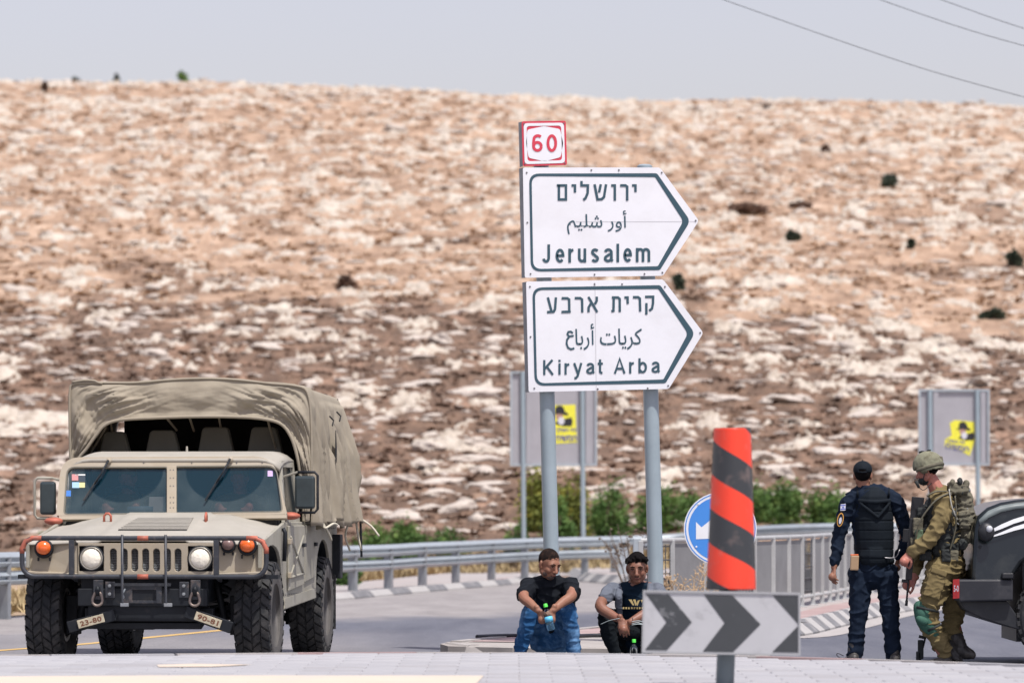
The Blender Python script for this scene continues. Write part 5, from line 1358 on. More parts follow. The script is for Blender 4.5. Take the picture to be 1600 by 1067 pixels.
# mirrors
for (x0_, x1_, y0_, y1_, ly, s) in ((60, 90, 750, 806, .92, -1), (459, 494, 741, 797, 1.0, 1)):
    a, b = H(x0_, y0_, ly), H(x1_, y1_, ly)
    mirror = obj('mirror', MB().box((a+b)/2, (abs(b.x-a.x)*(.82 if s < 0 else .9), .06, (a.z-b.z)*.92)), mat('mirror housing', (.035, .05, .055), .3, .2, var=.3, vscale=6) if 'mirror housing' not in MATS else MATS['mirror housing'], truck, bevel=.022)
    cx = (a.x+b.x)/2; hw = abs(b.x-a.x)/2+.008; zt, zb = a.z+.02, b.z-.02; cx2 = cx-.02 if s < 0 else cx
    lp = [(cx2+s*-hw*.6, ly, zt), (cx2+s*hw*.8, ly, zt), (cx2+s*hw*1.05, ly, zt-.03), (cx2+s*hw*1.05, ly, zb+.03), (cx2+s*hw*.8, ly, zb), (cx2-s*hw*.6, ly, zb)]
    obj('mirror_frame', MB().tube(lp, .012, 8), under_m if s > 0 else tan_side, mirror, smooth=True)
    for z in (zt, zb): obj('mirror_arm', MB().tube([(cx2-s*hw*.6, ly, z), (s*.97, ly+.05, z-.04)], .011, 6), tan_side, mirror)
# ---- canvas canopy
def cl(pts, n=8): return smooth_path([H(x, y, 1.93) for x, y in pts], n)
def resampleN(path, n):
    L = [0]
    for a, b in zip(path, path[1:]): L.append(L[-1]+(b-a).length)
    out = []
    for k in range(n):
        d = L[-1]*k/(n-1); i = 0
        while i < len(L)-2 and L[i+1] < d: i += 1
        out.append(path[i]+(path[i+1]-path[i])*((d-L[i])/max(1e-9, L[i+1]-L[i])))
    return out
outl = [(110, 812), (110, 760), (110, 700), (109, 640), (110, 608), (117, 599), (160, 598), (210, 598), (260, 594), (310, 591.5), (365, 593), (420, 599), (462, 603), (480, 612), (486, 650), (487, 720), (484, 770), (482, 814)]
inl = [(126, 812), (120, 770), (122, 724), (138, 700), (152, 680), (166, 664), (190, 656), (240, 653), (300, 651), (360, 651), (410, 654), (440, 662), (455, 680), (464, 705), (470, 735), (474, 770), (476, 790), (476, 814)]
NO = 140; O1 = resampleN(cl(outl), NO); I1 = resampleN(cl(inl), NO)
# match by angle round the arch
def byangle(path, c):
    ang = [math.atan2(p.z-c.z, p.x-c.x) for p in path]; ang = [a if a > -PI/2 else a+2*PI for a in ang]; return ang
cc = H(298, 760, 1.93); ao = byangle(O1, cc); ai = byangle(I1, cc)
angs = np.linspace(1.22*PI, -.22*PI, 260)
def at_ang(path, an, a):
    xs = an[::-1]; return Vector([float(np.interp(a, xs, [p[k] for p in path][::-1])) for k in range(3)])
rows = []; NSt = 40
for a in angs:
    po = at_ang(O1, ao, a); pi_ = at_ang(I1, ai, a); row = []
    for k in range(NSt+1):
        s = k/NSt; p = pi_+(po-pi_)*s
        q = a*9
        side = abs(math.cos(a))
        dg = p.z*1.0+abs(p.x)*.9
        rd = 1-abs(float(fbm(np.array(dg*5.0+3*s+math.copysign(4, p.x)), np.array((abs(p.x)*.9-p.z)*1.1), 505, 2)))*3.2
        rd2 = 1-abs(float(fbm(np.array(q*1.6+s), np.array(s*1.2+9), 507, 2)))*3.2
        corner = math.exp(-((abs(p.x)-.85)/.35)**2)
        f = .026*math.sin(q*1.7+s*3.0)*math.sin(PI*s)*(0.35+side) - (.055*corner*max(0, rd)**1.6+.016*(.12+corner)*max(0, rd2)**1.6)*math.sin(PI*min(1, s*1.05))**.6+.02*float(fbm(np.array(p.x*3.1+7), np.array(p.z*4.3+s*2), 501, 3))*math.sin(PI*min(1, s*1.1))
        # a swag under the front edge of the roof
        sw = .05*math.sin(PI*s)*(1-side)
        roll = .035*math.exp(-((s)/.10)**2)
        row.append(p+Vector((0, f-roll-sw*.6+.05*(1-s)*0, 0))+Vector((0, -.02*math.sin(PI*s), 0)))
    rows.append(row)
canopy = obj('canopy', MB().grid(rows), canvas, truck, smooth=True, solid=.008)
obj('hem', MB().tube([r[0]+Vector((0, -.028, 0)) for r in rows], .016, 6), canvas, canopy, smooth=True)
obj('seam', MB().tube([r[-1]+Vector((0, -.012, 0)) for r in rows], .012, 6), canvas, canopy, smooth=True)
# roof and side sheets
prof = [  # (lx factor, z) round a section, from left bottom to right bottom
 (-1.0, 1.24), (-1.0, 1.45), (-1.0, 1.75), (-1.0, 2.05), (-.995, 2.30), (-.97, 2.44), (-.90, 2.505), (-.6, 2.53), (-.3, 2.555), (0, 2.57), (.3, 2.565), (.6, 2.54), (.90, 2.51), (.97, 2.45), (.995, 2.30), (1.0, 2.05), (1.0, 1.75), (1.0, 1.45), (1.0, 1.24)]
pp = resampleN(smooth_path([Vector((x, 0, z)) for x, z in prof], 6), 130)
rows = []
NYs = 130
for i in range(NYs+1):
    v = i/NYs; y = 1.93+v*2.36
    sag = -.035*math.sin(PI*((v*4) % 1))**2
    row = []
    for j, p in enumerate(pp):
        u = p.x; z = p.z; drop = max(0, (2.4-z)/1.16)
        half = 1.085 + (.0 + .13*drop*v)
        if u > 0: half += -.015 + .05*drop*v
        x = u*half
        if v > .25 and z > 2.4: z -= .05*v
        w_ = drop > 0
        fold = (.030*math.sin(y*6.5+1.3*math.sin(z*2))+.014*math.sin(y*15+z*1.5)+.03*float(fbm(np.array(y*1.7), np.array(z*1.2+ (5 if u > 0 else 0)), 601, 3)))*min(1, drop*2.2)
        rg = max(0, 1-abs(float(fbm(np.array(y*3.6+z*.9), np.array(z*.55-y*.3), 605, 2)))*3)**2*.075*min(1, drop*2.2)
        x += math.copysign(fold+rg+(sag*.6 if drop > .05 else 0), u) if abs(u) > .9 else 0
        zz = z+(sag+.03*float(fbm(np.array(u*3), np.array(y*2), 611, 3)) if abs(u) < .9 else 0)
        if j in (0, len(pp)-1): zz += .03*math.sin(y*5)+.02*math.sin(y*13)
        row.append((x, y, zz))
    rows.append(row)
obj('canopy_sheet', MB().grid(rows), canvas, canopy, smooth=True, solid=.008)
# flap folded over the left shoulder, and the slit with ties in the right side
fl = MB().grid([[H(112+k*6, 597-3*math.sin(k/8*PI)+ (2 if k > 6 else 0), 1.90+j*.12)+Vector((0, 0, .0)) for k in range(9)] for j in range(5)]+[[H(112+k*6, 612, 1.885) for k in range(9)]][:0])
obj('flap', fl, canvas, canopy, smooth=True, solid=.02)
xs = 1.16
slit = [(3.05, 2.12), (3.12, 1.95), (3.10, 1.75), (3.20, 1.50), (3.05, 1.62), (3.02, 1.85)]
obj('tear', MB().prism([(xs+.005, y, z) for y, z in slit], (.006, 0, 0)), hole_m, canopy)
for (y, z) in ((2.9, 2.25), (3.0, 1.55), (3.4, 2.3)):
    obj('tie', MB().tube([(1.13, y, z), (1.165, y+.02, z-.04), (1.16, y-.02, z-.09)], .008, 5), canvas_in, canopy)
for pts_ in ([(1.14, 2.35, 1.26), (1.17, 2.30, 1.21), (1.22, 2.50, 1.25), (1.24, 2.62, 1.24)], [(1.14, 2.35, 1.26), (1.18, 2.42, 1.18), (1.2, 2.52, 1.10)], [(1.2, 4.28, 1.26), (1.22, 4.28, 1.12), (1.25, 4.30, .98)], [(1.22, 4.3, 1.3), (1.34, 4.3, 1.22), (1.42, 4.3, 1.12)], [(1.14, 4.2, 1.25), (1.10, 4.25, 1.12), (1.14, 4.3, .98)]):
    obj('cord', MB().tube(smooth_path(pts_, 4), .011, 5), cord_m, canopy, smooth=True)
obj('strap', MB().tube([(1.24, 4.30, 1.26), (1.25, 4.30, .92)], .012, 5), under_m, canopy)
# bows, lining behind, seat backs
for y in (2.6, 3.4, 4.2):
    obj('bow', MB().tube([(-1.03, y, 1.25), (-1.03, y, 2.38), (-.92, y, 2.47), (0, y, 2.50), (.92, y, 2.47), (1.03, y, 2.38), (1.03, y, 1.25)], .018, 8), under_m, canopy)
obj('back_sheet', MB().box((0, 4.25, 1.86), (2.06, .02, 1.16)), canvas_in, canopy)
for (px0, py0, px1, py1) in ((262, 655, 276, 672), (296, 652, 303, 673), (342, 652, 345, 668), (418, 655, 432, 705), (165, 668, 140, 710), (173, 660, 175, 675)):
    obj('stay', MB().tube([H(px0, py0, 2.15), H(px1, py1, 2.5)], .011, 6), tan, canopy)
for k, (x0_, x1_, y0_) in enumerate(((150, 208, 674), (222, 286, 672), (304, 370, 667), (381, 446, 667))):
    a, b = H(x0_, 712, 2.45), H(x1_, 712, 2.45); zt = H(x0_, y0_, 2.45).z
    mb = MB().prism([(a.x, 2.45, 1.5), (b.x, 2.45, 1.5), (b.x-.02, 2.45, 1.85), (b.x-.085, 2.47, zt-.02), (b.x-.11, 2.47, zt), (a.x+.09, 2.47, zt), (a.x+.065, 2.47, zt-.02), (a.x-.0+.02, 2.45, 1.85)], (0, .12, 0))
    obj('bench_back', mb, mat('grey green seat cover', (.16, .155, .13), .8, var=.1, bump=.3, bscale=8) if 'grey green seat cover' not in MATS else MATS['grey green seat cover'], truck, bevel=.02)
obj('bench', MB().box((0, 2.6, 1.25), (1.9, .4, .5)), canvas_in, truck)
# ------------------------------------------------------------------ people
from mathutils import noise as mnoise
def union(parts, voxel, smooth=3, wrinkle=None, name='mesh'):
    """closed pieces to one continuous surface"""
    mb = MB()
    for p in parts: mb.add(p.v, p.f)
    o = bpy.data.objects.new('tmp', mb.mesh('tmp')); COL.objects.link(o)
    import bmesh
    bm = bmesh.new(); bm.from_mesh(o.data); bmesh.ops.recalc_face_normals(bm, faces=bm.faces); bm.to_mesh(o.data); bm.free()
    q = o.modifiers.new('r', 'REMESH'); q.mode = 'VOXEL'; q.voxel_size = voxel
    q = o.modifiers.new('s', 'SMOOTH'); q.factor = .5; q.iterations = smooth
    me = evalmesh(o); bpy.data.objects.remove(o); me.name = name
    if wrinkle:
        n = len(me.vertices); co = np.empty(n*3); me.vertices.foreach_get('co', co); co = co.reshape(-1, 3); no = np.empty(n*3); me.vertices.foreach_get('normal', no); no = no.reshape(-1, 3)
        d = np.array([wrinkle(Vector(c)) for c in co]); co = co+no*d[:, None]; me.vertices.foreach_set('co', co.ravel()); me.update()
    me.polygons.foreach_set('use_smooth', [True]*len(me.polygons)); me.materials.clear(); return me
def limb(pts, rad, n=12, flat=1.0, up=None):
    mb = MB(); mb.tube(pts, rad, n, flat=flat, up=up)
    for p, r in ((pts[0], rad[0]), (pts[-1], rad[-1])): mb.ball(p, r*.98, 10, 8)
    return mb
def chain(pts, rad, n=12, **k):
    out = limb(smooth_path(pts, 4), list(np.interp(np.linspace(0, len(pts)-1, (len(pts)-1)*4+1), range(len(pts)), rad)), n, **k); return out
def ell(c, r, rot=None):
    return MB().ball(c, r, 16, 12, rot=Euler(rot).to_matrix() if isinstance(rot, tuple) else rot)
def folds(amp, freq, seed, z=(1, 1, 1.6)):
    s = Vector((seed*3.1, seed*1.7, seed))
    def f(p):
        q = Vector((p.x*z[0], p.y*z[1], p.z*z[2]))*freq
        r = 1-abs(mnoise.noise(q+s))*2.6
        return amp*(max(0, r)**2*1.1+mnoise.noise(q*2.3+s)*.5-.25)
    return f
def head_parts(c, R, k=1.0):
    """face towards -y of the frame R; c is the middle of the skull"""
    def T(x, y, z): return c+R @ Vector((x*k, y*k, z*k))
    def e(x, y, z, rx, ry, rz, rot=None):
        RR = R if rot is None else R @ Euler(rot).to_matrix(); return MB().ball(T(x, y, z), (rx*k, ry*k, rz*k), 18, 14, rot=RR)
    p = [e(0, .008, .030, .074, .092, .088), e(0, -.020, -.035, .060, .070, .078), e(0, -.048, -.088, .034, .034, .026), e(0, -.062, .010, .056, .034, .050),
         e(-.036, -.058, -.030, .024, .028, .028), e(.036, -.058, -.030, .024, .028, .028), e(-.048, -.01, -.062, .016, .045, .028, (0.4, 0, .2)), e(.048, -.01, -.062, .016, .045, .028, (.4, 0, -.2)),
         e(-.028, -.084, .020, .024, .012, .0085), e(.028, -.084, .020, .024, .012, .0085),
         limb([T(0, -.088, .012), T(0, -.104, -.016), T(0, -.113, -.032)], [.010*k, .0125*k, .0145*k], 8), e(-.013, -.100, -.036, .009, .010, .008), e(.013, -.100, -.036, .009, .010, .008),
         e(0, -.090, -.056, .024, .010, .0055), e(0, -.088, -.067, .021, .010, .0065), e(0, -.085, -.048, .02, .012, .012)]
    for s in (-1, 1): p += [e(s*.076, .012, -.008, .009, .020, .032, (.15, 0, s*.35)), e(s*.072, .004, -.03, .008, .012, .014)]
    return p, T
def hand_parts(w, d, b, side=1, curl=(.5, .6, .5), spread=.12, k=1.0, thumb=.7):
    """w wrist, d direction of the fingers, b back-of-hand normal; side=+1 puts the thumb on d x b"""
    w = Vector(w); d = Vector(d).normalized(); b = Vector(b); b = (b-d*b.dot(d)).normalized(); t = d.cross(b)*side
    def T(x, y, z): return w+(t*x+d*y+b*z)*k
    parts = [chain([T(0, -.03, 0), T(0, .01, 0), T(0, .05, 0), T(0, .085, .003)], [.025*k, .029*k, .038*k, .039*k], 12, flat=.42, up=t)]
    parts.append(limb([T(.022, .012, -.006), T(.032, .045, -.008)], [.017*k, .014*k], 8))
    for i, (x, L) in enumerate(((.031, .074), (.0105, .083), (-.0105, .077), (-.031, .060))):
        a = -(x/.031)*spread*-1; pos = T(x, .080-abs(x)*.12-(.004 if i == 3 else 0), .002); ang = 0; pts = [T(x*.9, .055, .0), pos]
        for j, (f, c_) in enumerate(zip((.46, .30, .24), curl)):
            ang += c_*(1+.08*i); v = (d*math.cos(ang)-b*math.sin(ang)+t*a*.5).normalized(); pos = pos+v*L*f*k; pts.append(pos)
        parts.append(limb(pts, [.010*k, .0105*k, .0095*k, .0088*k, .0075*k], 8))
    p0 = T(.030, .030, -.008); v = (t*.75*thumb+d*.65-b*.25).normalized(); p1 = p0+v*.036*k; v2 = (t*.25*thumb+d*.8-b*.5).normalized(); p2 = p1+v2*.030*k; p3 = p2+(d*.8-b*.6-t*.1).normalized()*.024*k
    parts.append(limb([p0, p1, p2, p3], [.0145*k, .0125*k, .011*k, .009*k], 8)); return parts
def face_details(t, T, R, k, hair_m, eyes=True):
    ew = mat('eye white', (.26, .22, .20), .4) if 'eye white' not in MATS else MATS['eye white']; ei = mat('dark iris', (.02, .012, .01), .2) if 'dark iris' not in MATS else MATS['dark iris']
    for s in (-1, 1):
        obj('eye', MB().ball(T(s*.030, -.0805, .003), .0095*k, 12, 8), ew, t, smooth=True); obj('iris', MB().ball(T(s*.030, -.0870, .002), .0050*k, 8, 6), ei, t, smooth=True)
        mb = MB().tube([T(s*.012, -.096, .022), T(s*.030, -.098, .029), T(s*.048, -.086, .022)], [.0035*k, .0045*k, .003*k], 6); obj('eyebrow', mb, hair_m, t, smooth=True)
        obj('eyelid', MB().tube([T(s*.018, -.092, .010), T(s*.030, -.0965, .0135), T(s*.042, -.088, .009)], .0032*k, 6), hair_m, t, smooth=True)
skin_a = mat('tanned skin', (.27, .130, .082), .5, var=.1, vscale=18, bump=.1, bscale=70, spec=.4, stain=(.33, .12, .08), sscale=12, samt=.4)
skin_b = mat('brown skin', (.215, .098, .062), .48, var=.1, vscale=18, bump=.1, bscale=70, spec=.45, stain=(.26, .09, .06), sscale=12, samt=.4)
skin_c = mat('sunburnt skin', (.38, .15, .11), .55, var=.12, vscale=18, bump=.1, bscale=60, stain=(.52, .16, .12), sscale=12, samt=.5)
lip_m = mat('lips', (.24, .09, .075), .5)
hair_m = mat('black cropped hair', (.007, .006, .006), .9, spec=.08, var=.3, vscale=60, bump=.8, bscale=180, bdist=.006)
stubble_m = mat('short stubble', (.085, .055, .045), .8, var=.4, vscale=90, bump=.3, bscale=200)
black_shirt = mat('black cotton shirt', (.008, .010, .014), .9, var=.2, vscale=8, spec=.15)
jeans = mat('blue denim', (.018, .075, .185), .85, var=.2, vscale=5, bump=.15, bscale=120, spec=.15, stain=(.14, .28, .48), sscale=3.2, samt=.85, sthr=(.46, .62))  # pale stain patches paint highlights into the denim
navy_shirt = mat('dark navy shirt', (.006, .016, .030), .9, var=.2, vscale=8, spec=.15)
grey_sleeve = mat('slate grey sleeve cotton', (.12, .135, .165), .9, var=.12, vscale=10, spec=.15)
black_trouser = mat('black trousers', (.007, .010, .013), .9, var=.2, vscale=7, spec=.15)
navy_uniform = mat('navy uniform cloth', (.006, .013, .028), .85, var=.2, vscale=6, spec=.2)
vest_m = mat('black padded vest', (.006, .010, .015), .85, var=.2, vscale=10, spec=.2, bump=.2, bscale=60)
olive = mat('olive uniform cloth', (.185, .145, .070), .9, var=.18, vscale=4, spec=.12, bump=.2, bscale=40, stain=(.13, .10, .045), sscale=3, samt=.6)
webbing = mat('grey green webbing', (.125, .115, .08), .85, var=.25, vscale=12, bump=.4, bscale=50, stain=(.04, .045, .035), sscale=9, samt=.7)
dark_gear = mat('dark gear fabric', (.018, .022, .022), .8, var=.3, vscale=14, bump=.3, bscale=50)
helmet_m = mat('mottled helmet cloth', (.20, .20, .135), .85, var=.2, vscale=10, bump=.3, bscale=40, stain=(.11, .10, .06), sscale=7, samt=.8, sthr=(.48, .56))
boot_m = mat('dusty black boot leather', (.045, .042, .040), .5, var=.3, vscale=14, stain=(.13, .115, .10), sscale=9, samt=.6)
gun_m = mat('gun metal', (.018, .019, .022), .45, .3, var=.2, vscale=20)
shoe_m = mat('dark shoe', (.02, .02, .022), .6, var=.2)

class Fig:
    def __init__(s, name_label, Y, cx, group=None, label=None, z0=0.0):
        s.Y = Y; s.o = P(cx, 1000, Y); s.o.z = z0
        s.t = thing('person', label, 'person', s.o, group=group)
    def q(s, px, py, dy=0.0): return P(px, py, s.Y+dy)-s.o
    def path(s, L): return [s.q(*a) for a in L]

def R3(yaw, pitch=0, roll=0):
    return Euler((0, 0, yaw)).to_matrix() @ Euler((pitch, 0, 0)).to_matrix() @ Euler((0, roll, 0)).to_matrix()
def bottle(name, label, c, axis, cap_col, L=.24, r=.034, water=.5):
    ax = Vector(axis).normalized(); q = Vector((0, 0, 1)).rotation_difference(ax)
    t = thing(name, label, 'bottle', c); t.rotation_mode = 'QUATERNION'; t.rotation_quaternion = q
    pet = mat('clear plastic', (.75, .85, .9), .08, transmission=1, ior=1.2) if 'clear plastic' not in MATS else MATS['clear plastic']
    wat = mat('bottle water', (.45, .75, .92), .05, transmission=.85, ior=1.2) if 'bottle water' not in MATS else MATS['bottle water']
    capm = mat('bright green cap', (.10, .75, .08), .4) if 'bright green cap' not in MATS else MATS['bright green cap']
    prof = [(0, 0), (r*.85, 0), (r, .012), (r*.97, .03), (r, .045), (r*.96, .06), (r, .075), (r*.97, .1), (r, .13), (r, .165), (r*.85, .19), (r*.42, .215), (r*.40, L-.01), (0, L-.01)]
    obj('body', MB().lathe([(a, b*L/.24) for a, b in prof], (0, 0, 0), 'Z', 20), pet, t, smooth=True, angle=.8)
    obj('water', MB().lathe([(0, .003), (r*.83, .003), (r*.95, .014), (r*.93, L*water), (0, L*water)], (0, 0, 0), 'Z', 18), wat, t, smooth=True, angle=.8)
    obj('label', MB().lathe([(r*1.01, .085*L/.24), (r*1.01, .135*L/.24)], (0, 0, 0), 'Z', 20), mat('blue bottle label', (.12, .5, .75), .5) if 'blue bottle label' not in MATS else MATS['blue bottle label'], t, smooth=True) if water > .45 else None
    obj('cap', MB().lathe([(0, L-.004), (r*.52, L-.004), (r*.52, L+.022), (r*.45, L+.026), (0, L+.026)], (0, 0, 0), 'Z', 16), capm, t, smooth=True, angle=.6)
    return t

# ---------- first seated man
A = Fig('a', 39.55, 856, label='seated man in black T-shirt and blue jeans holding a water bottle, looking aside')
q = A.q; RA = R3(math.radians(38), math.radians(18), math.radians(3))
hc = q(857.5, 881, -.03)
hp, HT = head_parts(hc, RA, 1.14)
neck = [q(857, 912, .07), q(857, 898, .03), q(857, 886, .01)]
armL = [(826, 915, .03), (818, 932, -.20), (829, 943, -.30), (841, 953.5, -.40)]
armR = [(890, 913, .03), (893, 930, -.20), (880, 940, -.30), (864, 953, -.40)]
hand_l = hand_parts(q(841, 953.5, -.40), Vector((.35, -.10, -.75)), Vector((-.75, -.55, -.2)), side=-1, curl=(.75, .8, .5), k=1.04)
hand_r = hand_parts(q(865, 952.5, -.40), Vector((-.22, -.08, -.85)), Vector((.62, -.75, -.2)), side=1, curl=(.75, .85, .5), k=1.04)
body = hp+hand_l+hand_r+[chain(neck, [.062, .058, .055]), chain(A.path(armL), [.050, .050, .043, .029]), chain(A.path(armR), [.050, .050, .043, .029]),
  chain([q(861, 985, .30), q(859, 950, .20), q(857, 918, .08)], [.12, .12, .11]), chain([q(830, 917, .04), q(857, 914, .07), q(887, 914, .04)], [.055, .07, .055]),
  chain([q(850, 998, .28), q(829, 956, -.04), q(815, 1020, .0)], [.07, .055, .04]), chain([q(872, 998, .28), q(884, 950, -.04), q(897, 1020, .0)], [.07, .055, .04])]
bA = obj('body', union(body, .0052, 2), skin_a, A.t, fix=False); t = A.t
face_details(t, HT, RA, 1.14, hair_m)
def hair_cap(T, R, k, m, t, up=.006, front=-.062, low=-.02, name='hair', voxel=.006, extra=[]):
    """hair follows the skull: shell pieces over the cranium, open over the face"""
    parts = [MB().ball(T(0, .012, .034), ((.074+up)*k, (.092+up)*k, (.088+up)*k), 24, 18, rot=R)]
    me = union(parts+extra, voxel, 1)
    import bmesh
    bm = bmesh.new(); bm.from_mesh(me); inv = R.inverted(); c0 = T(0, 0, 0)
    dele = []
    for v in bm.verts:
        l = (inv @ (v.co-c0))/k
        hl = .050 if l.y < -.055 else (.050-(l.y+.055)/.075*.045 if l.y < .02 else low-(l.y-.02)*.55)
        if abs(l.x) > .055 and l.y < .0: hl = max(hl, .012)
        hl += .016*mnoise.noise(v.co*34)+.008*mnoise.noise(v.co*90)
        if l.z < hl: dele.append(v)
        else: v.co += v.normal*.0022*mnoise.noise(v.co*90)
    bmesh.ops.delete(bm, geom=dele, context='VERTS'); bm.to_mesh(me); bm.free()
    return obj(name, me, m, t, fix=False)
hair_cap(HT, RA, 1.14, mat('close cropped dark hair', (.014, .010, .009), .9, var=.5, vscale=45, spec=.08, stain=(.09, .05, .036), sscale=22, samt=.6), t, .0015)
beard = [MB().ball(HT(0, -.050, -.086), (.040, .040, .030), 14, 10, rot=RA), MB().ball(HT(-.042, -.020, -.066), (.022, .048, .030), 12, 8, rot=RA), MB().ball(HT(.042, -.020, -.066), (.022, .048, .030), 12, 8, rot=RA),
         MB().ball(HT(0, -.094, -.048), (.026, .009, .0065), 12, 8, rot=RA)]
obj('beard', union(beard, .005, 2), stubble_m, t, fix=False)
obj('lips', MB().ball(HT(0, -.0965, -.061), (.019, .007, .0065), 12, 8, rot=RA), lip_m, t, smooth=True)
shirt = [chain([q(861, 990, .34), q(860, 965, .25), q(858, 932, .12), q(857, 914, .06)], [.140, .155, .160, .105], 16), chain([q(830, 917, .05), q(857, 912, .07), q(887, 915, .05)], [.074, .085, .074], 14),
         chain([q(827, 915, .04), q(822, 924, -.07), q(819, 930, -.14)], [.082, .078, .068]), chain([q(890, 914, .04), q(893, 923, -.07), q(893, 929, -.14)], [.082, .078, .068]), chain([q(832, 925, .08), q(838, 955, .12)], [.07, .09]), chain([q(886, 925, .08), q(882, 955, .12)], [.07, .09]),
         chain([q(857, 905, .05), q(857, 899, .035)], [.068, .064])]
obj('t_shirt', union(shirt, .008, 4, folds(.014, 7, 2)), black_shirt, t, fix=False)
legs = [chain([q(852, 996, .28), q(838, 970, .12), q(830, 953, -.06), q(824, 975, -.08), q(816, 1003, -.06), q(811, 1032, -.05)], [.100, .092, .072, .070, .062, .058], 14),
        chain([q(872, 996, .28), q(880, 965, .12), q(886, 949, -.06), q(891, 975, -.08), q(895, 1003, -.06), q(898, 1032, -.05)], [.100, .092, .074, .072, .064, .060], 14),
        chain([q(847, 1000, .30), q(876, 1000, .30)], [.125, .125], 14), chain([q(842, 990, .26), q(861, 1000, .24), q(880, 990, .26)], [.10, .11, .10], 14)]
obj('jeans', union(legs, .008, 4, folds(.011, 9, 5)), jeans, t, fix=False)
for c_ in ((809, 1037), (900, 1037)):
    a = q(c_[0], 1030, -.02); a.z = .045; obj('shoe', union([chain([a+Vector((0, .06, .0)), a+Vector((0, -.08, 0)), a+Vector((0, -.19, -.008))], [.045, .046, .036])], .008, 2), shoe_m, t, fix=False)
bottle('water_bottle', 'small clear water bottle with green cap in the hands of the seated man in jeans', P(861.5, 984, 39.55-.50), P(852, 944, 39.55-.46)-P(861.5, 984, 39.55-.50), 0, .215, .036, .52)

# ---------- second seated man
B = Fig('b', 39.7, 990, label='seated man in dark T-shirt with grey sleeves, wrists crossed, facing the camera')
q = B.q; t = B.t; RB = R3(math.radians(-4), math.radians(10), math.radians(-2)); hc = q(995.5, 887, -.02)
hp, HT = head_parts(hc, RB, 1.18)
armL = [(952, 925, .05), (938, 946, -.16), (953, 959, -.24), (970, 968, -.32)]
armR = [(1030, 922, .05), (1024, 948, -.18), (1005, 960, -.26), (985, 971, -.33)]
hl = hand_parts(q(970, 968, -.33), Vector((.22, -.15, -.8)), Vector((.0, -1, .15)), side=-1, curl=(.25, .35, .3), spread=.16, k=1.05, thumb=.4)
hr = hand_parts(q(985, 971, -.31), Vector((-.7, .0, -.35)), Vector((-.2, -.8, .6)), side=1, curl=(.5, .5, .4), k=1.0)
body = hp+hl+hr+[chain([q(995, 918, .09), q(995, 905, .05), q(995.5, 893, .02)], [.064, .060, .056]), chain(B.path(armL), [.052, .052, .046, .030]), chain(B.path(armR), [.052, .052, .046, .030]),
  chain([q(990, 990, .30), q(992, 950, .20), q(994, 920, .1)], [.12, .12, .11]), chain([q(955, 925, .06), q(994, 918, .09), q(1028, 922, .06)], [.055, .07, .055]),
  chain([q(978, 998, .28), q(950, 962, -.02), q(960, 1025, .0)], [.07, .055, .04]), chain([q(1000, 998, .28), q(1020, 962, -.02), q(1012, 1025, .0)], [.07, .055, .04])]
obj('body', union(body, .0052, 2), skin_b, t, fix=False)
face_details(t, HT, RB, 1.18, hair_m)
rr = random.Random(5)
tuf = [MB().ball(HT(a*.078, -.078+b_, .100-abs(a)*.045+rr.uniform(-.008, .016)), (.018, .020, .016), 8, 6, rot=RB) for _ in range(34) for a, b_ in [(rr.uniform(-1, 1), rr.random()*.11)]]
hair_cap(HT, RB, 1.18, hair_m, t, .003, extra=tuf)
bd = [MB().ball(HT(0, -.050, -.088), (.038, .038, .027), 14, 10, rot=RB), MB().ball(HT(-.044, -.016, -.066), (.020, .042, .028), 12, 8, rot=RB), MB().ball(HT(.044, -.016, -.066), (.020, .042, .028), 12, 8, rot=RB)]
obj('beard', union(bd, .005, 2), mat('shadow of beard', (.10, .055, .038), .75, var=.3, vscale=90), t, fix=False)
obj('moustache', MB().ball(HT(0, -.0985, -.049), (.025, .007, .006), 12, 8, rot=RB), stubble_m, t, smooth=True)
obj('lips', MB().ball(HT(0, -.097, -.062), (.019, .007, .0065), 12, 8, rot=RB), lip_m, t, smooth=True)
torso = [chain([q(990, 1000, .31), q(991, 965, .22), q(993, 935, .11), q(994, 922, .08)], [.145, .152, .150, .10], 16), chain([q(962, 926, .07), q(994, 920, .085), q(1022, 925, .07)], [.068, .08, .068], 14), chain([q(995, 914, .08), q(995, 910, .07)], [.072, .068])]
sh = obj('t_shirt', union(torso, .008, 4, folds(.012, 7, 12)), navy_shirt, t, fix=False)
for s, (ax, bx, cx) in ((-1, (956, 948, 945), ), (1, (1026, 1029, 1029))) if False else ((-1, (956, 949, 946)), (1, (1027, 1030, 1030))):
    sl_ = [chain([q(ax-s*6, 921, .065), q(ax, 921, .055), q(bx, 928, -.02), q(cx, 934, -.07)], [.062, .070, .067, .062])]
    if s < 0: sl_ += [chain([q(968, 918, .04), q(967, 930, -.05), q(967, 945, -.02), q(968, 960, .04)], [.030, .032, .032, .028])]
    else: sl_ += [chain([q(1015, 915, .04), q(1014, 927, -.05), q(1013, 942, -.03), q(1012, 958, .03)], [.026, .028, .028, .024])]
    obj('sleeve', union(sl_, .008, 3, folds(.008, 10, 14+s)), grey_sleeve, t, fix=False)
gold = mat('gold shirt print', (.42, .33, .14), .6)
def flat_on(nm, pts, m, dy): obj(nm, MB().add([q(x, y, dy) for x, y in pts], [tuple(range(len(pts)))]), m, sh)
for pts in ([(982, 936), (987, 936), (991, 945), (988.5, 945)], [(989, 936), (993, 936), (995, 943), (993, 946)], [(996, 938), (1000, 936.5), (996, 946), (994.5, 945)], [(1001, 937), (1005, 936), (1003, 941)]): flat_on('print', pts, gold, -.105)
for k in range(8): flat_on('print', [(973+k*4.2, 948), (975.8+k*4.2, 948), (975.5+k*4.2, 951), (973.2+k*4.2, 951)], gold, -.085)
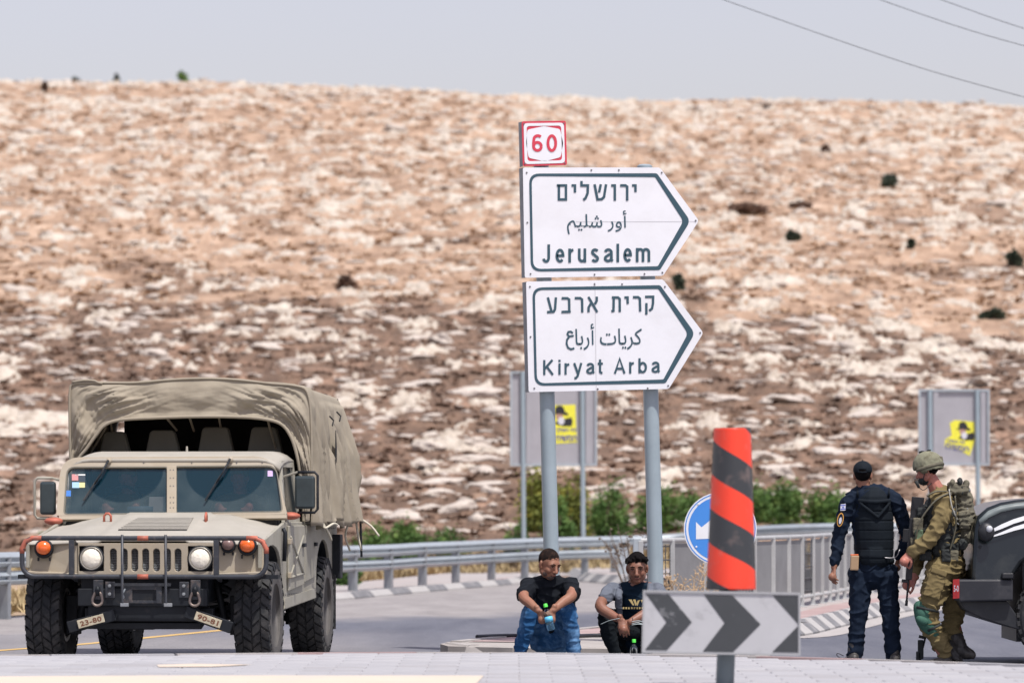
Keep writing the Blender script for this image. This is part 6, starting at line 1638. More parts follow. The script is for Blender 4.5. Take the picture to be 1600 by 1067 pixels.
legs = [chain([q(980, 996, .28), q(962, 972, .12), q(948, 962, -.05), q(950, 985, -.08), q(957, 1008, -.06), q(962, 1022, -.05)], [.10, .092, .076, .070, .060, .054], 14),
        chain([q(1000, 996, .28), q(1012, 972, .12), q(1022, 962, -.05), q(1020, 985, -.08), q(1012, 1008, -.06), q(1008, 1022, -.05)], [.10, .092, .076, .070, .060, .054], 14), chain([q(975, 1000, .30), q(1003, 1000, .30)], [.12, .12], 14),
        chain([q(966, 985, .05), q(1000, 990, .08)], [.07, .07])]
obj('trousers', union(legs, .008, 4, folds(.010, 9, 15)), black_trouser, t, fix=False)
for x in (962, 1008):
    a = q(x, 1030, -.02); a.z = .045; obj('shoe', union([chain([a+Vector((0, .06, .0)), a+Vector((0, -.08, 0)), a+Vector((0, -.18, -.008))], [.045, .046, .036])], .008, 2), shoe_m, t, fix=False)
w_ = q(968, 966.5, -.325); obj('wristband', MB().tube([w_+Vector((.030*math.cos(a), -.02*math.sin(a)*.6, .031*math.sin(a)*.4+.012*math.cos(a))) for a in [2*PI*k/16 for k in range(16)]], .004, 6, closed=True), black_m, t, smooth=True)
w_ = q(985, 970, -.325); obj('wristband', MB().tube([w_+Vector((.010*math.cos(a)+.018*math.sin(a), -.026*math.sin(a+1.3), .030*math.sin(a))) for a in [2*PI*k/16 for k in range(16)]], .004, 6, closed=True), black_m, t, smooth=True)
tie_m = mat('pale plastic tie', (.45, .52, .52), .4)
for y0, y1 in ((971, 973), (976, 976.5), (974, 979)): obj('cable_tie', MB().tube(smooth_path([q(987, y0, -.36), q(998, y0-1.5, -.38), q(1012, y1, -.36)], 4), .0035, 5), tie_m, t, smooth=True)
obj('cable_tie', MB().tube(smooth_path([q(938, 975, -.30), q(952, 969, -.34), q(968, 965.5, -.36)], 4), .0022, 5), tie_m, t, smooth=True)
c = P(990.5, 1033, 39.3); c.z = 0
bottle('water_bottle', 'clear water bottle with green cap standing on the ground before the second seated man', c, (0, 0, 1), 0, .205, .034, .4)

# ---------- policeman seen from behind
C_ = Fig('c', 39.8, 1366, label='standing man seen from behind in navy uniform, dark cap and black vest')
q = C_.q; t = C_.t; RC = R3(math.radians(180-6), math.radians(-4)); hc = q(1348, 742, .0)
hp, HT = head_parts(hc, RC, 1.02)
hl = hand_parts(q(1303, 886, -.02), Vector((-.12, -.15, -.9)), Vector((-.85, -.4, .1)), side=1, curl=(.35, .45, .35), k=1.04)
hr = hand_parts(q(1404, 872, .10), Vector((-.2, -.1, -.8)), Vector((.8, -.5, .1)), side=-1, curl=(.5, .6, .4), k=1.0)
body = hp+hl+hr+[chain([q(1350, 790, .02), q(1350, 768, .015), q(1349, 752, .01)], [.07, .062, .056]), chain([q(1326, 785, 0), q(1312, 835, .02), q(1303, 886, -.02)], [.055, .045, .030]), chain([q(1398, 785, 0), q(1413, 835, .04), q(1404, 872, .10)], [.055, .045, .03]),
   chain([q(1362, 880, .02), q(1362, 830, .01), q(1360, 790, .01)], [.13, .13, .13]), chain([q(1345, 890, .02), q(1341, 960, .0), q(1334, 1028, .02)], [.085, .06, .045]), chain([q(1385, 890, .02), q(1390, 960, 0), q(1396, 1028, .02)], [.085, .06, .045])]
obj('body', union(body, .0055, 2), skin_a, t, fix=False)
hair_cap(HT, RC, 1.02, hair_m, t, .004, low=-.045)
capt = [MB().ball(HT(0, .008, .046), (.084, .102, .080), 24, 16, rot=RC)]
me = union(capt, .006, 1)
import bmesh
bm = bmesh.new(); bm.from_mesh(me); inv = RC.inverted()
bmesh.ops.delete(bm, geom=[v for v in bm.verts if (inv @ (v.co-HT(0, 0, 0))).z < .028 or ((inv @ (v.co-HT(0, 0, 0))).y > .085 and (inv @ (v.co-HT(0, 0, 0))).z < .055 and abs((inv @ (v.co-HT(0, 0, 0))).x) < .03)], context='VERTS'); bm.to_mesh(me); bm.free()
cp = obj('cap', me, vest_m, t, fix=False, solid=.006)
obj('cap_strap', MB().tube([HT(-.04, .104, .034), HT(0, .112, .031), HT(.04, .104, .034)], .006, 6), vest_m, cp, smooth=True)
obj('cap_button', MB().ball(HT(0, .008, .128), .008, 8, 6), vest_m, cp)
obj('peak', MB().grid([[HT(x, -.085-.055*(1-(x/.075)**2)*k, .034-.02*k-(x*x)*2) for x in np.linspace(-.07, .07, 9)] for k in (0, .5, 1)]), vest_m, cp, smooth=True, solid=.004)
jk = [chain([q(1364, 880, .02), q(1363, 845, .015), q(1362, 805, .01), q(1360, 785, .0)], [.165, .170, .185, .15], 16, flat=.72, up=(1, 0, 0)), chain([q(1328, 782, 0), q(1345, 772, .01), q(1362, 770, .015), q(1382, 772, .01), q(1398, 783, 0)], [.068, .075, .08, .075, .068], 14),
      chain([q(1327, 784, 0), q(1318, 812, .015), q(1311, 838, .02), q(1308, 860, .0), q(1303, 878, -.015)], [.075, .068, .061, .056, .046]), chain([q(1399, 784, 0), q(1411, 812, .02), q(1416, 838, .04), q(1411, 858, .07), q(1405, 868, .095)], [.075, .068, .061, .054, .045]),
      chain([q(1350, 771, .015), q(1350, 763, .01)], [.076, .068])]
jacket = obj('shirt', union(jk, .008, 3, folds(.012, 8, 21)), navy_uniform, t, fix=False)
# vest: a padded shell with stitched bands
def vest_w(p):
    return 0
vs = [chain([q(1366, 868, .0), q(1366, 845, -.005), q(1365, 812, -.01), q(1364, 786, -.01)], [.172, .178, .182, .16], 18, flat=.80, up=(1, 0, 0)), chain([q(1342, 775, .0), q(1364, 779, -.02), q(1388, 775, .0)], [.055, .075, .055])]
me = union(vs, .007, 3, lambda p: (-.006 if ((p.z*1.0) % .085) < .010 and p.z < 1.42 else 0)+.003*mnoise.noise(p*12))
ve = obj('vest', me, vest_m, t, fix=False)
def surf(nm, L, m, par, dy=-.0, solid=.01): obj(nm, MB().add([q(x, y, dy) for x, y in L], [tuple(range(len(L)))]), m, par, solid=solid)
obj('yoke_panel', union([chain([q(1343, 782, -.12), q(1366, 784, -.155), q(1390, 782, -.12)], [.018, .022, .018]), chain([q(1344, 786, -.13), q(1358, 797, -.155), q(1372, 808, -.165)], [.012, .014, .012]), chain([q(1390, 786, -.13), q(1381, 797, -.155), q(1372, 808, -.165)], [.012, .014, .012])], .005, 1), vest_m, ve, fix=False)
for s, x in ((-1, 1340), (1, 1389)): obj('shoulder_strap', MB().tube([q(x+s*2, 768, .06), q(x, 765, .0), q(x-s*0, 774, -.09)], .026, 8, flat=.4), vest_m, ve, smooth=True)
for s, x in ((-1, 1324), (1, 1402)): obj('epaulette', MB().tube([q(x-s*10, 768, .0), q(x+s*2, 774.5, .0)], .022, 8, flat=.45), navy_uniform, t, smooth=True)
obj('vest_buckle', MB().tube(smooth_path([q(1380, 870.5, -.13), q(1392, 871.5, -.12), q(1401, 869, -.09), q(1406, 858, -.05)], 5), .006, 6), mat('steel clasp', (.35, .35, .36), .35, .6), t, smooth=True)
# sleeve flag and round patch
surf('flag_patch', [(1313.5, 787.5), (1321.5, 786.5), (1321, 797), (1313, 797.5)], mat('white patch', (.62, .64, .72), .7), t, -.085, .003)
for y in (789.3, 795.3): surf('flag_stripe', [(1313.5, y-.8), (1321.3, y-1.4), (1321.3, y-.2), (1313.5, y+.6)], mat('flag blue', (.08, .12, .5), .6) if 'flag blue' not in MATS else MATS['flag blue'], t, -.0885, .0)
star = lambda cx, cy, r, a0: [(cx+r*math.cos(a0+2*PI*k/3), cy+r*math.sin(a0+2*PI*k/3)) for k in range(3)]
surf('flag_star', star(1317.4, 792.1, 1.9, PI/2), MATS['flag blue'], t, -.0885, 0); surf('flag_star', star(1317.4, 792.1, 1.9, -PI/2), MATS['flag blue'], t, -.0892, 0)
def ellp(cx, cy, rx, ry, tilt=0, n=18): return [(cx+rx*math.cos(2*PI*k/n)*math.cos(tilt)-ry*math.sin(2*PI*k/n)*math.sin(tilt), cy+rx*math.cos(2*PI*k/n)*math.sin(tilt)+ry*math.sin(2*PI*k/n)*math.cos(tilt)) for k in range(n)]
surf('round_patch', ellp(1313, 811.5, 5, 11, .18), mat('orange patch rim', (.62, .32, .06), .7), t, -.080, .003)
surf('patch_field', ellp(1313, 811.5, 3.8, 9.2, .18), navy_uniform, t, -.0835, 0); surf('patch_emblem', ellp(1313, 813, 2.2, 5.4, .18), mat('silver patch', (.55, .55, .6), .6), t, -.0845, 0)
# belt, pouch
obj('belt', MB().tube([q(1364, 876, .02)+Vector((.185*math.cos(a), .125*math.sin(a), 0)) for a in [2*PI*k/28 for k in range(28)]], .022, 8, closed=True, flat=.4, up=(0, 0, 1)), vest_m, t, smooth=True)
obj('pouch', union([MB().box(q(1335, 879, -.13), (.075, .05, .135), (.0, .05, 0))], .006, 3), mat('tan pouch', (.36, .24, .14), .6, var=.15), t, fix=False)
obj('pouch_strap', MB().box(q(1335, 866.5, -.13), (.07, .045, .012)), mat('orange trim', (.7, .15, .04), .6), t, bevel=.003)
lg = [chain([q(1364, 884, .03), q(1364, 893, .03)], [.165, .165], 16, flat=.75, up=(1, 0, 0)), chain([q(1345, 895, .02), q(1343, 940, .0), q(1339, 985, .01), q(1335, 1028, .03)], [.112, .090, .074, .070], 14), chain([q(1385, 895, .02), q(1389, 940, 0), q(1393, 985, .01), q(1396, 1028, .03)], [.112, .090, .074, .070], 14)]
obj('trousers', union(lg, .008, 3, folds(.012, 7, 23)), navy_uniform, t, fix=False)
for x in (1334, 1398):
    a = q(x, 1030, .0); a.z = .045; obj('boot', union([chain([a+Vector((0, -.05, .0)), a+Vector((0, .06, 0)), a+Vector((.02 if x > 1360 else -.02, .20, -.005))], [.045, .046, .038]), limb([a+Vector((0, .0, .02)), a+Vector((0, .0, .14))], [.05, .05])], .008, 2), boot_m, t, fix=False)
obj('drawstring', MB().tube(smooth_path([q(1327, 1025, -.05), q(1316, 1028, -.06), q(1308, 1024, -.06), q(1309, 1020, -.06), q(1318, 1024, -.06)], 4), .004, 5), black_m, t, smooth=True)

# ---------- soldier in profile
D_ = Fig('d', 39.6, 1478, label='soldier in olive uniform with helmet and backpack, stepping towards the left')
q = D_.q; t = D_.t; RD = R3(math.radians(-118), math.radians(14)); hc = q(1450, 735, .0)
hp, HT = head_parts(hc, RD, 1.03)
hl = hand_parts(q(1421, 864, -.22), Vector((-.5, -.1, -.75)), Vector((-.35, -.9, .2)), side=-1, curl=(.7, .8, .5), k=1.08)
hr = hand_parts(q(1428, 905, .02), Vector((-.5, -.1, -.4)), Vector((-.2, -.7, .5)), side=-1, curl=(.8, .9, .6), k=1.05)
body = hp+hl+hr+[chain([q(1474, 785, .02), q(1464, 765, .01), q(1455, 748, .01)], [.078, .068, .060]), chain([q(1476, 790, -.17), q(1452, 838, -.22), q(1421, 864, -.22)], [.05, .045, .031]), chain([q(1462, 790, .17), q(1440, 845, .15), q(1428, 905, .02)], [.05, .042, .030]),
   chain([q(1474, 875, 0), q(1474, 830, 0), q(1472, 795, 0)], [.12, .13, .13]), chain([q(1466, 885, -.08), q(1447, 960, -.12), q(1475, 1025, -.05)], [.08, .055, .045]), chain([q(1482, 885, .10), q(1487, 950, .14), q(1500, 1004, .16)], [.08, .055, .045])]
obj('body', union(body, .0055, 2), skin_c, t, fix=False)
face_details(t, HT, RD, 1.03, hair_m)
hair_cap(HT, RD, 1.03, hair_m, t, .002, low=-.03)
obj('dark_lower_face', union([MB().ball(HT(0, -.045, -.075), (.062, .068, .045), 16, 12, rot=RD)], .006, 2), dark_gear, t, fix=False)  # dark shell over the lower half of the face
hh = union([MB().ball(HT(0, .010, .050), (.112, .135, .118), 28, 20, rot=RD), MB().ball(HT(0, .015, .02), (.114, .130, .08), 24, 14, rot=RD)], .007, 2, lambda p: .004*mnoise.noise(p*16)+.0025*mnoise.noise(p*40))
bm = bmesh.new(); bm.from_mesh(hh); inv = RD.inverted()
def hcut(v):
    l = inv @ (v.co-HT(0, 0, 0)); y = l.y
    edge_ = .028 if y < -.06 else (-.028 if y < .035 else -.012) if y > -.02 else .028-(y+.06)/.04*.056
    return l.z < edge_
bmesh.ops.delete(bm, geom=[v for v in bm.verts if hcut(v)], context='VERTS'); bm.to_mesh(hh); bm.free()
he = obj('helmet', hh, helmet_m, t, fix=False, solid=.012)
obj('goggle_band', MB().tube([HT(.118*math.cos(a), .01+.140*math.sin(a), .018+.01*math.sin(a)) for a in np.linspace(-.6, PI+.6, 24)], .014, 6, flat=.35, up=RD @ Vector((0, 0, 1))), webbing, he, smooth=True)
obj('rail_light', MB().box(HT(-.118, .05, .012), (.014, .075, .022), RD), dark_gear, he, bevel=.004)
obj('velcro', MB().box(HT(-.02, .135, .07), (.06, .02, .05), RD), webbing, he, bevel=.008)
obj('night_mount', MB().box(HT(0, -.02, .172), (.05, .035, .016), RD).box(HT(0, .05, .168), (.035, .03, .012), RD), dark_gear, he, bevel=.003)
for s in (-1, 1): obj('chin_strap', MB().tube([HT(s*.088, .0, -.02), HT(s*.070, -.045, -.095), HT(0, -.075, -.115)], .005, 5), dark_gear, he, smooth=True)
obj('headset_mic', MB().tube(smooth_path([HT(-.10, .03, -.06), q(1446, 764, -.16), q(1438, 763, -.17), q(1434, 757, -.17)], 5), .004, 5), dark_gear, t, smooth=True); obj('microphone', MB().tube([q(1436, 762, -.17), q(1431, 751, -.17)], [.012, .016], 8), dark_gear, t, smooth=True)
jk = [chain([q(1478, 872, .0), q(1478, 840, 0), q(1474, 805, 0), q(1470, 782, 0)], [.150, .150, .162, .12], 16), chain([q(1466, 780, -.13), q(1469, 776, 0), q(1462, 782, .13)], [.070, .085, .070], 14), chain([q(1468, 772, .01), q(1466, 768, .01)], [.084, .078]),
      chain([q(1476, 783, -.16), q(1470, 808, -.20), q(1459, 834, -.235), q(1442, 851, -.235), q(1427, 862, -.225)], [.082, .076, .070, .062, .052]), chain([q(1460, 785, .16), q(1445, 830, .17), q(1436, 865, .1), q(1431, 893, .04)], [.075, .066, .056, .045])]
obj('jacket', union(jk, .008, 3, folds(.020, 9, 31, (1, 1, 1.3))), olive, t, fix=False)
lg = [chain([q(1480, 876, .0), q(1480, 888, .0)], [.155, .155], 16), chain([q(1470, 890, -.08), q(1460, 925, -.11), q(1449, 958, -.12), q(1455, 980, -.10), q(1467, 1000, -.08), q(1475, 1016, -.06)], [.130, .115, .092, .085, .088, .070], 14),
      chain([q(1488, 890, .09), q(1492, 925, .12), q(1490, 958, .14), q(1486, 985, .15), q(1494, 1000, .16)], [.120, .105, .088, .080, .070], 14)]
tr = obj('trousers', union(lg, .008, 3, folds(.022, 8, 33, (1, 1, 1.9))), olive, t, fix=False)
obj('cargo_pocket', union([MB().box(q(1460, 915, -.225), (.155, .05, .21), (0, .32, .1))], .007, 4, folds(.006, 12, 34)), olive, tr, fix=False)
obj('pocket_flap', union([MB().box(q(1467, 893, -.235), (.150, .045, .055), (0, .32, .1))], .007, 3), olive, tr, fix=False)
pad = mat('green knee pad', (.045, .115, .085), .75, spec=.2, var=.15, vscale=12)
obj('knee_pad', union([ell(q(1442, 958, -.16), (.072, .072, .085)), chain([q(1437, 948, -.15), q(1444, 970, -.15), q(1460, 987, -.13)], [.060, .072, .058])], .008, 3), pad, t, fix=False)
obj('knee_cap', union([ell(q(1441, 969, -.21), (.062, .035, .040), (0, .5, 0))], .006, 2), pad, t, fix=False)
for (a, b) in (((1432, 948), (1466, 955)), ((1450, 985), (1470, 975))): obj('pad_strap', MB().tube([q(a[0], a[1], -.20), q((a[0]+b[0])/2, (a[1]+b[1])/2, -.245), q(b[0], b[1], -.20)], .012, 6, flat=.4), dark_gear, t, smooth=True)
obj('boot', union([limb([q(1476, 1012, -.05), q(1475, 1032, -.05)], [.056, .054]), chain([q(1480, 1033, -.05)+Vector((0, 0, .0)), q(1468, 1034.5, -.08), q(1456, 1036, -.10)], [.050, .048, .038])], .007, 2), boot_m, t, fix=False)
obj('boot', union([limb([q(1494, 996, .12), q(1500, 1010, .12)], [.066, .066]), chain([q(1496, 1014, .12), q(1508, 1019, .10), q(1519, 1023, .08)], [.062, .060, .040], 14), chain([q(1490, 1020, .10), q(1494, 1029, .08), q(1500, 1032, .08)], [.045, .038, .03])], .007, 2, folds(.006, 18, 40, (1, 1, .4))), boot_m, t, fix=False)
# load-bearing vest, pouches, backpack
gv = union([chain([q(1478, 862, .0), q(1474, 830, .0), q(1470, 800, .0)], [.160, .172, .170], 16), chain([q(1448, 805, -.02), q(1445, 850, -.02)], [.075, .085], 12)], .008, 3, folds(.014, 10, 41))
gear = obj('tactical_vest', gv, dark_gear, t, fix=False)
def pouch(x, y, dy, w_, h_, d_, m, rz=0, nm='pouch'): return obj(nm, union([MB().box(q(x, y, dy), (w_, d_, h_), (0, rz, 0))], .007, 4, folds(.005, 14, x % 7)), m, gear, fix=False)
for a in ((1434, 822, -.10, .09, .15, .09, webbing), (1430, 850, -.08, .09, .12, .09, pad if False else webbing), (1440, 800, -.10, .08, .08, .08, dark_gear), (1428, 835, .02, .08, .17, .1, webbing), (1446, 868, -.12, .10, .08, .08, dark_gear), (1478, 868, -.17, .08, .11, .06, dark_gear), (1490, 868, -.12, .08, .10, .08, webbing)): pouch(*a)
pouch(1436, 836, -.17, .07, .10, .06, mat('green pouch', (.10, .15, .09), .8, var=.2))
for L in ([(1430, 850, -.18), (1436, 818, -.22), (1454, 790, -.25), (1470, 776, -.24), (1486, 770, -.18)], [(1448, 775, -.2), (1462, 768, -.2), (1480, 768, -.14)], [(1492, 775, -.20), (1494, 800, -.22), (1492, 830, -.20), (1484, 860, -.19)]):
    obj('strap', MB().tube(smooth_path([q(*p) for p in L], 5), .022, 8, flat=.35, up=(0, -1, 0)), webbing, gear, smooth=True)
obj('hydration_tube', MB().tube(smooth_path([q(1483, 764, -.22), q(1487, 790, -.24), q(1496, 812, -.22)], 6), .006, 6), mat('pale tube', (.4, .4, .36), .5), gear, smooth=True)
bpk = union([chain([q(1503, 772, -.02), q(1506, 800, -.02), q(1508, 830, -.02)], [.085, .100, .095], 14), MB().box(q(1496, 764, -.02), (.17, .24, .09), (0, .12, 0)), MB().box(q(1506, 812, -.13), (.10, .06, .16), (0, -.08, 0))], .009, 4, folds(.016, 10, 43))
bk = obj('backpack', bpk, webbing, t, fix=False)
for i, (x, y, dy, r) in enumerate(((1512, 838, -.08, .052), (1504, 850, -.10, .045), (1514, 815, -.12, .04), (1510, 756, -.1, .03), (1500, 752, -.12, .028), (1488, 754, -.12, .025))):
    obj('pouch', union([ell(q(x, y, dy), (r, r, r*1.3))], .006, 2, folds(.006, 16, 50+i)), (webbing, dark_gear, webbing)[i % 3], bk, fix=False)
rr = random.Random(9)
for i in range(16):
    x, y = rr.uniform(1488, 1514), rr.uniform(758, 845); a = q(x, y, -.17); obj('buckle', MB().tube([a, a+Vector((rr.uniform(-.03, .03), -.01, rr.uniform(-.05, .03)))], .005+.004*rr.random(), 6), (dark_gear, webbing, galv_dark)[i % 3], bk, smooth=True)
obj('watch', MB().tube([q(1427, 858, -.225)+Vector((.036*math.cos(a)*.7, .036*math.sin(a)*.8, .036*math.cos(a)*.7)) for a in [2*PI*k/16 for k in range(16)]], .012, 6, closed=True), black_m, t, smooth=True)
# rifles
def rifle(label, pts, depth):
    """pts: butt and muzzle in pixels"""
    (x0, y0), (x1, y1) = pts; a = P(x0, y0, depth); b = P(x1, y1, depth); ax = (b-a); L = ax.length; ax.normalize()
    side = Vector((0, 1, 0)); dn = ax.cross(side).normalized(); R_ = Matrix((ax, side, dn)).transposed()
    t_ = thing('rifle', label, 'rifle', a)
    def bx(nm, s0, s1, w_, h_, off=0, m=gun_m, par=None): return obj(nm, MB().box(ax*((s0+s1)/2*L)+dn*off, ((s1-s0)*L, w_, h_), R_), m, par or t_, bevel=.004)
    bx('stock', 0, .22, .035, .11, .02); bx('receiver', .20, .48, .042, .075); bx('handguard', .48, .76, .048, .055)
    obj('barrel', MB().tube([ax*.74*L, ax*L], .009, 8), gun_m, t_, smooth=True); obj('muzzle', MB().tube([ax*.95*L, ax*L], .013, 8), gun_m, t_, smooth=True)
    bx('magazine', .36, .43, .028, .19, .09); bx('grip', .27, .31, .028, .10, .07); bx('sight', .30, .42, .035, .05, -.06); bx('front_sight', .76, .79, .02, .06, -.03)
    return t_
rifle('black rifle hanging muzzle down between the man in the cap and the soldier', ((1431, 776), (1416, 946)), 39.52)
rifle('black rifle hanging behind the legs of the soldier, only its barrel showing under his knee', ((1476, 876), (1437, 1031)), 39.72)
obj('muzzle_cover', MB().box(P(1438.5, 1014, 39.68), (.05, .05, .17)).box(P(1435, 1024, 39.68), (.04, .05, .08)), dark_gear, bevel=.008)
mcv = bpy.data.objects['muzzle_cover']; rf2 = bpy.data.objects['rifle.001']; mcv.parent = rf2; mcv.location = -rf2.location

# ---------- occupants of the truck
def occupant(lx, label, col):
    c = TO+Matrix.Rotation(TTH, 3, 'Z') @ Vector((lx, 1.42, .95)); t_ = thing('person', label, 'person', c, (0, 0, TTH)); R_ = R3(0, .1)
    hp, T = head_parts(Vector((0, -.02, .72)), R_, 1.0)
    hl = hand_parts(Vector((-.15, -.28, .42)), Vector((.1, -.6, .3)), Vector((-.2, -.1, .9)), side=-1, curl=(.8, .8, .5)); hr = hand_parts(Vector((.15, -.28, .42)), Vector((-.1, -.6, .3)), Vector((.2, -.1, .9)), side=1, curl=(.8, .8, .5))
    obj('body', union(hp+hl+hr+[chain([Vector((0, .03, .45)), Vector((0, .01, .58)), Vector((0, 0, .66))], [.09, .065, .058]), chain([Vector((0, .05, .0)), Vector((0, .04, .45))], [.13, .14]), chain([Vector((-.17, .02, .48)), Vector((-.24, -.08, .24)), Vector((-.15, -.28, .42))], [.05, .045, .03]), chain([Vector((.17, .02, .48)), Vector((.24, -.08, .24)), Vector((.15, -.28, .42))], [.05, .045, .03]),
      chain([Vector((-.1, .04, .02)), Vector((-.14, -.36, .05)), Vector((-.14, -.44, -.08))], [.08, .06, .05]), chain([Vector((.1, .04, .02)), Vector((.14, -.36, .05)), Vector((.14, -.44, -.08))], [.08, .06, .05])], .008, 2), skin_c, t_, fix=False)
    obj('shirt', union([chain([Vector((0, .05, 0)), Vector((0, .04, .25)), Vector((0, .03, .46))], [.16, .17, .15], 14), chain([Vector((-.17, .02, .48)), Vector((0, .02, .52)), Vector((.17, .02, .48))], [.07, .08, .07]), chain([Vector((-.18, .02, .47)), Vector((-.25, -.08, .25))], [.075, .065]), chain([Vector((.18, .02, .47)), Vector((.25, -.08, .25))], [.075, .065])], .010, 3, folds(.012, 8, 60)), olive, t_, fix=False)
    obj('cap', MB().ball(T(0, .01, .05), (.085, .102, .078), 18, 12, rot=R_), olive, t_, smooth=True)
occupant(-.50, 'driver of the truck, dimly seen behind the left windshield', olive); occupant(.52, 'passenger of the truck, dimly seen behind the right windshield', olive)

# ------------------------------------------------------------------ dark vehicle cut by the right edge
VY = 39.2; car_m = mat('dark green black car paint', (.005, .009, .011), .28, .0, coat=.35, spec=.4, var=.1, vscale=3, stain=(.05, .055, .05), sscale=2.5, samt=.4)
trim_m = mat('black car trim', (.012, .014, .018), .5, var=.2, vscale=6, stain=(.05, .05, .05), sscale=6, samt=.5); stripe_w = mat('white car stripe', (.62, .64, .66), .4)
vo = P(1620, 1036, VY); vo.z = 0
v = thing('car', 'dark patrol vehicle with white stripes, only its rear end showing at the right edge', 'car', vo)
def V(px, py, dy=0): return P(px, py, VY+dy)-vo
# body outline in the side plane, tail on the left; it goes on beyond the frame to a hood and nose
side = [(1518, 900), (1521, 862), (1524, 825), (1530, 806), (1545, 793), (1566, 785), (1590, 781), (1625, 778), (1690, 775), (1760, 775), (1835, 780), (1880, 810), (1925, 850), (2000, 858), (2090, 868), (2150, 885), (2160, 915), (2160, 962), (2100, 965), (2085, 930), (2050, 905), (2010, 905), (1975, 930), (1960, 965), (1758, 970), (1750, 925), (1728, 888), (1692, 866), (1650, 858), (1618, 864), (1596, 880), (1580, 905), (1572, 935), (1540, 935), (1521, 915)]
half = .86
rows = []
def tumble(py): return .16*max(0, (880-py)/105)**1.3
outl = [Vector(p) for p in side]
L1 = [V(x, y)+Vector((0, tumble(y), 0)) for x, y in side]; L2 = [V(x, y)+Vector((0, 1.72-tumble(y), 0)) for x, y in side]
bd = MB().add(L1+L2, [tuple(range(len(side)))]+[tuple(reversed(range(len(side), 2*len(side))))]+[(i+len(side), (i+1) % len(side)+len(side), (i+1) % len(side), i) for i in range(len(side))])
cb_ = obj('body', bd, car_m, v, bevel=.035, smooth=True, angle=.5)
def VS(x, y, lift=.004): return V(x, y)+Vector((0, tumble(y)-lift, 0))
def vflat(nm, pts, m, lift=.006, par=cb_, solid=0):
    n = len(pts)//2; a = pts[:n]; b = pts[n:][::-1]
    obj(nm, MB().grid([[VS(x, y, lift) for x, y in a], [VS(x, y, lift) for x, y in b]]), m, par, smooth=True, solid=solid)
vflat('stripe', [(1549, 828), (1566, 819), (1585, 811), (1605, 805), (1640, 799), (1700, 794), (1700, 799), (1640, 805), (1605, 812), (1585, 818), (1566, 826), (1549, 832)], stripe_w)
vflat('stripe', [(1551, 837), (1566, 831), (1585, 823), (1605, 817), (1640, 811), (1700, 806), (1700, 812), (1640, 817), (1605, 824), (1585, 829), (1566, 835), (1551, 839)], stripe_w)
vflat('side_window', [(1640, 826), (1700, 820), (1830, 822), (1850, 830), (1860, 858), (1850, 862), (1700, 862), (1640, 862)], MATS['side window'], .008)
vflat('roof_rim', [(1531, 812), (1546, 798), (1566, 790), (1590, 786), (1625, 783), (1690, 780), (1690, 790), (1625, 792), (1590, 795), (1566, 800), (1546, 809), (1533, 822)], mat('worn grey rim paint', (.16, .19, .19), .4, var=.15), .010, solid=.012)
# tail lamp housing and hinge
obj('tail_lamp', MB().box(V(1526, 880, .16), (.08, .22, .34)), trim_m, cb_, bevel=.02); obj('lamp_pod', MB().ball(V(1541, 831, -.02), (.075, .05, .085), 14, 10), trim_m, cb_, smooth=True); obj('lamp_lens', MB().ball(V(1546, 826, -.07), (.03, .02, .03), 10, 8), mat('clear lamp lens', (.5, .52, .55), .15, spec=.8), cb_, smooth=True)
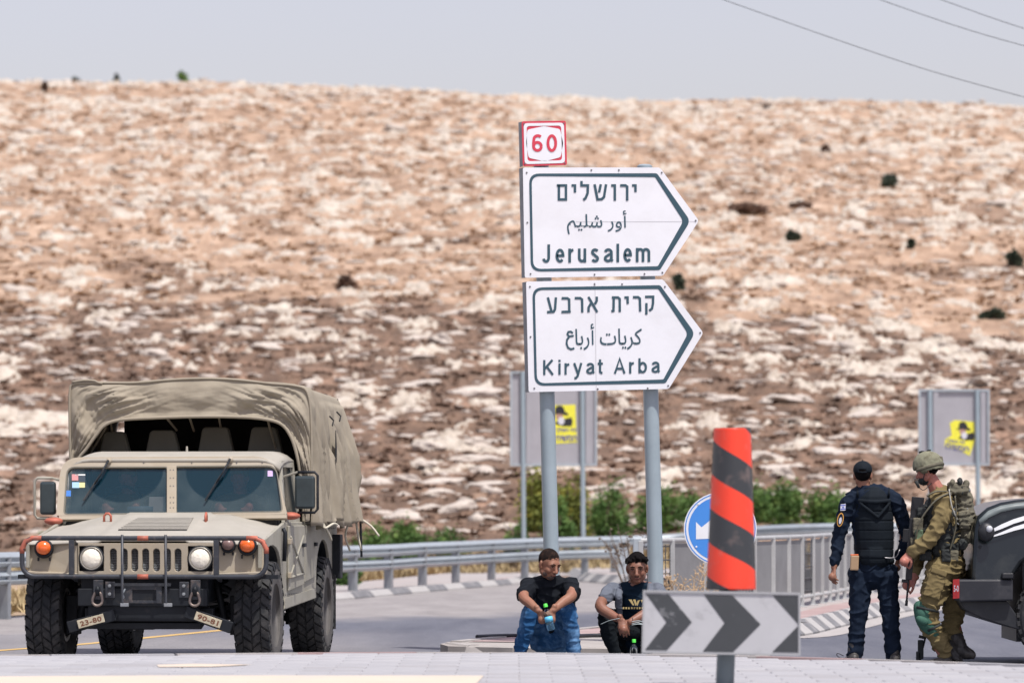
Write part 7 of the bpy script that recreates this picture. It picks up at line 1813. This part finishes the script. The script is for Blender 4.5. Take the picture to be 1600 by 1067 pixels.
# bumper, plate, skid and tow bar
obj('wheel_well', MB().box(V(1690, 925, .95), (1.25, 1.5, .75)), trim_m, v)
bmp = obj('rear_bumper', MB().prism([V(1497, 905, -.05), V(1583, 905, -.05), V(1583, 938, -.05), V(1500, 940, -.05), V(1493, 932, -.05)], (0, 1.85, 0)), mat('grey black bumper plastic', (.016, .018, .024), .5, var=.15, vscale=5, stain=(.07, .07, .075), sscale=5, samt=.5), v, bevel=.015)
obj('bumper_step', MB().box(V(1574, 899, -.03), (.10, .10, .05)), trim_m, bmp, bevel=.01)
pl_r = obj('number_plate', MB().prism([V(1489, 905, -.02), V(1499, 904, -.07), V(1499, 934, -.07), V(1489, 935, -.02)], (.0, .006, 0)), mat('red number plate', (.62, .05, .05), .5), bmp)
me = text_mesh('5-0', .02, 1.0); vv = np.array([p_.co[:] for p_ in me.vertices]); mn_, mx_ = vv.min(0), vv.max(0)
for p_ in me.vertices:
    u_ = (p_.co.x-mn_[0])/(mx_[0]-mn_[0]); w1 = (p_.co.y-mn_[1])/(mx_[1]-mn_[1]); x_ = 1490.5+7.5*w1 if False else 1490.3+7.6*u_; p_.co = V(x_, 924-10*w1, -.02-.05*(x_-1489)/10-.008)
me.materials.clear(); obj('plate_digits', me, sign_white, pl_r, fix=False)
obj('lower_skirt', MB().prism([V(1500, 938, .03), V(1573, 938, .03), V(1590, 962, .03), V(1594, 984, .03), V(1570, 977, .03), V(1535, 966, .03), V(1507, 952, .03)], (0, 1.6, 0)), trim_m, v, bevel=.01)
obj('chassis_rail', MB().box(V(1800, 985, .86), (2.6, 1.2, .16)), trim_m, v)
def car_wheel(px, side_=0):
    c = V(px, 952, .12+side_*1.46); t2 = obj('wheel', MB().lathe([(0, -.08), (.08, -.08), (.08, .08), (0, .08)], (0, 0, 0), 'Y', 14), trim_m, v, loc=(c.x, c.y, .43)); 
    tr_ = MB().lathe([(.24, -.11), (.34, -.125), (.40, -.115), (.425, -.09), (.43, 0), (.425, .09), (.40, .115), (.34, .125), (.24, .11)], (0, 0, 0), 'Y', 44)
    for k in range(36):
        a = 2*PI*k/36
        for s in (-1, 1): tr_.box((.425*math.cos(a+s*.04), s*.06, .425*math.sin(a+s*.04)), (.03, .085, .042), Matrix.Rotation(-a, 3, 'Y'))
    obj('tyre', tr_, rubber, t2, smooth=True, angle=.5); obj('rim', MB().lathe([(.245, -.10), (.235, -.118), (.2, -.10), (.18, -.05), (.1, -.06), (.06, -.09), (0, -.09)], (0, 0, 0), 'Y', 28), galv_dark, t2, smooth=True, fix=False)
for px in (1664, 2040):
    for s in (0, 1): car_wheel(px, s)
